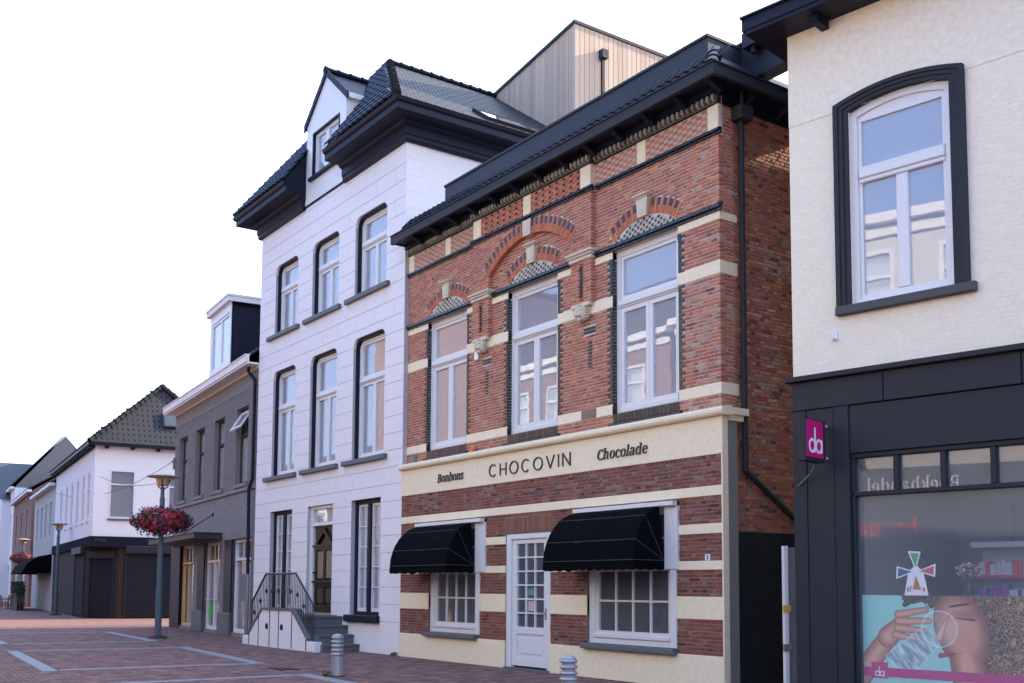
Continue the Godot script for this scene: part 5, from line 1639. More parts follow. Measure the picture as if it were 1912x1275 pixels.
func build_stoop():
	var o := thing("entrance_stoop", "white stoop with dark stone steps and iron railing before the townhouse door", "stoop", Vector3(-9.2, 0, 0))
	var zf := 1.15
	var L := 2.66; var R := 6.55      # local x of the cheek wall's ends
	var cheek := PackedVector2Array([Vector2(L, 0), Vector2(R, 0), Vector2(R, 0.29), Vector2(R - 0.95, 0.985), Vector2(L + 0.95, 0.985), Vector2(L, 0.29)])
	var c := MB.new()
	c.prism(cheek, zf - 0.16, zf, true)
	part("cheek_wall", c, M.white_stucco, o)
	for x in [L + 0.03, L + 0.70, L + 1.47, L + 2.08, L + 2.93, R - 0.06]:
		var h := 0.30 if x < L + 0.1 or x > R - 0.2 else minf(0.985, 0.29 + minf(x - L, R - x) * 0.73)
		boxp("dark_stripe", Vector3(x - 0.025, 0.02, zf - 0.02), Vector3(x + 0.025, h, zf + 0.004), M.navy, o)
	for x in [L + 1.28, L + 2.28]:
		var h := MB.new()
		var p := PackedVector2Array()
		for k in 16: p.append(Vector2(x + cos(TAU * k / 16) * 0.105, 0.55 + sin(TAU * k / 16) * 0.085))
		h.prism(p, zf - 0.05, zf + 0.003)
		part("hole_shade_disc", h, mat(0.004, 0.004, 0.005, 0.9), o)  # near-black disc: the shade inside an oval hole, put in as colour
	var cp := MB.new()
	for seg in [[Vector2(L - 0.04, 0.28), Vector2(L + 0.95, 0.99)], [Vector2(L + 0.93, 0.99), Vector2(R - 0.93, 0.99)], [Vector2(R - 0.95, 0.99), Vector2(R + 0.04, 0.28)]]:
		var d: Vector2 = (seg[1] - seg[0]).normalized()
		var nn := Vector2(-d.y, d.x)
		cp.prism(PackedVector2Array([seg[0], seg[1], seg[1] + nn * 0.055, seg[0] + nn * 0.055]), zf - 0.26, zf + 0.03, true)
	part("coping", cp, M.bluestone, o)
	for e in [[R + 0.0, R + 0.44], [L - 0.44, L]]: boxp("end_block", Vector3(e[0], 0, zf - 0.2), Vector3(e[1], 0.25, zf + 0.01), M.white_stucco, o, 0.015)
	# landing and steps down to either side
	boxp("landing", Vector3(L + 0.7, 0.0, 0.005), Vector3(R - 0.72, 0.88, zf - 0.16), M.bluestone, o)
	for e in [1.0, -1.0]:
		for k in 4:
			var y := 0.865 - k * 0.225
			var x: float = (R - 0.72 + k * 0.33) if e > 0 else (L + 0.70 - k * 0.33)
			var st := MB.new()
			st.box(Vector3(x - 0.02 * e, 0, 0.005), Vector3(x + e * 0.33, y - 0.045, zf - 0.162))
			var sp := part("step", st, M.bluestone, o)
			var tr := MB.new()
			tr.box(Vector3(x - 0.02 * e, y - 0.045, 0.005), Vector3(x + e * 0.36, y, zf - 0.161))
			part("tread", tr, mat(0.17, 0.17, 0.165, 0.7, {"tex": noise_tex(81, 0.04, Color(0.6, 0.6, 0.6), Color.WHITE), "size": 0.5}), sp)
	# iron railing along the cheek wall
	var rail := [Vector3(L - 0.02, 1.17, zf - 0.08), Vector3(L + 0.95, 1.955, zf - 0.08), Vector3(R - 0.95, 1.955, zf - 0.08), Vector3(R + 0.20, 1.13, zf - 0.08)]
	var base := [Vector3(L - 0.02, 0.31, zf - 0.08), Vector3(L + 0.95, 1.03, zf - 0.08), Vector3(R - 0.95, 1.03, zf - 0.08), Vector3(R + 0.20, 0.25, zf - 0.08)]
	var h := MB.new()
	h.tube(rail, 0.026, 8)
	part("handrail", h, M.iron, o)
	var n := 40
	for k in n + 1:
		var x := lerpf(rail[0].x, rail[3].x, k / float(n))
		var top := along(rail, x); var bot := along(base, x)
		var b := MB.new()
		b.cone(Vector3(x, bot, zf - 0.08), Vector3(x, top, zf - 0.08), 0.011, 0.011, 6)
		if k % 4 == 2:
			var my := bot + (top - bot) * 0.5
			for q in 4:
				var a0 := TAU * q / 4; var a1 := TAU * (q + 1) / 4
				b.cone(Vector3(x + cos(a0) * 0.06, my + sin(a0) * 0.08, zf - 0.08), Vector3(x + cos(a1) * 0.06, my + sin(a1) * 0.08, zf - 0.08), 0.011, 0.011, 5)
		part("baluster", b, M.iron, o)

func along(p: Array, x: float) -> float:
	for k in p.size() - 1:
		if x <= p[k + 1].x + 1e-4: return lerpf(p[k].y, p[k + 1].y, clampf((x - p[k].x) / (p[k + 1].x - p[k].x), 0, 1))
	return p[-1].y

# ---------------------------------------------------------------- grey house
func build_grey_house():
	var s := thing("grey_house", "dark grey painted house with roof dormer, empty shopfront and canopy", "house", Vector3(-9.2, 0, -0.05), -5.2)
	var L := -11.55
	var wx := [[-10.75, -9.45], [-8.15, -6.85], [-5.42, -4.08], [-2.58, -1.20]]
	var shop := [[-10.0, -7.85], [-6.25, -4.10], [-2.65, -0.47]]
	var holes := []
	for w in wx: holes.append(rect(w[0], 4.92, w[1], 7.42))
	for w in shop: holes.append(rect(w[0], 0.12, w[1], 3.15))
	part("front_wall", wall_with_holes(L, 0.0, 0.0, 8.6, -0.35, -0.012, holes), M.grey_mortar, s)
	var body := MB.new()
	body.box(Vector3(L, 0, -9), Vector3(L + 0.3, 8.6, -0.35)); body.box(Vector3(-0.3, 0, -9), Vector3(0, 8.6, -0.35)); body.box(Vector3(L + 0.3, 0, -9), Vector3(-0.3, 8.6, -8.7))
	body.box(Vector3(L + 0.3, 8.4, -8.7), Vector3(-0.3, 8.6, -0.35)); body.box(Vector3(L + 0.3, 4.2, -8.7), Vector3(-0.3, 4.4, -0.35))
	part("side_wall", body, M.grey_stucco, s)
	var rm := MB.new()
	rm.box(Vector3(-6.6, 0.02, -8.6), Vector3(-6.5, 8.3, -0.4))
	rm.box(Vector3(L + 0.31, 0.0, -8.6), Vector3(-0.31, 0.02, -0.36))
	part("inner_wall", rm, M.room_wall, s)
	var bricks := []
	var bh := []
	for w in wx: bh.append(rect(w[0], 4.9, w[1], 7.50))
	lay(bricks, Transform3D.IDENTITY, L, 0.0, 4.76, 7.93, bh, {"palette": [Color(0.225, 0.22, 0.228), Color(0.245, 0.24, 0.248), Color(0.205, 0.20, 0.208)], "joint": 0.014})
	build_bricks(bricks, s, M.brick, "brick", 300)
	boxp("upper_band", Vector3(L, 7.93, -0.1), Vector3(0, 8.52, 0.01), M.grey_stucco, s, 0.01)
	boxp("string_course", Vector3(L, 4.64, -0.1), Vector3(0, 4.76, 0.07), M.grey_stucco, s, 0.015)
	boxp("fascia", Vector3(L, 3.15, -0.1), Vector3(0, 4.64, 0.015), M.grey_stucco, s, 0.006)
	for w in wx:
		var f := MB.new()
		f.ring(rounded(w[0] + 0.001, w[1] - 0.001, 4.921, 7.419, 0.003), rounded(w[0] + 0.09, w[1] - 0.09, 5.02, 7.32, 0.002), -0.24, -0.16)
		f.cbox(Vector3(w[0] + 0.09, 6.50, -0.23), Vector3(w[1] - 0.09, 6.58, -0.13), 0.01)
		var win := part("window", f, M.brown, s)
		pane(win, w[0] + 0.09, w[1] - 0.09, 5.02, 6.50, -0.2)
		if w[0] > -3:
			# the top light stands open, hinged at its head
			var ol := MB.new()
			ol.xf = Transform3D(Basis(Vector3.RIGHT, deg_to_rad(-32)), Vector3(0, 7.30, -0.15))
			ol.ring(rounded(w[0] + 0.1, w[1] - 0.1, -0.72, 0.0, 0.003), rounded(w[0] + 0.17, w[1] - 0.17, -0.65, -0.07, 0.002), -0.02, 0.03)
			var op := part("open_light", ol, M.white_wall, win)
			var og := MB.new()
			og.xf = ol.xf
			og.quad(Vector3(w[0] + 0.17, -0.65, 0), Vector3(w[1] - 0.17, -0.65, 0), Vector3(w[1] - 0.17, -0.07, 0), Vector3(w[0] + 0.17, -0.07, 0), Vector3(0, 0, 1))
			part("pane", og, M.glass, win)
		else: pane(win, w[0] + 0.09, w[1] - 0.09, 6.58, 7.32, -0.2)
		boxp("window_sill", Vector3(w[0] - 0.05, 4.80, -0.2), Vector3(w[1] + 0.05, 4.925, 0.06), M.grey_stucco, s, 0.01)
		var sol := MB.new()
		for k in 20:
			var a: float = w[0] - 0.05 + (w[1] - w[0] + 0.1) * k / 20.0
			sol.cbox(Vector3(a + 0.004, 7.42, -0.05), Vector3(a + (w[1] - w[0] + 0.1) / 20.0 - 0.004, 7.62, 0.004), 0.004)
		part("lintel_bricks", sol, mat(0.15, 0.14, 0.142, 0.85), s).set_meta("kind", "stuff")
	# gutter, roof, dormer
	var gu := MB.new()
	gu.box(Vector3(L - 0.35, 8.50, -0.1), Vector3(0.0, 8.56, 0.42))
	gu.box(Vector3(L - 0.35, 8.56, 0.36), Vector3(0.0, 8.77, 0.46))
	gu.box(Vector3(L - 0.35, 8.77, 0.33), Vector3(0.0, 8.80, 0.49))
	part("gutter", gu, M.white_wall, s)
	boxp("eave_board", Vector3(L, 8.40, 0.012), Vector3(0.0, 8.50, 0.06), mat(0.55, 0.48, 0.40, 0.7), s)
	var rdk := MB.new()
	rdk.face(Vector3(L - 0.3, 8.70, 0.35), Vector3(0.02, 8.70, 0.35), Vector3(0.02, 12.2, -4.4), Vector3(L - 0.3, 12.2, -4.4))
	rdk.face(Vector3(L - 0.3, 8.70, -9.2), Vector3(0.02, 8.70, -9.2), Vector3(0.02, 12.2, -4.4), Vector3(L - 0.3, 12.2, -4.4))
	rdk.tri(Vector3(L, 8.6, 0.1), Vector3(L, 8.6, -9), Vector3(L, 12.15, -4.4), Vector3(-1, 0, 0), Vector3(-1, 0, 0), Vector3(-1, 0, 0))
	part("roof_deck", rdk, mat(0.02, 0.02, 0.024, 0.8), s)
	var tl := []
	var up := Vector3(0, 3.5, -4.75).normalized()
	tile_slope(s, Vector3(L - 0.3, 8.72, 0.36), Vector3.RIGHT, up, 11.85, 5.8, func(x, y): return true, tl, 0.24, 0.34)
	build_tiles(tl, s, M.tile, [Color(0.022, 0.023, 0.029), Color(0.026, 0.027, 0.034), Color(0.018, 0.019, 0.024)], 60, 0.24, 0.34)
	var dm := MB.new()
	var d0 := -7.62; var d1 := -4.74
	dm.box(Vector3(d0, 9.0, -3.6), Vector3(d0 + 0.08, 11.66, -0.32)); dm.box(Vector3(d1 - 0.08, 9.0, -3.6), Vector3(d1, 11.66, -0.32))
	dm.box(Vector3(d0, 11.5, -3.6), Vector3(d1, 11.66, -0.32))
	var dor := part("dormer", dm, M.navy, s)
	var df := MB.new()
	df.ring(rounded(d0, d1, 9.2, 11.66, 0.003), rounded(d0 + 0.30, d1 - 0.16, 9.55, 11.33, 0.002), -0.40, -0.29)
	part("dormer_front", df, M.white_paint, dor)
	var dr := MB.new()
	dr.cbox(Vector3(d0 - 0.12, 11.66, -3.7), Vector3(d1 + 0.10, 11.84, -0.16), 0.01)
	dr.box(Vector3(d0 - 0.14, 11.84, -3.7), Vector3(d1 + 0.12, 11.88, -0.14))
	part("dormer_roof", dr, M.white_wall, dor)
	boxp("dormer_flashing", Vector3(d0 - 0.14, 11.88, -3.7), Vector3(d1 + 0.12, 11.90, -0.13), M.zinc_dark, dor)
	for k in 2:
		var a := d0 + 0.30 + k * 1.21
		var c := MB.new()
		c.ring(rounded(a, a + 1.21, 9.55, 11.33, 0.003), rounded(a + 0.1, a + 1.11, 9.65, 11.23, 0.002), -0.38, -0.32)
		part("dormer_casement", c, M.white_paint, dor)
		pane(dor, a + 0.1, a + 1.11, 9.65, 11.23, -0.35)
	boxp("dormer_room", Vector3(d0 + 0.1, 9.2, -1.6), Vector3(d1 - 0.1, 11.5, -1.5), M.curtain, dor)
	# shopfront
	for q in [[L, -10.0], [-7.85, -7.2], [-7.2, -6.25], [-4.10, -3.55], [-3.55, -2.65], [-0.47, 0.0]]:
		var dark: bool = q[0] in [-7.2, -3.55] or q[0] == L
		boxp("pier", Vector3(q[0], 0, -0.1), Vector3(q[1], 3.15, 0.03 if dark else 0.012), M.navy if dark else M.grey_stucco, s, 0.01)
		if q[0] in [-3.55, -7.2]: boxp("pier_foot", Vector3(q[0] - 0.5, 0, 0.01), Vector3(q[1] + 0.02, 0.75, 0.09), M.bluestone, s, 0.02)
	var ki := 0
	for w in shop:
		var f := MB.new()
		f.ring(rounded(w[0] + 0.001, w[1] - 0.001, 0.121, 3.149, 0.003), rounded(w[0] + 0.10, w[1] - 0.10, 0.24, 3.04, 0.002), -0.2, -0.1)
		f.cbox(Vector3(w[0] + 0.1, 2.44, -0.19), Vector3(w[1] - 0.1, 2.53, -0.07), 0.01)
		var mid: float = (w[0] + w[1]) / 2 + (0.35 if ki == 2 else 0.0)
		f.cbox(Vector3(mid - 0.04, 0.24, -0.19), Vector3(mid + 0.04, 2.44, -0.08), 0.01)
		var win := part("shop_window", f, mat(0.55, 0.42, 0.26, 0.6) if ki == 0 else M.white_wall, s)
		for k in range(1, 4): boxp("glazing_bar", Vector3(w[0] + 0.1 + (w[1] - w[0] - 0.2) * k / 4.0 - 0.02, 2.53, -0.18), Vector3(w[0] + 0.1 + (w[1] - w[0] - 0.2) * k / 4.0 + 0.02, 3.04, -0.1), M.grey_stucco, win, 0.006)
		for k in 4: pane(win, w[0] + 0.1 + (w[1] - w[0] - 0.2) * k / 4.0, w[0] + 0.1 + (w[1] - w[0] - 0.2) * (k + 1) / 4.0, 2.53, 3.04, -0.15)
		pane(win, w[0] + 0.1, mid - 0.04, 0.24, 2.44, -0.15)
		pane(win, mid + 0.04, w[1] - 0.1, 0.24, 2.44, -0.15)
		if ki == 1:
			for e in [-1.0, 1.0]:
				var hb := MB.new()
				hb.tube([Vector3(mid + e * 0.08, 1.15, -0.08), Vector3(mid + e * 0.08, 1.15, 0.0), Vector3(mid + e * 0.85, 1.15, 0.0), Vector3(mid + e * 0.85, 1.15, -0.08)], 0.018, 6)
				part("push_bar", hb, M.steel, win)
			var gs := MB.new()
			var p := PackedVector2Array()
			for k in 20: p.append(Vector2(mid - 0.52 + cos(TAU * k / 20) * 0.24, 0.74 + sin(TAU * k / 20) * 0.34))
			gs.prism(p, -0.128, -0.124)
			part("green_sticker", gs, M.green_sticker, win)
		if ki == 0: boxp("yellow_banner", Vector3(w[0] + 0.11, 0.3, -0.13), Vector3(w[0] + 0.45, 2.4, -0.12), M.yellow_print, win)
		ki += 1
	# flat canopy with stay rod
	var cn := MB.new()
	cn.cbox(Vector3(-11.4, 3.22, 0.016), Vector3(-3.95, 3.40, 0.95), 0.01)
	cn.box(Vector3(-11.43, 3.40, 0.016), Vector3(-3.92, 3.43, 0.98))
	var can := part("canopy", cn, mat(0.035, 0.032, 0.03, 0.6), s)
	for x in [-8.6, -5.6]:
		var r := MB.new()
		r.tube([Vector3(x - 0.6, 3.43, 0.85), Vector3(x + 0.4, 4.12, 0.02)], 0.02, 6)
		r.ball(Vector3(x + 0.4, 4.12, 0.03), Vector3(0.07, 0.07, 0.05), 8, 5)
		part("stay_rod", r, M.iron, can)
	# downpipe beside the white house
	var dp := MB.new()
	dp.tube([Vector3(-0.55, 8.55, 0.22), Vector3(-0.55, 8.35, 0.22), Vector3(-0.26, 8.05, 0.09), Vector3(-0.26, 4.95, 0.09), Vector3(-0.38, 4.65, 0.16), Vector3(-0.38, 2.0, 0.12)], 0.055, 10)
	var pipe := part("downpipe", dp, M.navy, s)
	var lp := MB.new()
	lp.tube([Vector3(-0.38, 2.0, 0.12), Vector3(-0.38, 0.0, 0.12)], 0.062, 10)
	part("pipe_guard", lp, M.steel, pipe)
	boxp("wire_anchor", Vector3(L - 0.02, 6.3, 0.0), Vector3(L + 0.16, 6.75, 0.10), M.steel, s)

# ---------------------------------------------------------------- corner shop
var FAR := Vector3(-33.0, 0, -1.0)    # corner of the side street
var FAR_SCALE := 1.08

func build_corner_shop():
	var s := thing("corner_shop", "white corner house with black tiled hip roof over a shop closed by roller shutters", "house", FAR, -6.0)
	s.scale = Vector3.ONE * FAR_SCALE
	var L := -15.5
	var D := -6.4
	var wins := []
	for x in [-12.6, -10.2, -7.9, -5.7, -3.6, -1.75]: wins.append(rect(x - 0.42, 4.55, x + 0.42, 6.85))
	part("front_wall", wall_with_holes(L, 0.0, 3.75, 8.0, -0.35, 0.0, wins), M.white_wall, s)
	var g := wall_with_holes(0.0, -D - 0.35, 3.75, 8.0, -0.35, 0.0, [rect(0.32, 4.60, 1.46, 6.85), rect(2.95, 4.75, 3.75, 6.7)])
	var t := Transform3D(Basis(Vector3(0, 0, -1), Vector3(0, 1, 0), Vector3(1, 0, 0)), Vector3(0, 0, -0.35))
	var side := MB.new()
	for k in g.v.size():
		side.v.append(t * g.v[k]); side.n.append(t.basis * g.n[k]); side.c.append(Color.WHITE); side.uv.append(Vector2.ZERO)
	part("side_wall", side, M.white_wall, s)
	var bk := MB.new()
	bk.box(Vector3(L, 0, D - 0.3), Vector3(0, 8.0, D)); bk.box(Vector3(L, 0, D), Vector3(L + 0.3, 8, -0.35))
	bk.box(Vector3(L + 0.3, 7.8, D), Vector3(-0.36, 8.0, -0.36)); bk.box(Vector3(L + 0.3, 3.6, D), Vector3(-0.36, 3.75, -0.36))
	part("rear_wall", bk, M.white_wall, s)
	boxp("inner_wall", Vector3(L + 0.4, 3.8, -2.6), Vector3(-2.4, 7.7, -2.5), M.room_wall, s)
	boxp("inner_wall", Vector3(-2.5, 3.8, D + 0.1), Vector3(-2.4, 7.7, -0.5), M.room_wall, s)
	for w in wins:
		var f := MB.new()
		f.ring(rounded(w.x0 + 0.001, w.x1 - 0.001, w.y0, w.y1 - 0.001, 0.003), rounded(w.x0 + 0.09, w.x1 - 0.09, w.y0 + 0.09, w.y1 - 0.09, 0.002), -0.2, -0.03)
		f.box(Vector3(w.x0 + 0.09, 6.05, -0.15), Vector3(w.x1 - 0.09, 6.13, -0.05))
		var win := part("window", f, M.white_paint, s)
		pane(win, w.x0 + 0.09, w.x1 - 0.09, w.y0 + 0.09, w.y1 - 0.09, -0.12)
		boxp("window_sill", Vector3(w.x0 - 0.06, w.y0 - 0.07, -0.05), Vector3(w.x1 + 0.06, w.y0, 0.06), M.white_wall, s)
	for w in [[0.32, 1.46, 4.60, 6.85], [2.95, 3.75, 4.75, 6.7]]:
		var f := MB.new()
		f.xf = t
		f.ring(rounded(w[0] + 0.001, w[1] - 0.001, w[2], w[3] - 0.001, 0.003), rounded(w[0] + 0.07, w[1] - 0.07, w[2] + 0.08, w[3] - 0.07, 0.002), -0.15, 0.02)
		f.box(Vector3(w[0] + 0.07, 6.15, -0.12), Vector3(w[1] - 0.07, 6.22, 0.0))
		var win := part("window", f, M.white_paint, s)
		var pg := MB.new()
		pg.xf = t
		pg.quad(Vector3(w[0] + 0.07, w[2] + 0.08, -0.06), Vector3(w[1] - 0.07, w[2] + 0.08, -0.06), Vector3(w[1] - 0.07, w[3] - 0.07, -0.06), Vector3(w[0] + 0.07, w[3] - 0.07, -0.06), Vector3(0, 0, 1))
		part("pane", pg, M.glass, win)
		var sl := MB.new()
		sl.xf = t
		sl.cbox(Vector3(w[0] - 0.05, w[2] - 0.09, -0.05), Vector3(w[1] + 0.05, w[2], 0.08), 0.01)
		part("window_sill", sl, M.bluestone, s)
	# shop below, its corner cut off at the door
	var pl := PackedVector2Array([Vector2(L, 0.02), Vector2(-1.7, 0.02), Vector2(-0.02, 1.25), Vector2(-0.02, -D), Vector2(L, -D)])
	var low := MB.new()
	low.xf = Transform3D(Basis(Vector3(1, 0, 0), Vector3(0, 0, -1), Vector3(0, 1, 0)), Vector3.ZERO)
	low.prism(pl, 0.0, 3.3, true)
	part("shop_wall", low, M.brown, s)
	var fas := MB.new()
	fas.box(Vector3(L, 3.28, -0.02), Vector3(0.10, 3.76, 0.10)); fas.box(Vector3(0.0, 3.28, D), Vector3(0.10, 3.76, -0.02))
	part("shop_fascia", fas, M.dull_navy, s)
	boxp("name_plate", Vector3(0.10, 3.52, -0.62), Vector3(0.115, 3.66, -0.08), M.anthracite, s)
	# roller shutters
	shutter(s, Transform3D(Basis.IDENTITY, Vector3(0, 0, 0.0)), -5.2, -2.0, 3.0)
	var dd := Vector3(1.68, 0, -1.23).normalized()
	shutter(s, Transform3D(Basis(dd, Vector3.UP, Vector3(1.23, 0, 1.68).normalized()), Vector3(-1.7, 0, -0.02)), 0.30, 1.72, 2.75)
	shutter(s, Transform3D(Basis(Vector3(0, 0, -1), Vector3.UP, Vector3(1, 0, 0)), Vector3(0, 0, 0)), 1.55, 5.9, 3.0)
	# roof
	var a := Vector3(-1.75, 11.2, -3.2); var b := Vector3(L + 2.0, 11.2, -3.2)
	var e := 0.32
	var dk := MB.new()
	dk.face(Vector3(L - e, 8.02, e), Vector3(e, 8.02, e), a, b); dk.face(Vector3(L - e, 8.02, D - e), Vector3(e, 8.02, D - e), a, b)
	dk.tri(Vector3(e, 8.02, e), Vector3(e, 8.02, D - e), a, Vector3(1, 0.6, 0), Vector3(1, 0.6, 0), Vector3(1, 0.6, 0)); dk.tri(Vector3(L - e, 8.02, e), Vector3(L - e, 8.02, D - e), b, Vector3(-1, 0.6, 0), Vector3(-1, 0.6, 0), Vector3(-1, 0.6, 0))
	part("roof_deck", dk, mat(0.02, 0.02, 0.022, 0.8), s)
	var tl := []
	var rise := 3.18
	var run := a.x - e
	var up := Vector3(run, rise, 0).normalized()
	var sl2 := sqrt(run * run + rise * rise)
	var wd := -D + 2 * e
	tile_slope(s, Vector3(e + 0.02, 8.04, D - e), Vector3(0, 0, 1), up, wd, sl2, func(x, y): return absf(x - wd / 2) < wd / 2 * (1 - y / sl2) + 0.1, tl, 0.24, 0.32)
	var rf := 3.2 + e
	var slf := sqrt(rf * rf + rise * rise)
	tile_slope(s, Vector3(L - e, 8.04, e + 0.02), Vector3.RIGHT, Vector3(0, rise, -rf).normalized(), -L + 2 * e, slf, func(x, y): return x < -L + 2 * e - (y / slf) * 2.07 + 0.1 and x > y / slf * 2.3, tl, 0.24, 0.32)
	build_tiles(tl, s, M.slate_old, [Color(0.016, 0.019, 0.028), Color(0.022, 0.025, 0.034), Color(0.012, 0.015, 0.022)], 300, 0.24, 0.32)
	part("hip_cap", rd_tiles(Vector3(e, 8.1, e), a + Vector3(0, 0.06, 0), 0.33, 0.12, Color(0.035, 0.036, 0.04)), M.slate_old, s)
	part("hip_cap", rd_tiles(a + Vector3(0, 0.08, 0), Vector3(e, 8.1, D - e), 0.33, 0.14, Color(0.06, 0.045, 0.04)), M.slate_old, s)
	part("ridge_cap", rd_tiles(a + Vector3(0, 0.06, 0), b, 0.33, 0.12, Color(0.035, 0.036, 0.04)), M.slate_old, s)
	var gu := MB.new()
	gu.box(Vector3(L - e, 7.93, 0.14), Vector3(0.3, 8.08, 0.36)); gu.box(Vector3(0.14, 7.93, D), Vector3(0.36, 8.08, 0.14))
	part("gutter", gu, M.navy, s)
	for k in 26: boxp("eave_block", Vector3(L + 0.3 + k * 0.6, 7.82, 0.0), Vector3(L + 0.45 + k * 0.6, 7.95, 0.26), M.navy, s)
	for k in 5: boxp("eave_block", Vector3(0.0, 7.82, -0.55 - k * 1.15), Vector3(0.24, 7.95, -0.40 - k * 1.15), M.navy, s)
	var vx := MB.new()
	vx.xf = Transform3D(Basis(Vector3(0, 0, -1), up, Vector3(0, 0, -1).cross(up)), Vector3(e, 8.02, -3.05) + up * 1.2)
	vx.box(Vector3(0, 0, 0.02), Vector3(0.8, 0.9, 0.12))
	var vl := part("roof_window", vx, M.anthracite, s)
	var vg := MB.new()
	vg.xf = vx.xf
	vg.box(Vector3(0.08, 0.08, 0.12), Vector3(0.72, 0.82, 0.125))
	part("roof_window_pane", vg, mat(0.05, 0.07, 0.08, 0.3), vl)

func shutter(s: Node3D, f: Transform3D, x0: float, x1: float, h: float):
	var m := MB.new()
	m.xf = f
	var n := int((h - 0.05) / 0.085)
	for k in n:
		var y := 0.05 + k * 0.085
		m.cbox(Vector3(x0, y + 0.006, 0.0), Vector3(x1, y + 0.083, 0.045 + 0.006 * sin(k * 1.7)), 0.02)
	var sh := part("roller_shutter", m, M.shutter, s)
	var b := MB.new()
	b.xf = f
	b.cbox(Vector3(x0 - 0.10, h, -0.01), Vector3(x1 + 0.10, h + 0.34, 0.24), 0.02)
	part("shutter_box", b, M.anthracite, sh)
	for x in [x0 - 0.07, x1]:
		var r := MB.new()
		r.xf = f
		r.cbox(Vector3(x, 0, -0.01), Vector3(x + 0.07, h, 0.08), 0.01)
		part("shutter_rail", r, M.anthracite, sh)

# ---------------------------------------------------------------- houses further down the street
func far_house(called: String, label: String, u0: float, u1: float, depth: float, eave: float, ridge: float, wm: Material, rows: Array, tone: Color, gable := false, setback := 0.0, gm: Material = null):
	var s := thing(called, label, "house", FAR, -6.0)
	s.scale = Vector3.ONE * FAR_SCALE
	var holes := []
	for r in rows:
		for k in r[2]:
			var w: float = r[3]
			var cx := lerpf(u0 + 1.0, u1 - 1.0, (k + 0.5) / r[2])
			holes.append(rect(cx - w / 2, r[0], cx + w / 2, r[1]))
	var z := -setback
	var w := wall_with_holes(u0, u1, 0, eave, z - 0.35, z, holes)
	part("front_wall", w, wm, s)
	var b := MB.new()
	b.box(Vector3(u0, 0, z - depth), Vector3(u0 + 0.3, eave, z - 0.35)); b.box(Vector3(u1 - 0.3, 0, z - depth), Vector3(u1, eave, z - 0.35)); b.box(Vector3(u0 + 0.3, 0, z - depth), Vector3(u1 - 0.3, eave, z - depth + 0.3))
	b.box(Vector3(u0 + 0.3, eave - 0.2, z - depth + 0.3), Vector3(u1 - 0.3, eave, z - 0.35))
	part("side_wall", b, wm, s)
	boxp("inner_wall", Vector3(u0 + 0.31, 0.1, z - 2.2), Vector3(u1 - 0.31, eave - 0.3, z - 2.1), M.room_wall, s)
	for h in holes:
		var f := MB.new()
		f.ring(rounded(h.x0 + 0.001, h.x1 - 0.001, h.y0, h.y1 - 0.001, 0.003), rounded(h.x0 + 0.09, h.x1 - 0.09, h.y0 + 0.09, h.y1 - 0.09, 0.002), z - 0.2, z - 0.08)
		f.box(Vector3(h.x0 + 0.09, lerpf(h.y0, h.y1, 0.66), z - 0.18), Vector3(h.x1 - 0.09, lerpf(h.y0, h.y1, 0.66) + 0.08, z - 0.1))
		var win := part("window", f, M.white_paint, s)
		pane(win, h.x0 + 0.09, h.x1 - 0.09, h.y0 + 0.09, h.y1 - 0.09, z - 0.15)
	var rf := MB.new()
	rf.col = tone
	var mid := (u0 + u1) / 2
	if gable:
		for e in [u0 - 0.2, u1 + 0.2]: rf.face(Vector3(e, eave, z + 0.2), Vector3(mid, ridge, z + 0.2), Vector3(mid, ridge, z - depth), Vector3(e, eave, z - depth))
		var gw := MB.new()
		gw.prism(PackedVector2Array([Vector2(u0, eave), Vector2(u1, eave), Vector2(mid, ridge - 0.1)]), z - 0.35, z)
		part("gable", gw, wm, s)
		part("roof", rf, M.slate_old, s)
	else:
		rf.face(Vector3(u0, eave, z - depth - 0.3), Vector3(u1, eave, z - depth - 0.3), Vector3(u1, ridge, z - depth / 2), Vector3(u0, ridge, z - depth / 2))
		rf.face(Vector3(u0, eave + 0.02, z + 0.3), Vector3(u1, eave + 0.02, z + 0.3), Vector3(u1, ridge, z - depth / 2), Vector3(u0, ridge, z - depth / 2))
		part("roof", rf, M.slate_old, s)
		for e in [[u0, -1.0], [u1, 1.0]]:
			var gw := MB.new()
			gw.xf = Transform3D(Basis(Vector3(0, 0, -1), Vector3.UP, Vector3(1, 0, 0)), Vector3(e[0] - (0.3 if e[1] > 0 else 0.0), 0, z))
			gw.prism(PackedVector2Array([Vector2(0, eave), Vector2(depth, eave), Vector2(depth / 2, ridge - 0.05)]), 0.0, 0.3, true)
			part("gable", gw, gm if gm else wm, s)
		var tl := []
		var up := Vector3(0, ridge - eave, -depth / 2 - 0.3)
		tile_slope(s, Vector3(u0, eave + 0.04, z + 0.31), Vector3.RIGHT, up.normalized(), u1 - u0, up.length(), func(x, y): return true, tl, 0.30, 0.36)
		build_tiles(tl, s, M.slate_old, [tone, tone * 1.25, tone * 0.8], 0, 0.30, 0.36)
	boxp("gutter", Vector3(u0, eave - 0.12, z + 0.05), Vector3(u1, eave + 0.06, z + 0.36), M.white_wall, s)
	return s

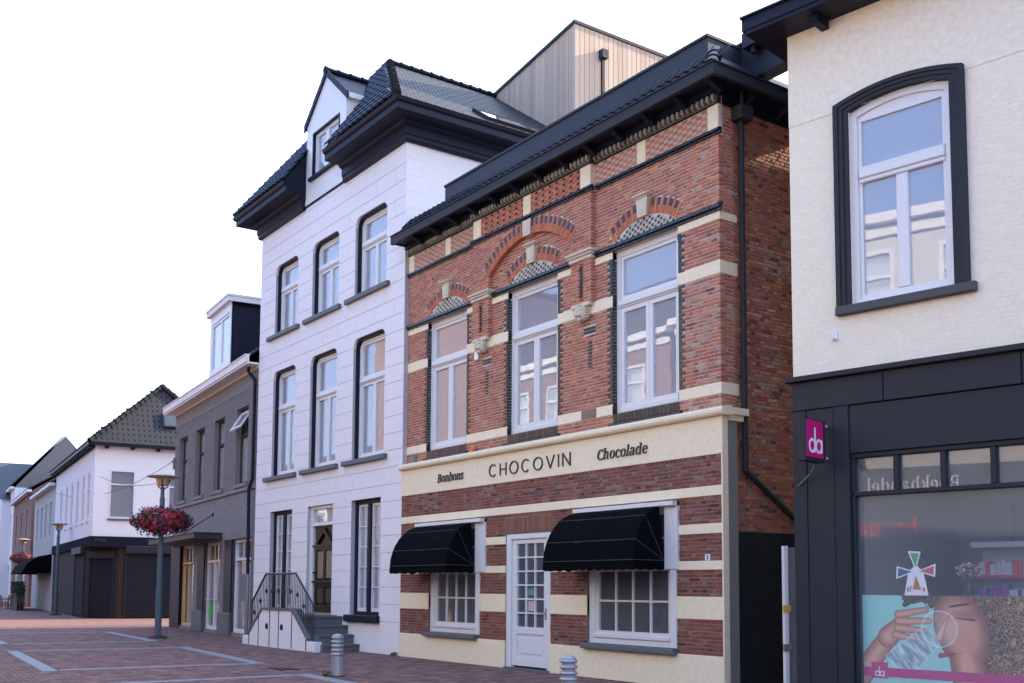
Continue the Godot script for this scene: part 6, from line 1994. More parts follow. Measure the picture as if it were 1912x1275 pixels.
func build_far_houses():
	var grey := mat(0.50, 0.50, 0.49, 0.85, {"tex": noise_tex(91, 0.03, Color(0.8, 0.8, 0.8), Color.WHITE), "size": 2.0})
	var red := mat(0.36, 0.20, 0.15, 0.9, {"tex": noise_tex(92, 0.15, Color(0.6, 0.6, 0.6), Color.WHITE), "size": 1.0})
	var a = far_house("pale_grey_house", "pale grey house with four tall dark windows between the corner shop and brick house", -28.0, -15.52, 7.0, 7.45, 9.9, grey, [[4.5, 6.5, 4, 1.0]], Color(0.06, 0.052, 0.045))
	# dark awning over its terrace
	var c := MB.new()
	var prof := [Vector2(0.0, 3.35), Vector2(0.7, 3.2), Vector2(1.3, 2.8), Vector2(1.6, 2.2)]
	for k in 3:
		var p: Vector2 = prof[k]; var q: Vector2 = prof[k + 1]
		c.quad(Vector3(-24.5, p.y, p.x), Vector3(-16.2, p.y, p.x), Vector3(-16.2, q.y, q.x), Vector3(-24.5, q.y, q.x), Vector3(0, 0.6, 0.6).normalized())
		for x in [-24.5, -16.2]: c.tri(Vector3(x, 2.2, 0), Vector3(x, p.y, p.x), Vector3(x, q.y, q.x), Vector3(1, 0, 0), Vector3(1, 0, 0), Vector3(1, 0, 0))
	part("terrace_awning", c, M.canvas, a)
	var b = far_house("brick_house", "narrow red brick house with tiled roof and chimney down the street", -46.0, -30.2, 8.0, 8.2, 10.9, red, [[4.6, 7.0, 3, 1.3], [0.4, 3.2, 2, 3.0]], Color(0.055, 0.045, 0.038))
	boxp("chimney", Vector3(-33.5, 9.5, -4.5), Vector3(-32.5, 12.0, -3.5), red, b)
	var d = far_house("long_white_house", "long white house with tall grey tiled roof and front gable down the street", -100.0, -46.5, 7.6, 9.7, 14.3, M.white_wall, [[5.2, 7.6, 14, 1.3], [0.4, 3.2, 10, 3.0]], Color(0.05, 0.054, 0.062), false, 0.0, mat(0.17, 0.16, 0.155, 0.9))
	var fg := MB.new()
	fg.prism(PackedVector2Array([Vector2(-62.5, 0.0), Vector2(-50.5, 0.0), Vector2(-50.5, 9.0), Vector2(-56.5, 12.6), Vector2(-62.5, 9.0)]), -1.5, 0.7)
	part("front_gable", fg, M.white_wall, d)
	for e in [-62.8, -50.2]:
		var vr := MB.new()
		vr.face(Vector3(e, 8.9, 0.9), Vector3(-56.5, 12.75, 0.9), Vector3(-56.5, 12.75, -3.5), Vector3(e, 8.9, -3.5))
		part("gable_roof", vr, mat(0.05, 0.054, 0.062, 0.7), d)
	for k in 3:
		boxp("gable_window", Vector3(-60.8 + k * 3.3, 5.0, 0.68), Vector3(-59.2 + k * 3.3, 7.4, 0.74), M.dull_navy, d)
	boxp("gable_shopfront", Vector3(-61.8, 0.2, 0.68), Vector3(-51.2, 3.1, 0.76), M.dull_navy, d)

# ---------------------------------------------------------------- cream house with dark shopfront
func build_cream_house():
	var s := thing("cream_house", "cream painted brick house with black shopfront and one tall arched window", "house", Vector3(12.348, 0, 0.6), 10.2)
	var X := 8.0
	var W := [0.92, 2.32, 5.47, 8.30]
	part("front_wall", wall_with_holes(0.0, X, 4.4, 9.62, -0.35, -0.004, [rect(W[0], W[2], W[1], W[3])]), mat(0.78, 0.70, 0.57, 0.9), s)
	var body := MB.new()
	body.box(Vector3(0, 0, -9), Vector3(0.3, 9.62, -0.35)); body.box(Vector3(X - 0.3, 0, -9), Vector3(X, 9.62, -0.35)); body.box(Vector3(0.3, 0, -9), Vector3(X - 0.3, 9.62, -8.7))
	body.box(Vector3(0.3, 4.2, -8.7), Vector3(X - 0.3, 4.4, -0.35)); body.box(Vector3(0.3, 9.4, -8.7), Vector3(X - 0.3, 9.62, -0.35))
	part("side_wall", body, M.cream, s)
	var cream := mat(1, 1, 1, 0.75, {"vc": true, "tex": noise_tex(101, 0.02, Color(0.95, 0.95, 0.95), Color.WHITE, 512, 5), "nor": noise_tex(102, 0.06, Color.WHITE, Color.WHITE, 512, 4, true, 6.0), "size": 0.9, "ns": 0.2})
	var bricks := []
	var arch := {"cx": 1.62, "cy": 5.90, "R": 2.44, "lo": 8.1}
	lay(bricks, Transform3D.IDENTITY, 0.0, 5.4, 4.58, 8.235, [rect(0.72, 5.35, 2.52, 8.3)], {"palette": [Color(0.86, 0.77, 0.60), Color(0.87, 0.785, 0.615), Color(0.845, 0.755, 0.585)], "joint": 0.004, "depth": 0.006})
	for b in bricks:
		b[1] = Color(b[1].r, b[1].g, b[1].b).lerp(Color(0.86, 0.77, 0.60), 0.8)
	build_bricks(bricks, s, cream, "painted_brick", 300)
	var pl := part("plaster_band", wall_with_holes(0.0, X, 8.24, 9.62, -0.012, 0.006, [rect(0.92, 8.0, 2.32, 8.30)]), mat(0.86, 0.77, 0.60, 0.8, {"tex": noise_tex(101, 0.02, Color(0.92, 0.92, 0.92), Color.WHITE, 512, 5), "size": 1.2}), s)
	# moulded arched surround
	var cx := 1.62
	for q in [[0.90, 0.0, 0.075, 8.45, 0.14], [0.835, 0.0, 0.055, 8.40, 0.13], [0.77, 0.0, 0.035, 8.35, 0.12]]:
		var m := MB.new()
		m.ring(arched(cx, q[0], 5.46, q[3], q[4]), arched(cx, q[0] - 0.067, 5.46, q[3] - 0.052, q[4] - 0.01), -0.16, q[2])
		part("surround_moulding", m, M.anthracite, s)
	boxp("window_sill", Vector3(0.71, 5.34, -0.2), Vector3(2.60, 5.46, 0.10), mat(0.10, 0.10, 0.102, 0.7, {"tex": noise_tex(103, 0.08, Color(0.6, 0.6, 0.6), Color.WHITE), "size": 0.4}), s, 0.01)
	var f := MB.new()
	f.ring(arched(cx, 0.70, 5.47, 8.295, 0.11), arched(cx, 0.61, 5.54, 8.20, 0.10), -0.17, -0.055)
	f.ring(arched(cx, 0.62, 5.53, 8.21, 0.10), arched(cx, 0.56, 5.60, 8.03, 0.0), -0.16, -0.085)
	var win := part("window", f, M.white_paint, s)
	boxp("transom", Vector3(cx - 0.60, 7.22, -0.15), Vector3(cx + 0.60, 7.38, -0.045), M.white_paint, win, 0.015)
	boxp("transom", Vector3(cx - 0.60, 7.16, -0.15), Vector3(cx + 0.60, 7.218, -0.062), M.white_paint, win, 0.01)
	boxp("mullion", Vector3(cx - 0.085, 5.60, -0.15), Vector3(cx + 0.085, 7.16, -0.075), M.white_paint, win, 0.015)
	pane(win, cx - 0.56, cx + 0.56, 7.38, 8.03, -0.11)
	pane(win, cx - 0.56, cx - 0.085, 5.60, 7.16, -0.11)
	pane(win, cx + 0.085, cx + 0.56, 5.60, 7.16, -0.11)
	# eaves
	var ev := MB.new()
	ev.box(Vector3(-0.40, 9.60, -1.2), Vector3(X, 9.66, 0.50))
	ev.box(Vector3(-0.40, 9.66, 0.42), Vector3(X, 9.83, 0.52)); ev.box(Vector3(-0.45, 9.83, 0.38), Vector3(X, 9.86, 0.56))
	ev.box(Vector3(-0.45, 9.66, -9), Vector3(-0.35, 9.86, 0.5)); ev.box(Vector3(-0.35, 9.60, -9), Vector3(0.0, 9.66, -1.2))
	part("eaves", ev, M.navy, s)
	for x in [0.55, 2.15, 3.75]: boxp("eave_bracket", Vector3(x, 9.48, 0.0), Vector3(x + 0.11, 9.60, 0.34), M.navy, s, 0.02)
	var rf := MB.new()
	rf.face(Vector3(-0.4, 9.86, 0.45), Vector3(X, 9.86, 0.45), Vector3(X, 12.6, -4.3), Vector3(-0.4, 12.6, -4.3)); rf.face(Vector3(-0.4, 9.86, -9), Vector3(X, 9.86, -9), Vector3(X, 12.6, -4.3), Vector3(-0.4, 12.6, -4.3))
	rf.tri(Vector3(-0.3, 9.8, 0.3), Vector3(-0.3, 9.8, -9), Vector3(-0.3, 12.6, -4.3), Vector3(-1, 0, 0), Vector3(-1, 0, 0), Vector3(-1, 0, 0))
	part("roof", rf, mat(0.03, 0.03, 0.033, 0.6), s)
	var fx := MB.new()
	fx.box(Vector3(0.62, 5.02, 0.0), Vector3(0.70, 5.15, 0.02)); fx.cone(Vector3(0.66, 5.04, 0.02), Vector3(0.66, 5.04, 0.10), 0.02, 0.02, 8)
	part("cable_fitting", fx, M.white_wall, s)
	# shopfront
	boxp("shop_ledge", Vector3(-0.06, 4.50, -0.3), Vector3(X, 4.575, 0.13), M.anthracite, s, 0.01)
	for q in [[0.0, 1.345], [1.352, 3.10], [3.107, 5.2], [5.207, X]]: boxp("fascia_panel", Vector3(q[0] + 0.003, 4.10, -0.2), Vector3(q[1] - 0.003, 4.497, 0.05), M.anthracite, s, 0.006)
	boxp("sign_panel", Vector3(0.845, 3.44, -0.2), Vector3(X, 4.09, 0.02), M.anthracite, s, 0.006)
	for q in [[0.0, 0.205, 0.04], [0.211, 0.62, 0.03], [0.626, 0.84, 0.045]]: boxp("pilaster_panel", Vector3(q[0], 0.0, -0.35), Vector3(q[1], 4.095, q[2]), M.anthracite, s, 0.008)
	var fr := MB.new()
	fr.cbox(Vector3(0.842, 2.86, -0.14), Vector3(X, 2.92, -0.02), 0.008)
	fr.cbox(Vector3(0.842, 3.375, -0.14), Vector3(X, 3.44, -0.015), 0.008)
	fr.cbox(Vector3(0.842, 0.0, -0.14), Vector3(X, 0.32, -0.01), 0.008)
	fr.cbox(Vector3(0.842, 0.32, -0.14), Vector3(0.885, 3.375, -0.02), 0.008)
	for k in range(1, 10): fr.cbox(Vector3(0.842 + k * 0.622 - 0.035, 2.92, -0.139), Vector3(0.842 + k * 0.622 + 0.035, 3.375, -0.021), 0.008)
	fr.cbox(Vector3(4.55, 0.32, -0.139), Vector3(4.63, 2.86, -0.021), 0.008)
	var sw := part("shop_window", fr, M.anthracite, s)
	for k in 10: pane(sw, 0.842 + k * 0.622 + (0.04 if k == 0 else 0.035), 0.842 + (k + 1) * 0.622 - 0.035, 2.92, 3.375, -0.085, M.shop_glass)
	pane(sw, 0.885, 4.55, 0.32, 2.86, -0.085, M.shop_glass)
	pane(sw, 4.63, X, 0.32, 2.86, -0.085, M.shop_glass)
	# shop interior
	var rm := MB.new()
	rm.box(Vector3(0.31, 0.02, -5.0), Vector3(X - 0.31, 4.15, -4.8)); rm.box(Vector3(0.305, 0.02, -4.8), Vector3(0.33, 4.15, -0.36))
	part("shop_wall", rm, mat(0.42, 0.42, 0.40, 0.9), s)
	boxp("shop_floor", Vector3(0.31, 0.0, -4.8), Vector3(X - 0.31, 0.02, -0.2), mat(0.30, 0.28, 0.26, 0.7), s)
	boxp("shop_ceiling", Vector3(0.31, 3.5, -4.8), Vector3(X - 0.31, 3.6, -0.2), mat(0.45, 0.45, 0.44, 0.9), s)
	var sign := thing("projecting_sign", "small magenta box sign with white lettering on the black shopfront", "sign", s.transform * Vector3(0.53, 3.60, 0.04), 10.2)
	boxp("housing", Vector3(-0.055, -0.26, 0.23), Vector3(0.065, 0.28, 0.70), M.anthracite, sign)
	boxp("face_plate", Vector3(0.065, -0.24, 0.25), Vector3(0.075, 0.26, 0.68), M.magenta, sign)
	boxp("trim", Vector3(-0.06, -0.29, 0.20), Vector3(0.08, -0.26, 0.72), M.anthracite, sign)
	boxp("trim", Vector3(-0.06, -0.26, 0.20), Vector3(0.08, 0.28, 0.23), M.anthracite, sign)
	da_logo(sign, Transform3D(Basis(Vector3(0, 0, -1), Vector3.UP, Vector3(1, 0, 0)), Vector3(0.076, -0.02, 0.465)), 0.40)
	for y in [-0.22, 0.22]:
		var br := MB.new()
		br.cone(Vector3(0, y, 0.0), Vector3(0, y, 0.22), 0.015, 0.015, 8)
		br.ball(Vector3(0.02, y, 0.06), Vector3(0.03, 0.03, 0.03), 8, 5)
		part("bracket", br, M.steel, sign)
	var cb := MB.new()
	cb.tube([Vector3(-0.02, -0.30, 0.30), Vector3(-0.08, -0.34, 0.22), Vector3(-0.22, -0.42, 0.10), Vector3(-0.46, -0.56, 0.0)], 0.012, 6)
	part("cable", cb, M.steel, sign)
	build_window_display(s)
	# white door of the alley, standing open beside the shopfront
	var g := thing("alley_door", "white alley door standing open against the side of the black shopfront", "door", Vector3(11.78, 0.0, 0.22), 60.0)
	boxp("door_leaf", Vector3(0.07, 0.03, -0.03), Vector3(0.95, 2.22, 0.02), mat(0.14, 0.14, 0.16, 0.6), g)
	boxp("door_edge", Vector3(0.0, 0.03, -0.05), Vector3(0.07, 2.24, 0.04), M.white_paint, g, 0.01)
	for y in [1.28, 0.72]: boxp("hinge", Vector3(-0.012, y, -0.02), Vector3(0.09, y + 0.1, 0.05), M.yellow_print if y > 1 else M.steel, g)

func arched(cx: float, hw: float, y0: float, y1: float, rise: float) -> PackedVector2Array:
	var p := PackedVector2Array([Vector2(cx - hw, y0), Vector2(cx + hw, y0)])
	for k in 13:
		var t := k / 12.0
		p.append(Vector2(cx + hw - 2 * hw * t, y1 - rise + rise * 4 * t * (1 - t) + 0.0))
	return p

func da_logo(parent: Node3D, f: Transform3D, h: float):
	# lower-case d and a in rounded strokes
	var m := MB.new()
	m.xf = f
	var r := h * 0.19
	var t := h * 0.055
	for q in [[-h * 0.21, true], [h * 0.23, false]]:
		var c := Vector2(q[0], -h * 0.16)
		var o := PackedVector2Array(); var i := PackedVector2Array()
		for k in 20:
			var d := Vector2(cos(TAU * k / 20), sin(TAU * k / 20) * 1.15)
			o.append(c + d * (r + t * 0.5)); i.append(c + d * (r - t * 0.9))
		m.ring(o, i, 0.0, 0.004)
		var x: float = c.x + r
		m.box(Vector3(x - t * 0.7, c.y - r * 1.15, 0), Vector3(x + t * 0.7, c.y + (h * 0.62 if q[1] else r * 1.2), 0.0045))
	part("lettering", m, M.white_print, parent)

# what stands and hangs behind the cream house's shop glass
func build_window_display(house: Node3D):
	var T := house.transform
	var img := Image.create(888, 400, false, Image.FORMAT_RGB8)
	paint_poster(img)
	var pm := StandardMaterial3D.new()
	pm.albedo_texture = ImageTexture.create_from_image(img)
	pm.roughness = 0.5
	var p := thing("window_poster", "large poster of a curly-haired woman drinking water in the shop window", "poster", T * Vector3(0.89, 0.30, -0.16), 10.2)
	var m := MB.new()
	m.with_uv = true
	m.quad_uv(Vector3(0, 0, 0), Vector3(2.75, 0, 0), Vector3(2.75, 1.24, 0), Vector3(0, 1.24, 0), Vector3(0, 0, 1))
	part("print", m, pm, p)
	boxp("backing", Vector3(0, 0, -0.012), Vector3(2.75, 1.24, -0.003), M.white_print, p)
	boxp("magenta_band", Vector3(0.0, 0.17, 0.0), Vector3(2.75, 0.29, 0.004), M.magenta, p)
	boxp("logo_tab", Vector3(0.11, 0.15, 0.0), Vector3(0.34, 0.36, 0.006), M.magenta, p)
	da_logo(p, Transform3D(Basis.IDENTITY, Vector3(0.225, 0.235, 0.007)), 0.15)
	# windmill cut-out: white body with four coloured sails
	var w := thing("windmill_cutout", "white windmill cut-out with four coloured sails standing in the shop window", "cut-out", T * Vector3(1.64, 1.54, -0.15), 10.2)
	var b := MB.new()
	b.prism(PackedVector2Array([Vector2(-0.16, 0.0), Vector2(0.16, 0.0), Vector2(0.10, 0.30), Vector2(0.0, 0.40), Vector2(-0.10, 0.30)]), -0.01, 0.0, true)
	part("body", b, M.white_print, w)
	var cols := [Color(0.03, 0.38, 0.10), Color(0.55, 0.06, 0.08), Color(0.50, 0.16, 0.04), Color(0.02, 0.07, 0.25)]
	for k in 4:
		var a := PI / 2 - k * PI / 2 + 0.05
		var d := Vector2(cos(a), sin(a)); var n := Vector2(-d.y, d.x)
		var c := Vector2(0.0, 0.31)
		var o := MB.new()
		o.prism(PackedVector2Array([c + d * 0.01, c + d * 0.27 + n * 0.085, c + d * 0.25 - n * 0.085]), 0.0, 0.004)
		var sail := part("sail", o, M.white_print, w)
		var i := MB.new()
		i.prism(PackedVector2Array([c + d * 0.05, c + d * 0.245 + n * 0.058, c + d * 0.23 - n * 0.058]), 0.004, 0.006)
		part("sail_colour", i, mat(cols[k].r, cols[k].g, cols[k].b, 0.5), sail)
	for k in 7: boxp("painted_house", Vector3(-0.12 + k * 0.035, 0.05, 0.0), Vector3(-0.095 + k * 0.035, 0.10 + 0.02 * (k % 2), 0.003), mat([0.5, 0.1, 0.6][k % 3], [0.12, 0.25, 0.5][k % 3], [0.06, 0.5, 0.45][k % 3], 0.5), w)
	# vase with pale flowers
	var v := thing("flower_vase", "dark vase of pale pink flowers on the sill of the shop window", "vase", T * Vector3(2.16, 1.53, -0.55), 10.2)
	var vm := MB.new()
	vm.lathe([Vector2(0.0, 0), Vector2(0.04, 0), Vector2(0.055, 0.08), Vector2(0.035, 0.17), Vector2(0.04, 0.19)], Vector3.ZERO, 12)
	part("pot", vm, mat(0.03, 0.03, 0.028, 0.4), v)
	var fl := MB.new()
	var st := MB.new()
	for k in 26:
		var q := Vector3(rng.randf_range(-0.15, 0.15), rng.randf_range(0.27, 0.42), rng.randf_range(-0.1, 0.1))
		fl.col = [Color(0.62, 0.36, 0.33), Color(0.70, 0.52, 0.45), Color(0.50, 0.24, 0.26)][k % 3]
		fl.ball(q, Vector3(0.026, 0.022, 0.026), 6, 4)
		st.cone(Vector3(0, 0.16, 0), q, 0.004, 0.003, 4)
	part("blossoms", fl, M.brick, v).set_meta("kind", "stuff")
	part("stems", st, mat(0.05, 0.10, 0.03, 0.7), v).set_meta("kind", "stuff")
	boxp("vase_shelf", Vector3(-0.6, -0.03, -0.14), Vector3(1.6, 0.0, 0.14), M.white_wall, v)
	# shelving with packets
	var sh := thing("shop_shelving", "white wall shelving stacked with small packets inside the dark shopfront", "shelving", T * Vector3(1.55, 0.0, -2.6), 10.2)
	boxp("back_panel", Vector3(0, 0, -0.05), Vector3(4.6, 2.3, 0.0), mat(0.45, 0.47, 0.46, 0.8), sh)
	boxp("header_board", Vector3(0.45, 2.3, -0.05), Vector3(4.6, 2.85, 0.06), mat(0.015, 0.045, 0.035, 0.6), sh)
	boxp("header_shelf", Vector3(0.0, 2.22, 0.0), Vector3(4.6, 2.30, 0.42), mat(0.50, 0.55, 0.54, 0.6), sh)
	var packs := [Color(0.30, 0.05, 0.30), Color(0.05, 0.08, 0.40), Color(0.55, 0.55, 0.58), Color(0.60, 0.08, 0.06), Color(0.35, 0.38, 0.60), Color(0.12, 0.05, 0.35)]
	for r in 5:
		boxp("shelf", Vector3(0, 0.35 + r * 0.36, 0.0), Vector3(4.6, 0.375 + r * 0.36, 0.38), M.white_wall, sh)
		boxp("shelf_rail", Vector3(0, 0.34 + r * 0.36, 0.38), Vector3(4.6, 0.39 + r * 0.36, 0.385), M.magenta, sh)
		var x := 0.02
		while x < 4.5:
			var wdt := rng.randf_range(0.05, 0.10)
			var c: Color = packs[(int(x * 2.2) + r * 2 + rng.randi() % 2) % packs.size()]
			var pk := MB.new()
			pk.box(Vector3(x, 0.376 + r * 0.36, 0.20), Vector3(x + wdt * 0.92, 0.376 + r * 0.36 + rng.randf_range(0.14, 0.25), 0.35))
			part("packet", pk, shade(c), sh)
			x += wdt

var shade_cache := {}
func shade(c: Color) -> StandardMaterial3D:
	if not shade_cache.has(c): shade_cache[c] = mat(c.r, c.g, c.b, 0.5)
	return shade_cache[c]

func capsule(p: Vector2, a: Vector2, b: Vector2, ra: float, rb: float) -> float:
	var h := clampf((p - a).dot(b - a) / maxf((b - a).length_squared(), 1e-6), 0.0, 1.0)
	return (p - a.lerp(b, h)).length() - lerpf(ra, rb, h)

func paint_poster(img: Image):
	# flat print: mint ground, curly blond-brown hair, a tilted face with closed eye, a hand holding a tumbler
	var W := img.get_width()
	var H := img.get_height()
	var f := FastNoiseLite.new()
	f.seed = 5
	f.frequency = 0.035
	f.noise_type = FastNoiseLite.TYPE_CELLULAR
	f.cellular_return_type = FastNoiseLite.RETURN_DISTANCE2_SUB
	var g := FastNoiseLite.new()
	g.seed = 6
	g.frequency = 0.012
	for y in H:
		for x in W:
			var p := Vector2(x, y) / H            # x runs to 1.6, y downwards to 1
			var c := Color(0.60, 0.84, 0.79)
			var wx := g.get_noise_2d(x * 0.9, y * 0.9); var wy := g.get_noise_2d(y * 0.9 + 300.0, x * 0.9)
			var wob := wx * 0.10
			# curly hair, strand by strand
			var hair := minf((p - Vector2(1.64, 0.42)).length() - 0.50, minf((p - Vector2(1.12, -0.12)).length() - 0.30, capsule(p, Vector2(0.52, 0.0), Vector2(0.9, 0.0), 0.07, 0.14))) + wob
			if hair < 0.0:
				var cell := f.get_noise_2d(x * 1.3 + wx * 30.0, y * 1.3 + wy * 30.0) * 0.5 + 0.5
				var q := p * 26.0 + Vector2(wx, wy) * 22.0
				var strand := 0.5 + 0.5 * sin(q.x * 0.8 + 3.2 * sin(q.y * 0.55) + q.y * 0.3)
				var lit := clampf(strand * 0.85 + cell * 0.6 - 0.15 + (p.x - 1.35) * 0.45, 0.0, 1.0)
				c = Color(0.14, 0.085, 0.05).lerp(Color(0.84, 0.68, 0.44), lit)
			# neck and face, tilted back
			var fq := Vector2(p.x - 1.06, p.y - 0.34).rotated(0.35)
			var face := minf((fq / Vector2(0.27, 0.40)).length() - 1.0, capsule(p, Vector2(1.10, 0.62), Vector2(1.18, 1.05), 0.17, 0.20) * 3.5)
			if face < 0.0:
				var round_ := clampf(-face * 2.2, 0.0, 1.0)
				c = Color(0.50, 0.29, 0.21).lerp(Color(0.86, 0.65, 0.53), round_ * clampf(1.25 - (p.x - 0.9) * 1.3, 0.25, 1.0))
				c = c.lerp(Color(0.80, 0.45, 0.38), 0.35 * exp(-((p - Vector2(1.08, 0.44)).length_squared()) * 60.0))
				c = c.lerp(Color(0.52, 0.31, 0.24), 0.6 * exp(-pow((p.y - 0.19 - (p.x - 1.1) * 0.05) * 18.0, 2.0)) * exp(-pow((p.x - 1.1) * 7.0, 2.0)))
			var brow := capsule(p, Vector2(0.95, 0.11), Vector2(1.15, 0.075), 0.013, 0.006) + wx * 0.01
			if brow < 0.0: c = Color(0.27, 0.16, 0.10)
			var lash := capsule(p, Vector2(0.99, 0.225), Vector2(1.19, 0.24), 0.005, 0.012) + absf(sin(p.x * 90.0)) * 0.004
			if lash < 0.0: c = Color(0.12, 0.07, 0.06)
			var nose := capsule(p, Vector2(0.93, 0.20), Vector2(0.83, 0.42), 0.014, 0.042)
			if nose < 0.0: c = Color(0.62, 0.40, 0.31).lerp(Color(0.88, 0.67, 0.55), clampf(-nose * 45.0, 0.0, 1.0))
			var lips := capsule(p, Vector2(0.84, 0.61), Vector2(0.98, 0.585), 0.026, 0.008)
			if lips < 0.0: c = Color(0.48, 0.10, 0.18).lerp(Color(0.74, 0.27, 0.36), clampf(-lips * 60.0, 0.0, 1.0))
			# arm, hand and fingers
			for q in [[-0.05, 0.88, 0.28, 0.44, 0.13, 0.10], [0.28, 0.44, 0.45, 0.28, 0.115, 0.085], [0.40, 0.20, 0.70, 0.145, 0.046, 0.032], [0.40, 0.27, 0.73, 0.26, 0.046, 0.032], [0.39, 0.34, 0.69, 0.365, 0.046, 0.032], [0.36, 0.41, 0.61, 0.455, 0.042, 0.030]]:
				var d := capsule(p, Vector2(q[0], q[1]), Vector2(q[2], q[3]), q[4], q[5])
				if d < 0.0: c = Color(0.55, 0.33, 0.25).lerp(Color(0.87, 0.66, 0.54), clampf(pow(-d / q[4] * 1.3, 0.6), 0.0, 1.0))
			# tumbler of water, its rim at the mouth
			var tg := (p - Vector2(0.56, 0.58)).rotated(0.75)
			var body := maxf(absf(tg.x) - 0.27, absf(tg.y) - 0.15 - tg.x * -0.10)
			if body < 0.0:
				var l := 0.45 + 0.9 * g.get_noise_2d(tg.x * 1500.0, tg.y * 420.0)
				c = c.lerp(Color(0.42, 0.47, 0.48).lerp(Color(0.97, 0.98, 0.99), clampf(l, 0.0, 1.0)), 0.68)
				if body > -0.008: c = c.lerp(Color.WHITE, 0.5)
			var rim := (p - Vector2(0.83, 0.34)).length()
			if rim < 0.185: c = c.lerp(Color(0.82, 0.84, 0.84), 0.22 + 0.25 * clampf(wx + wy, 0.0, 1.0))
			if absf(rim - 0.185) < 0.005: c = c.lerp(Color(0.96, 0.97, 0.98), 0.7)
			img.set_pixel(x, y, c)

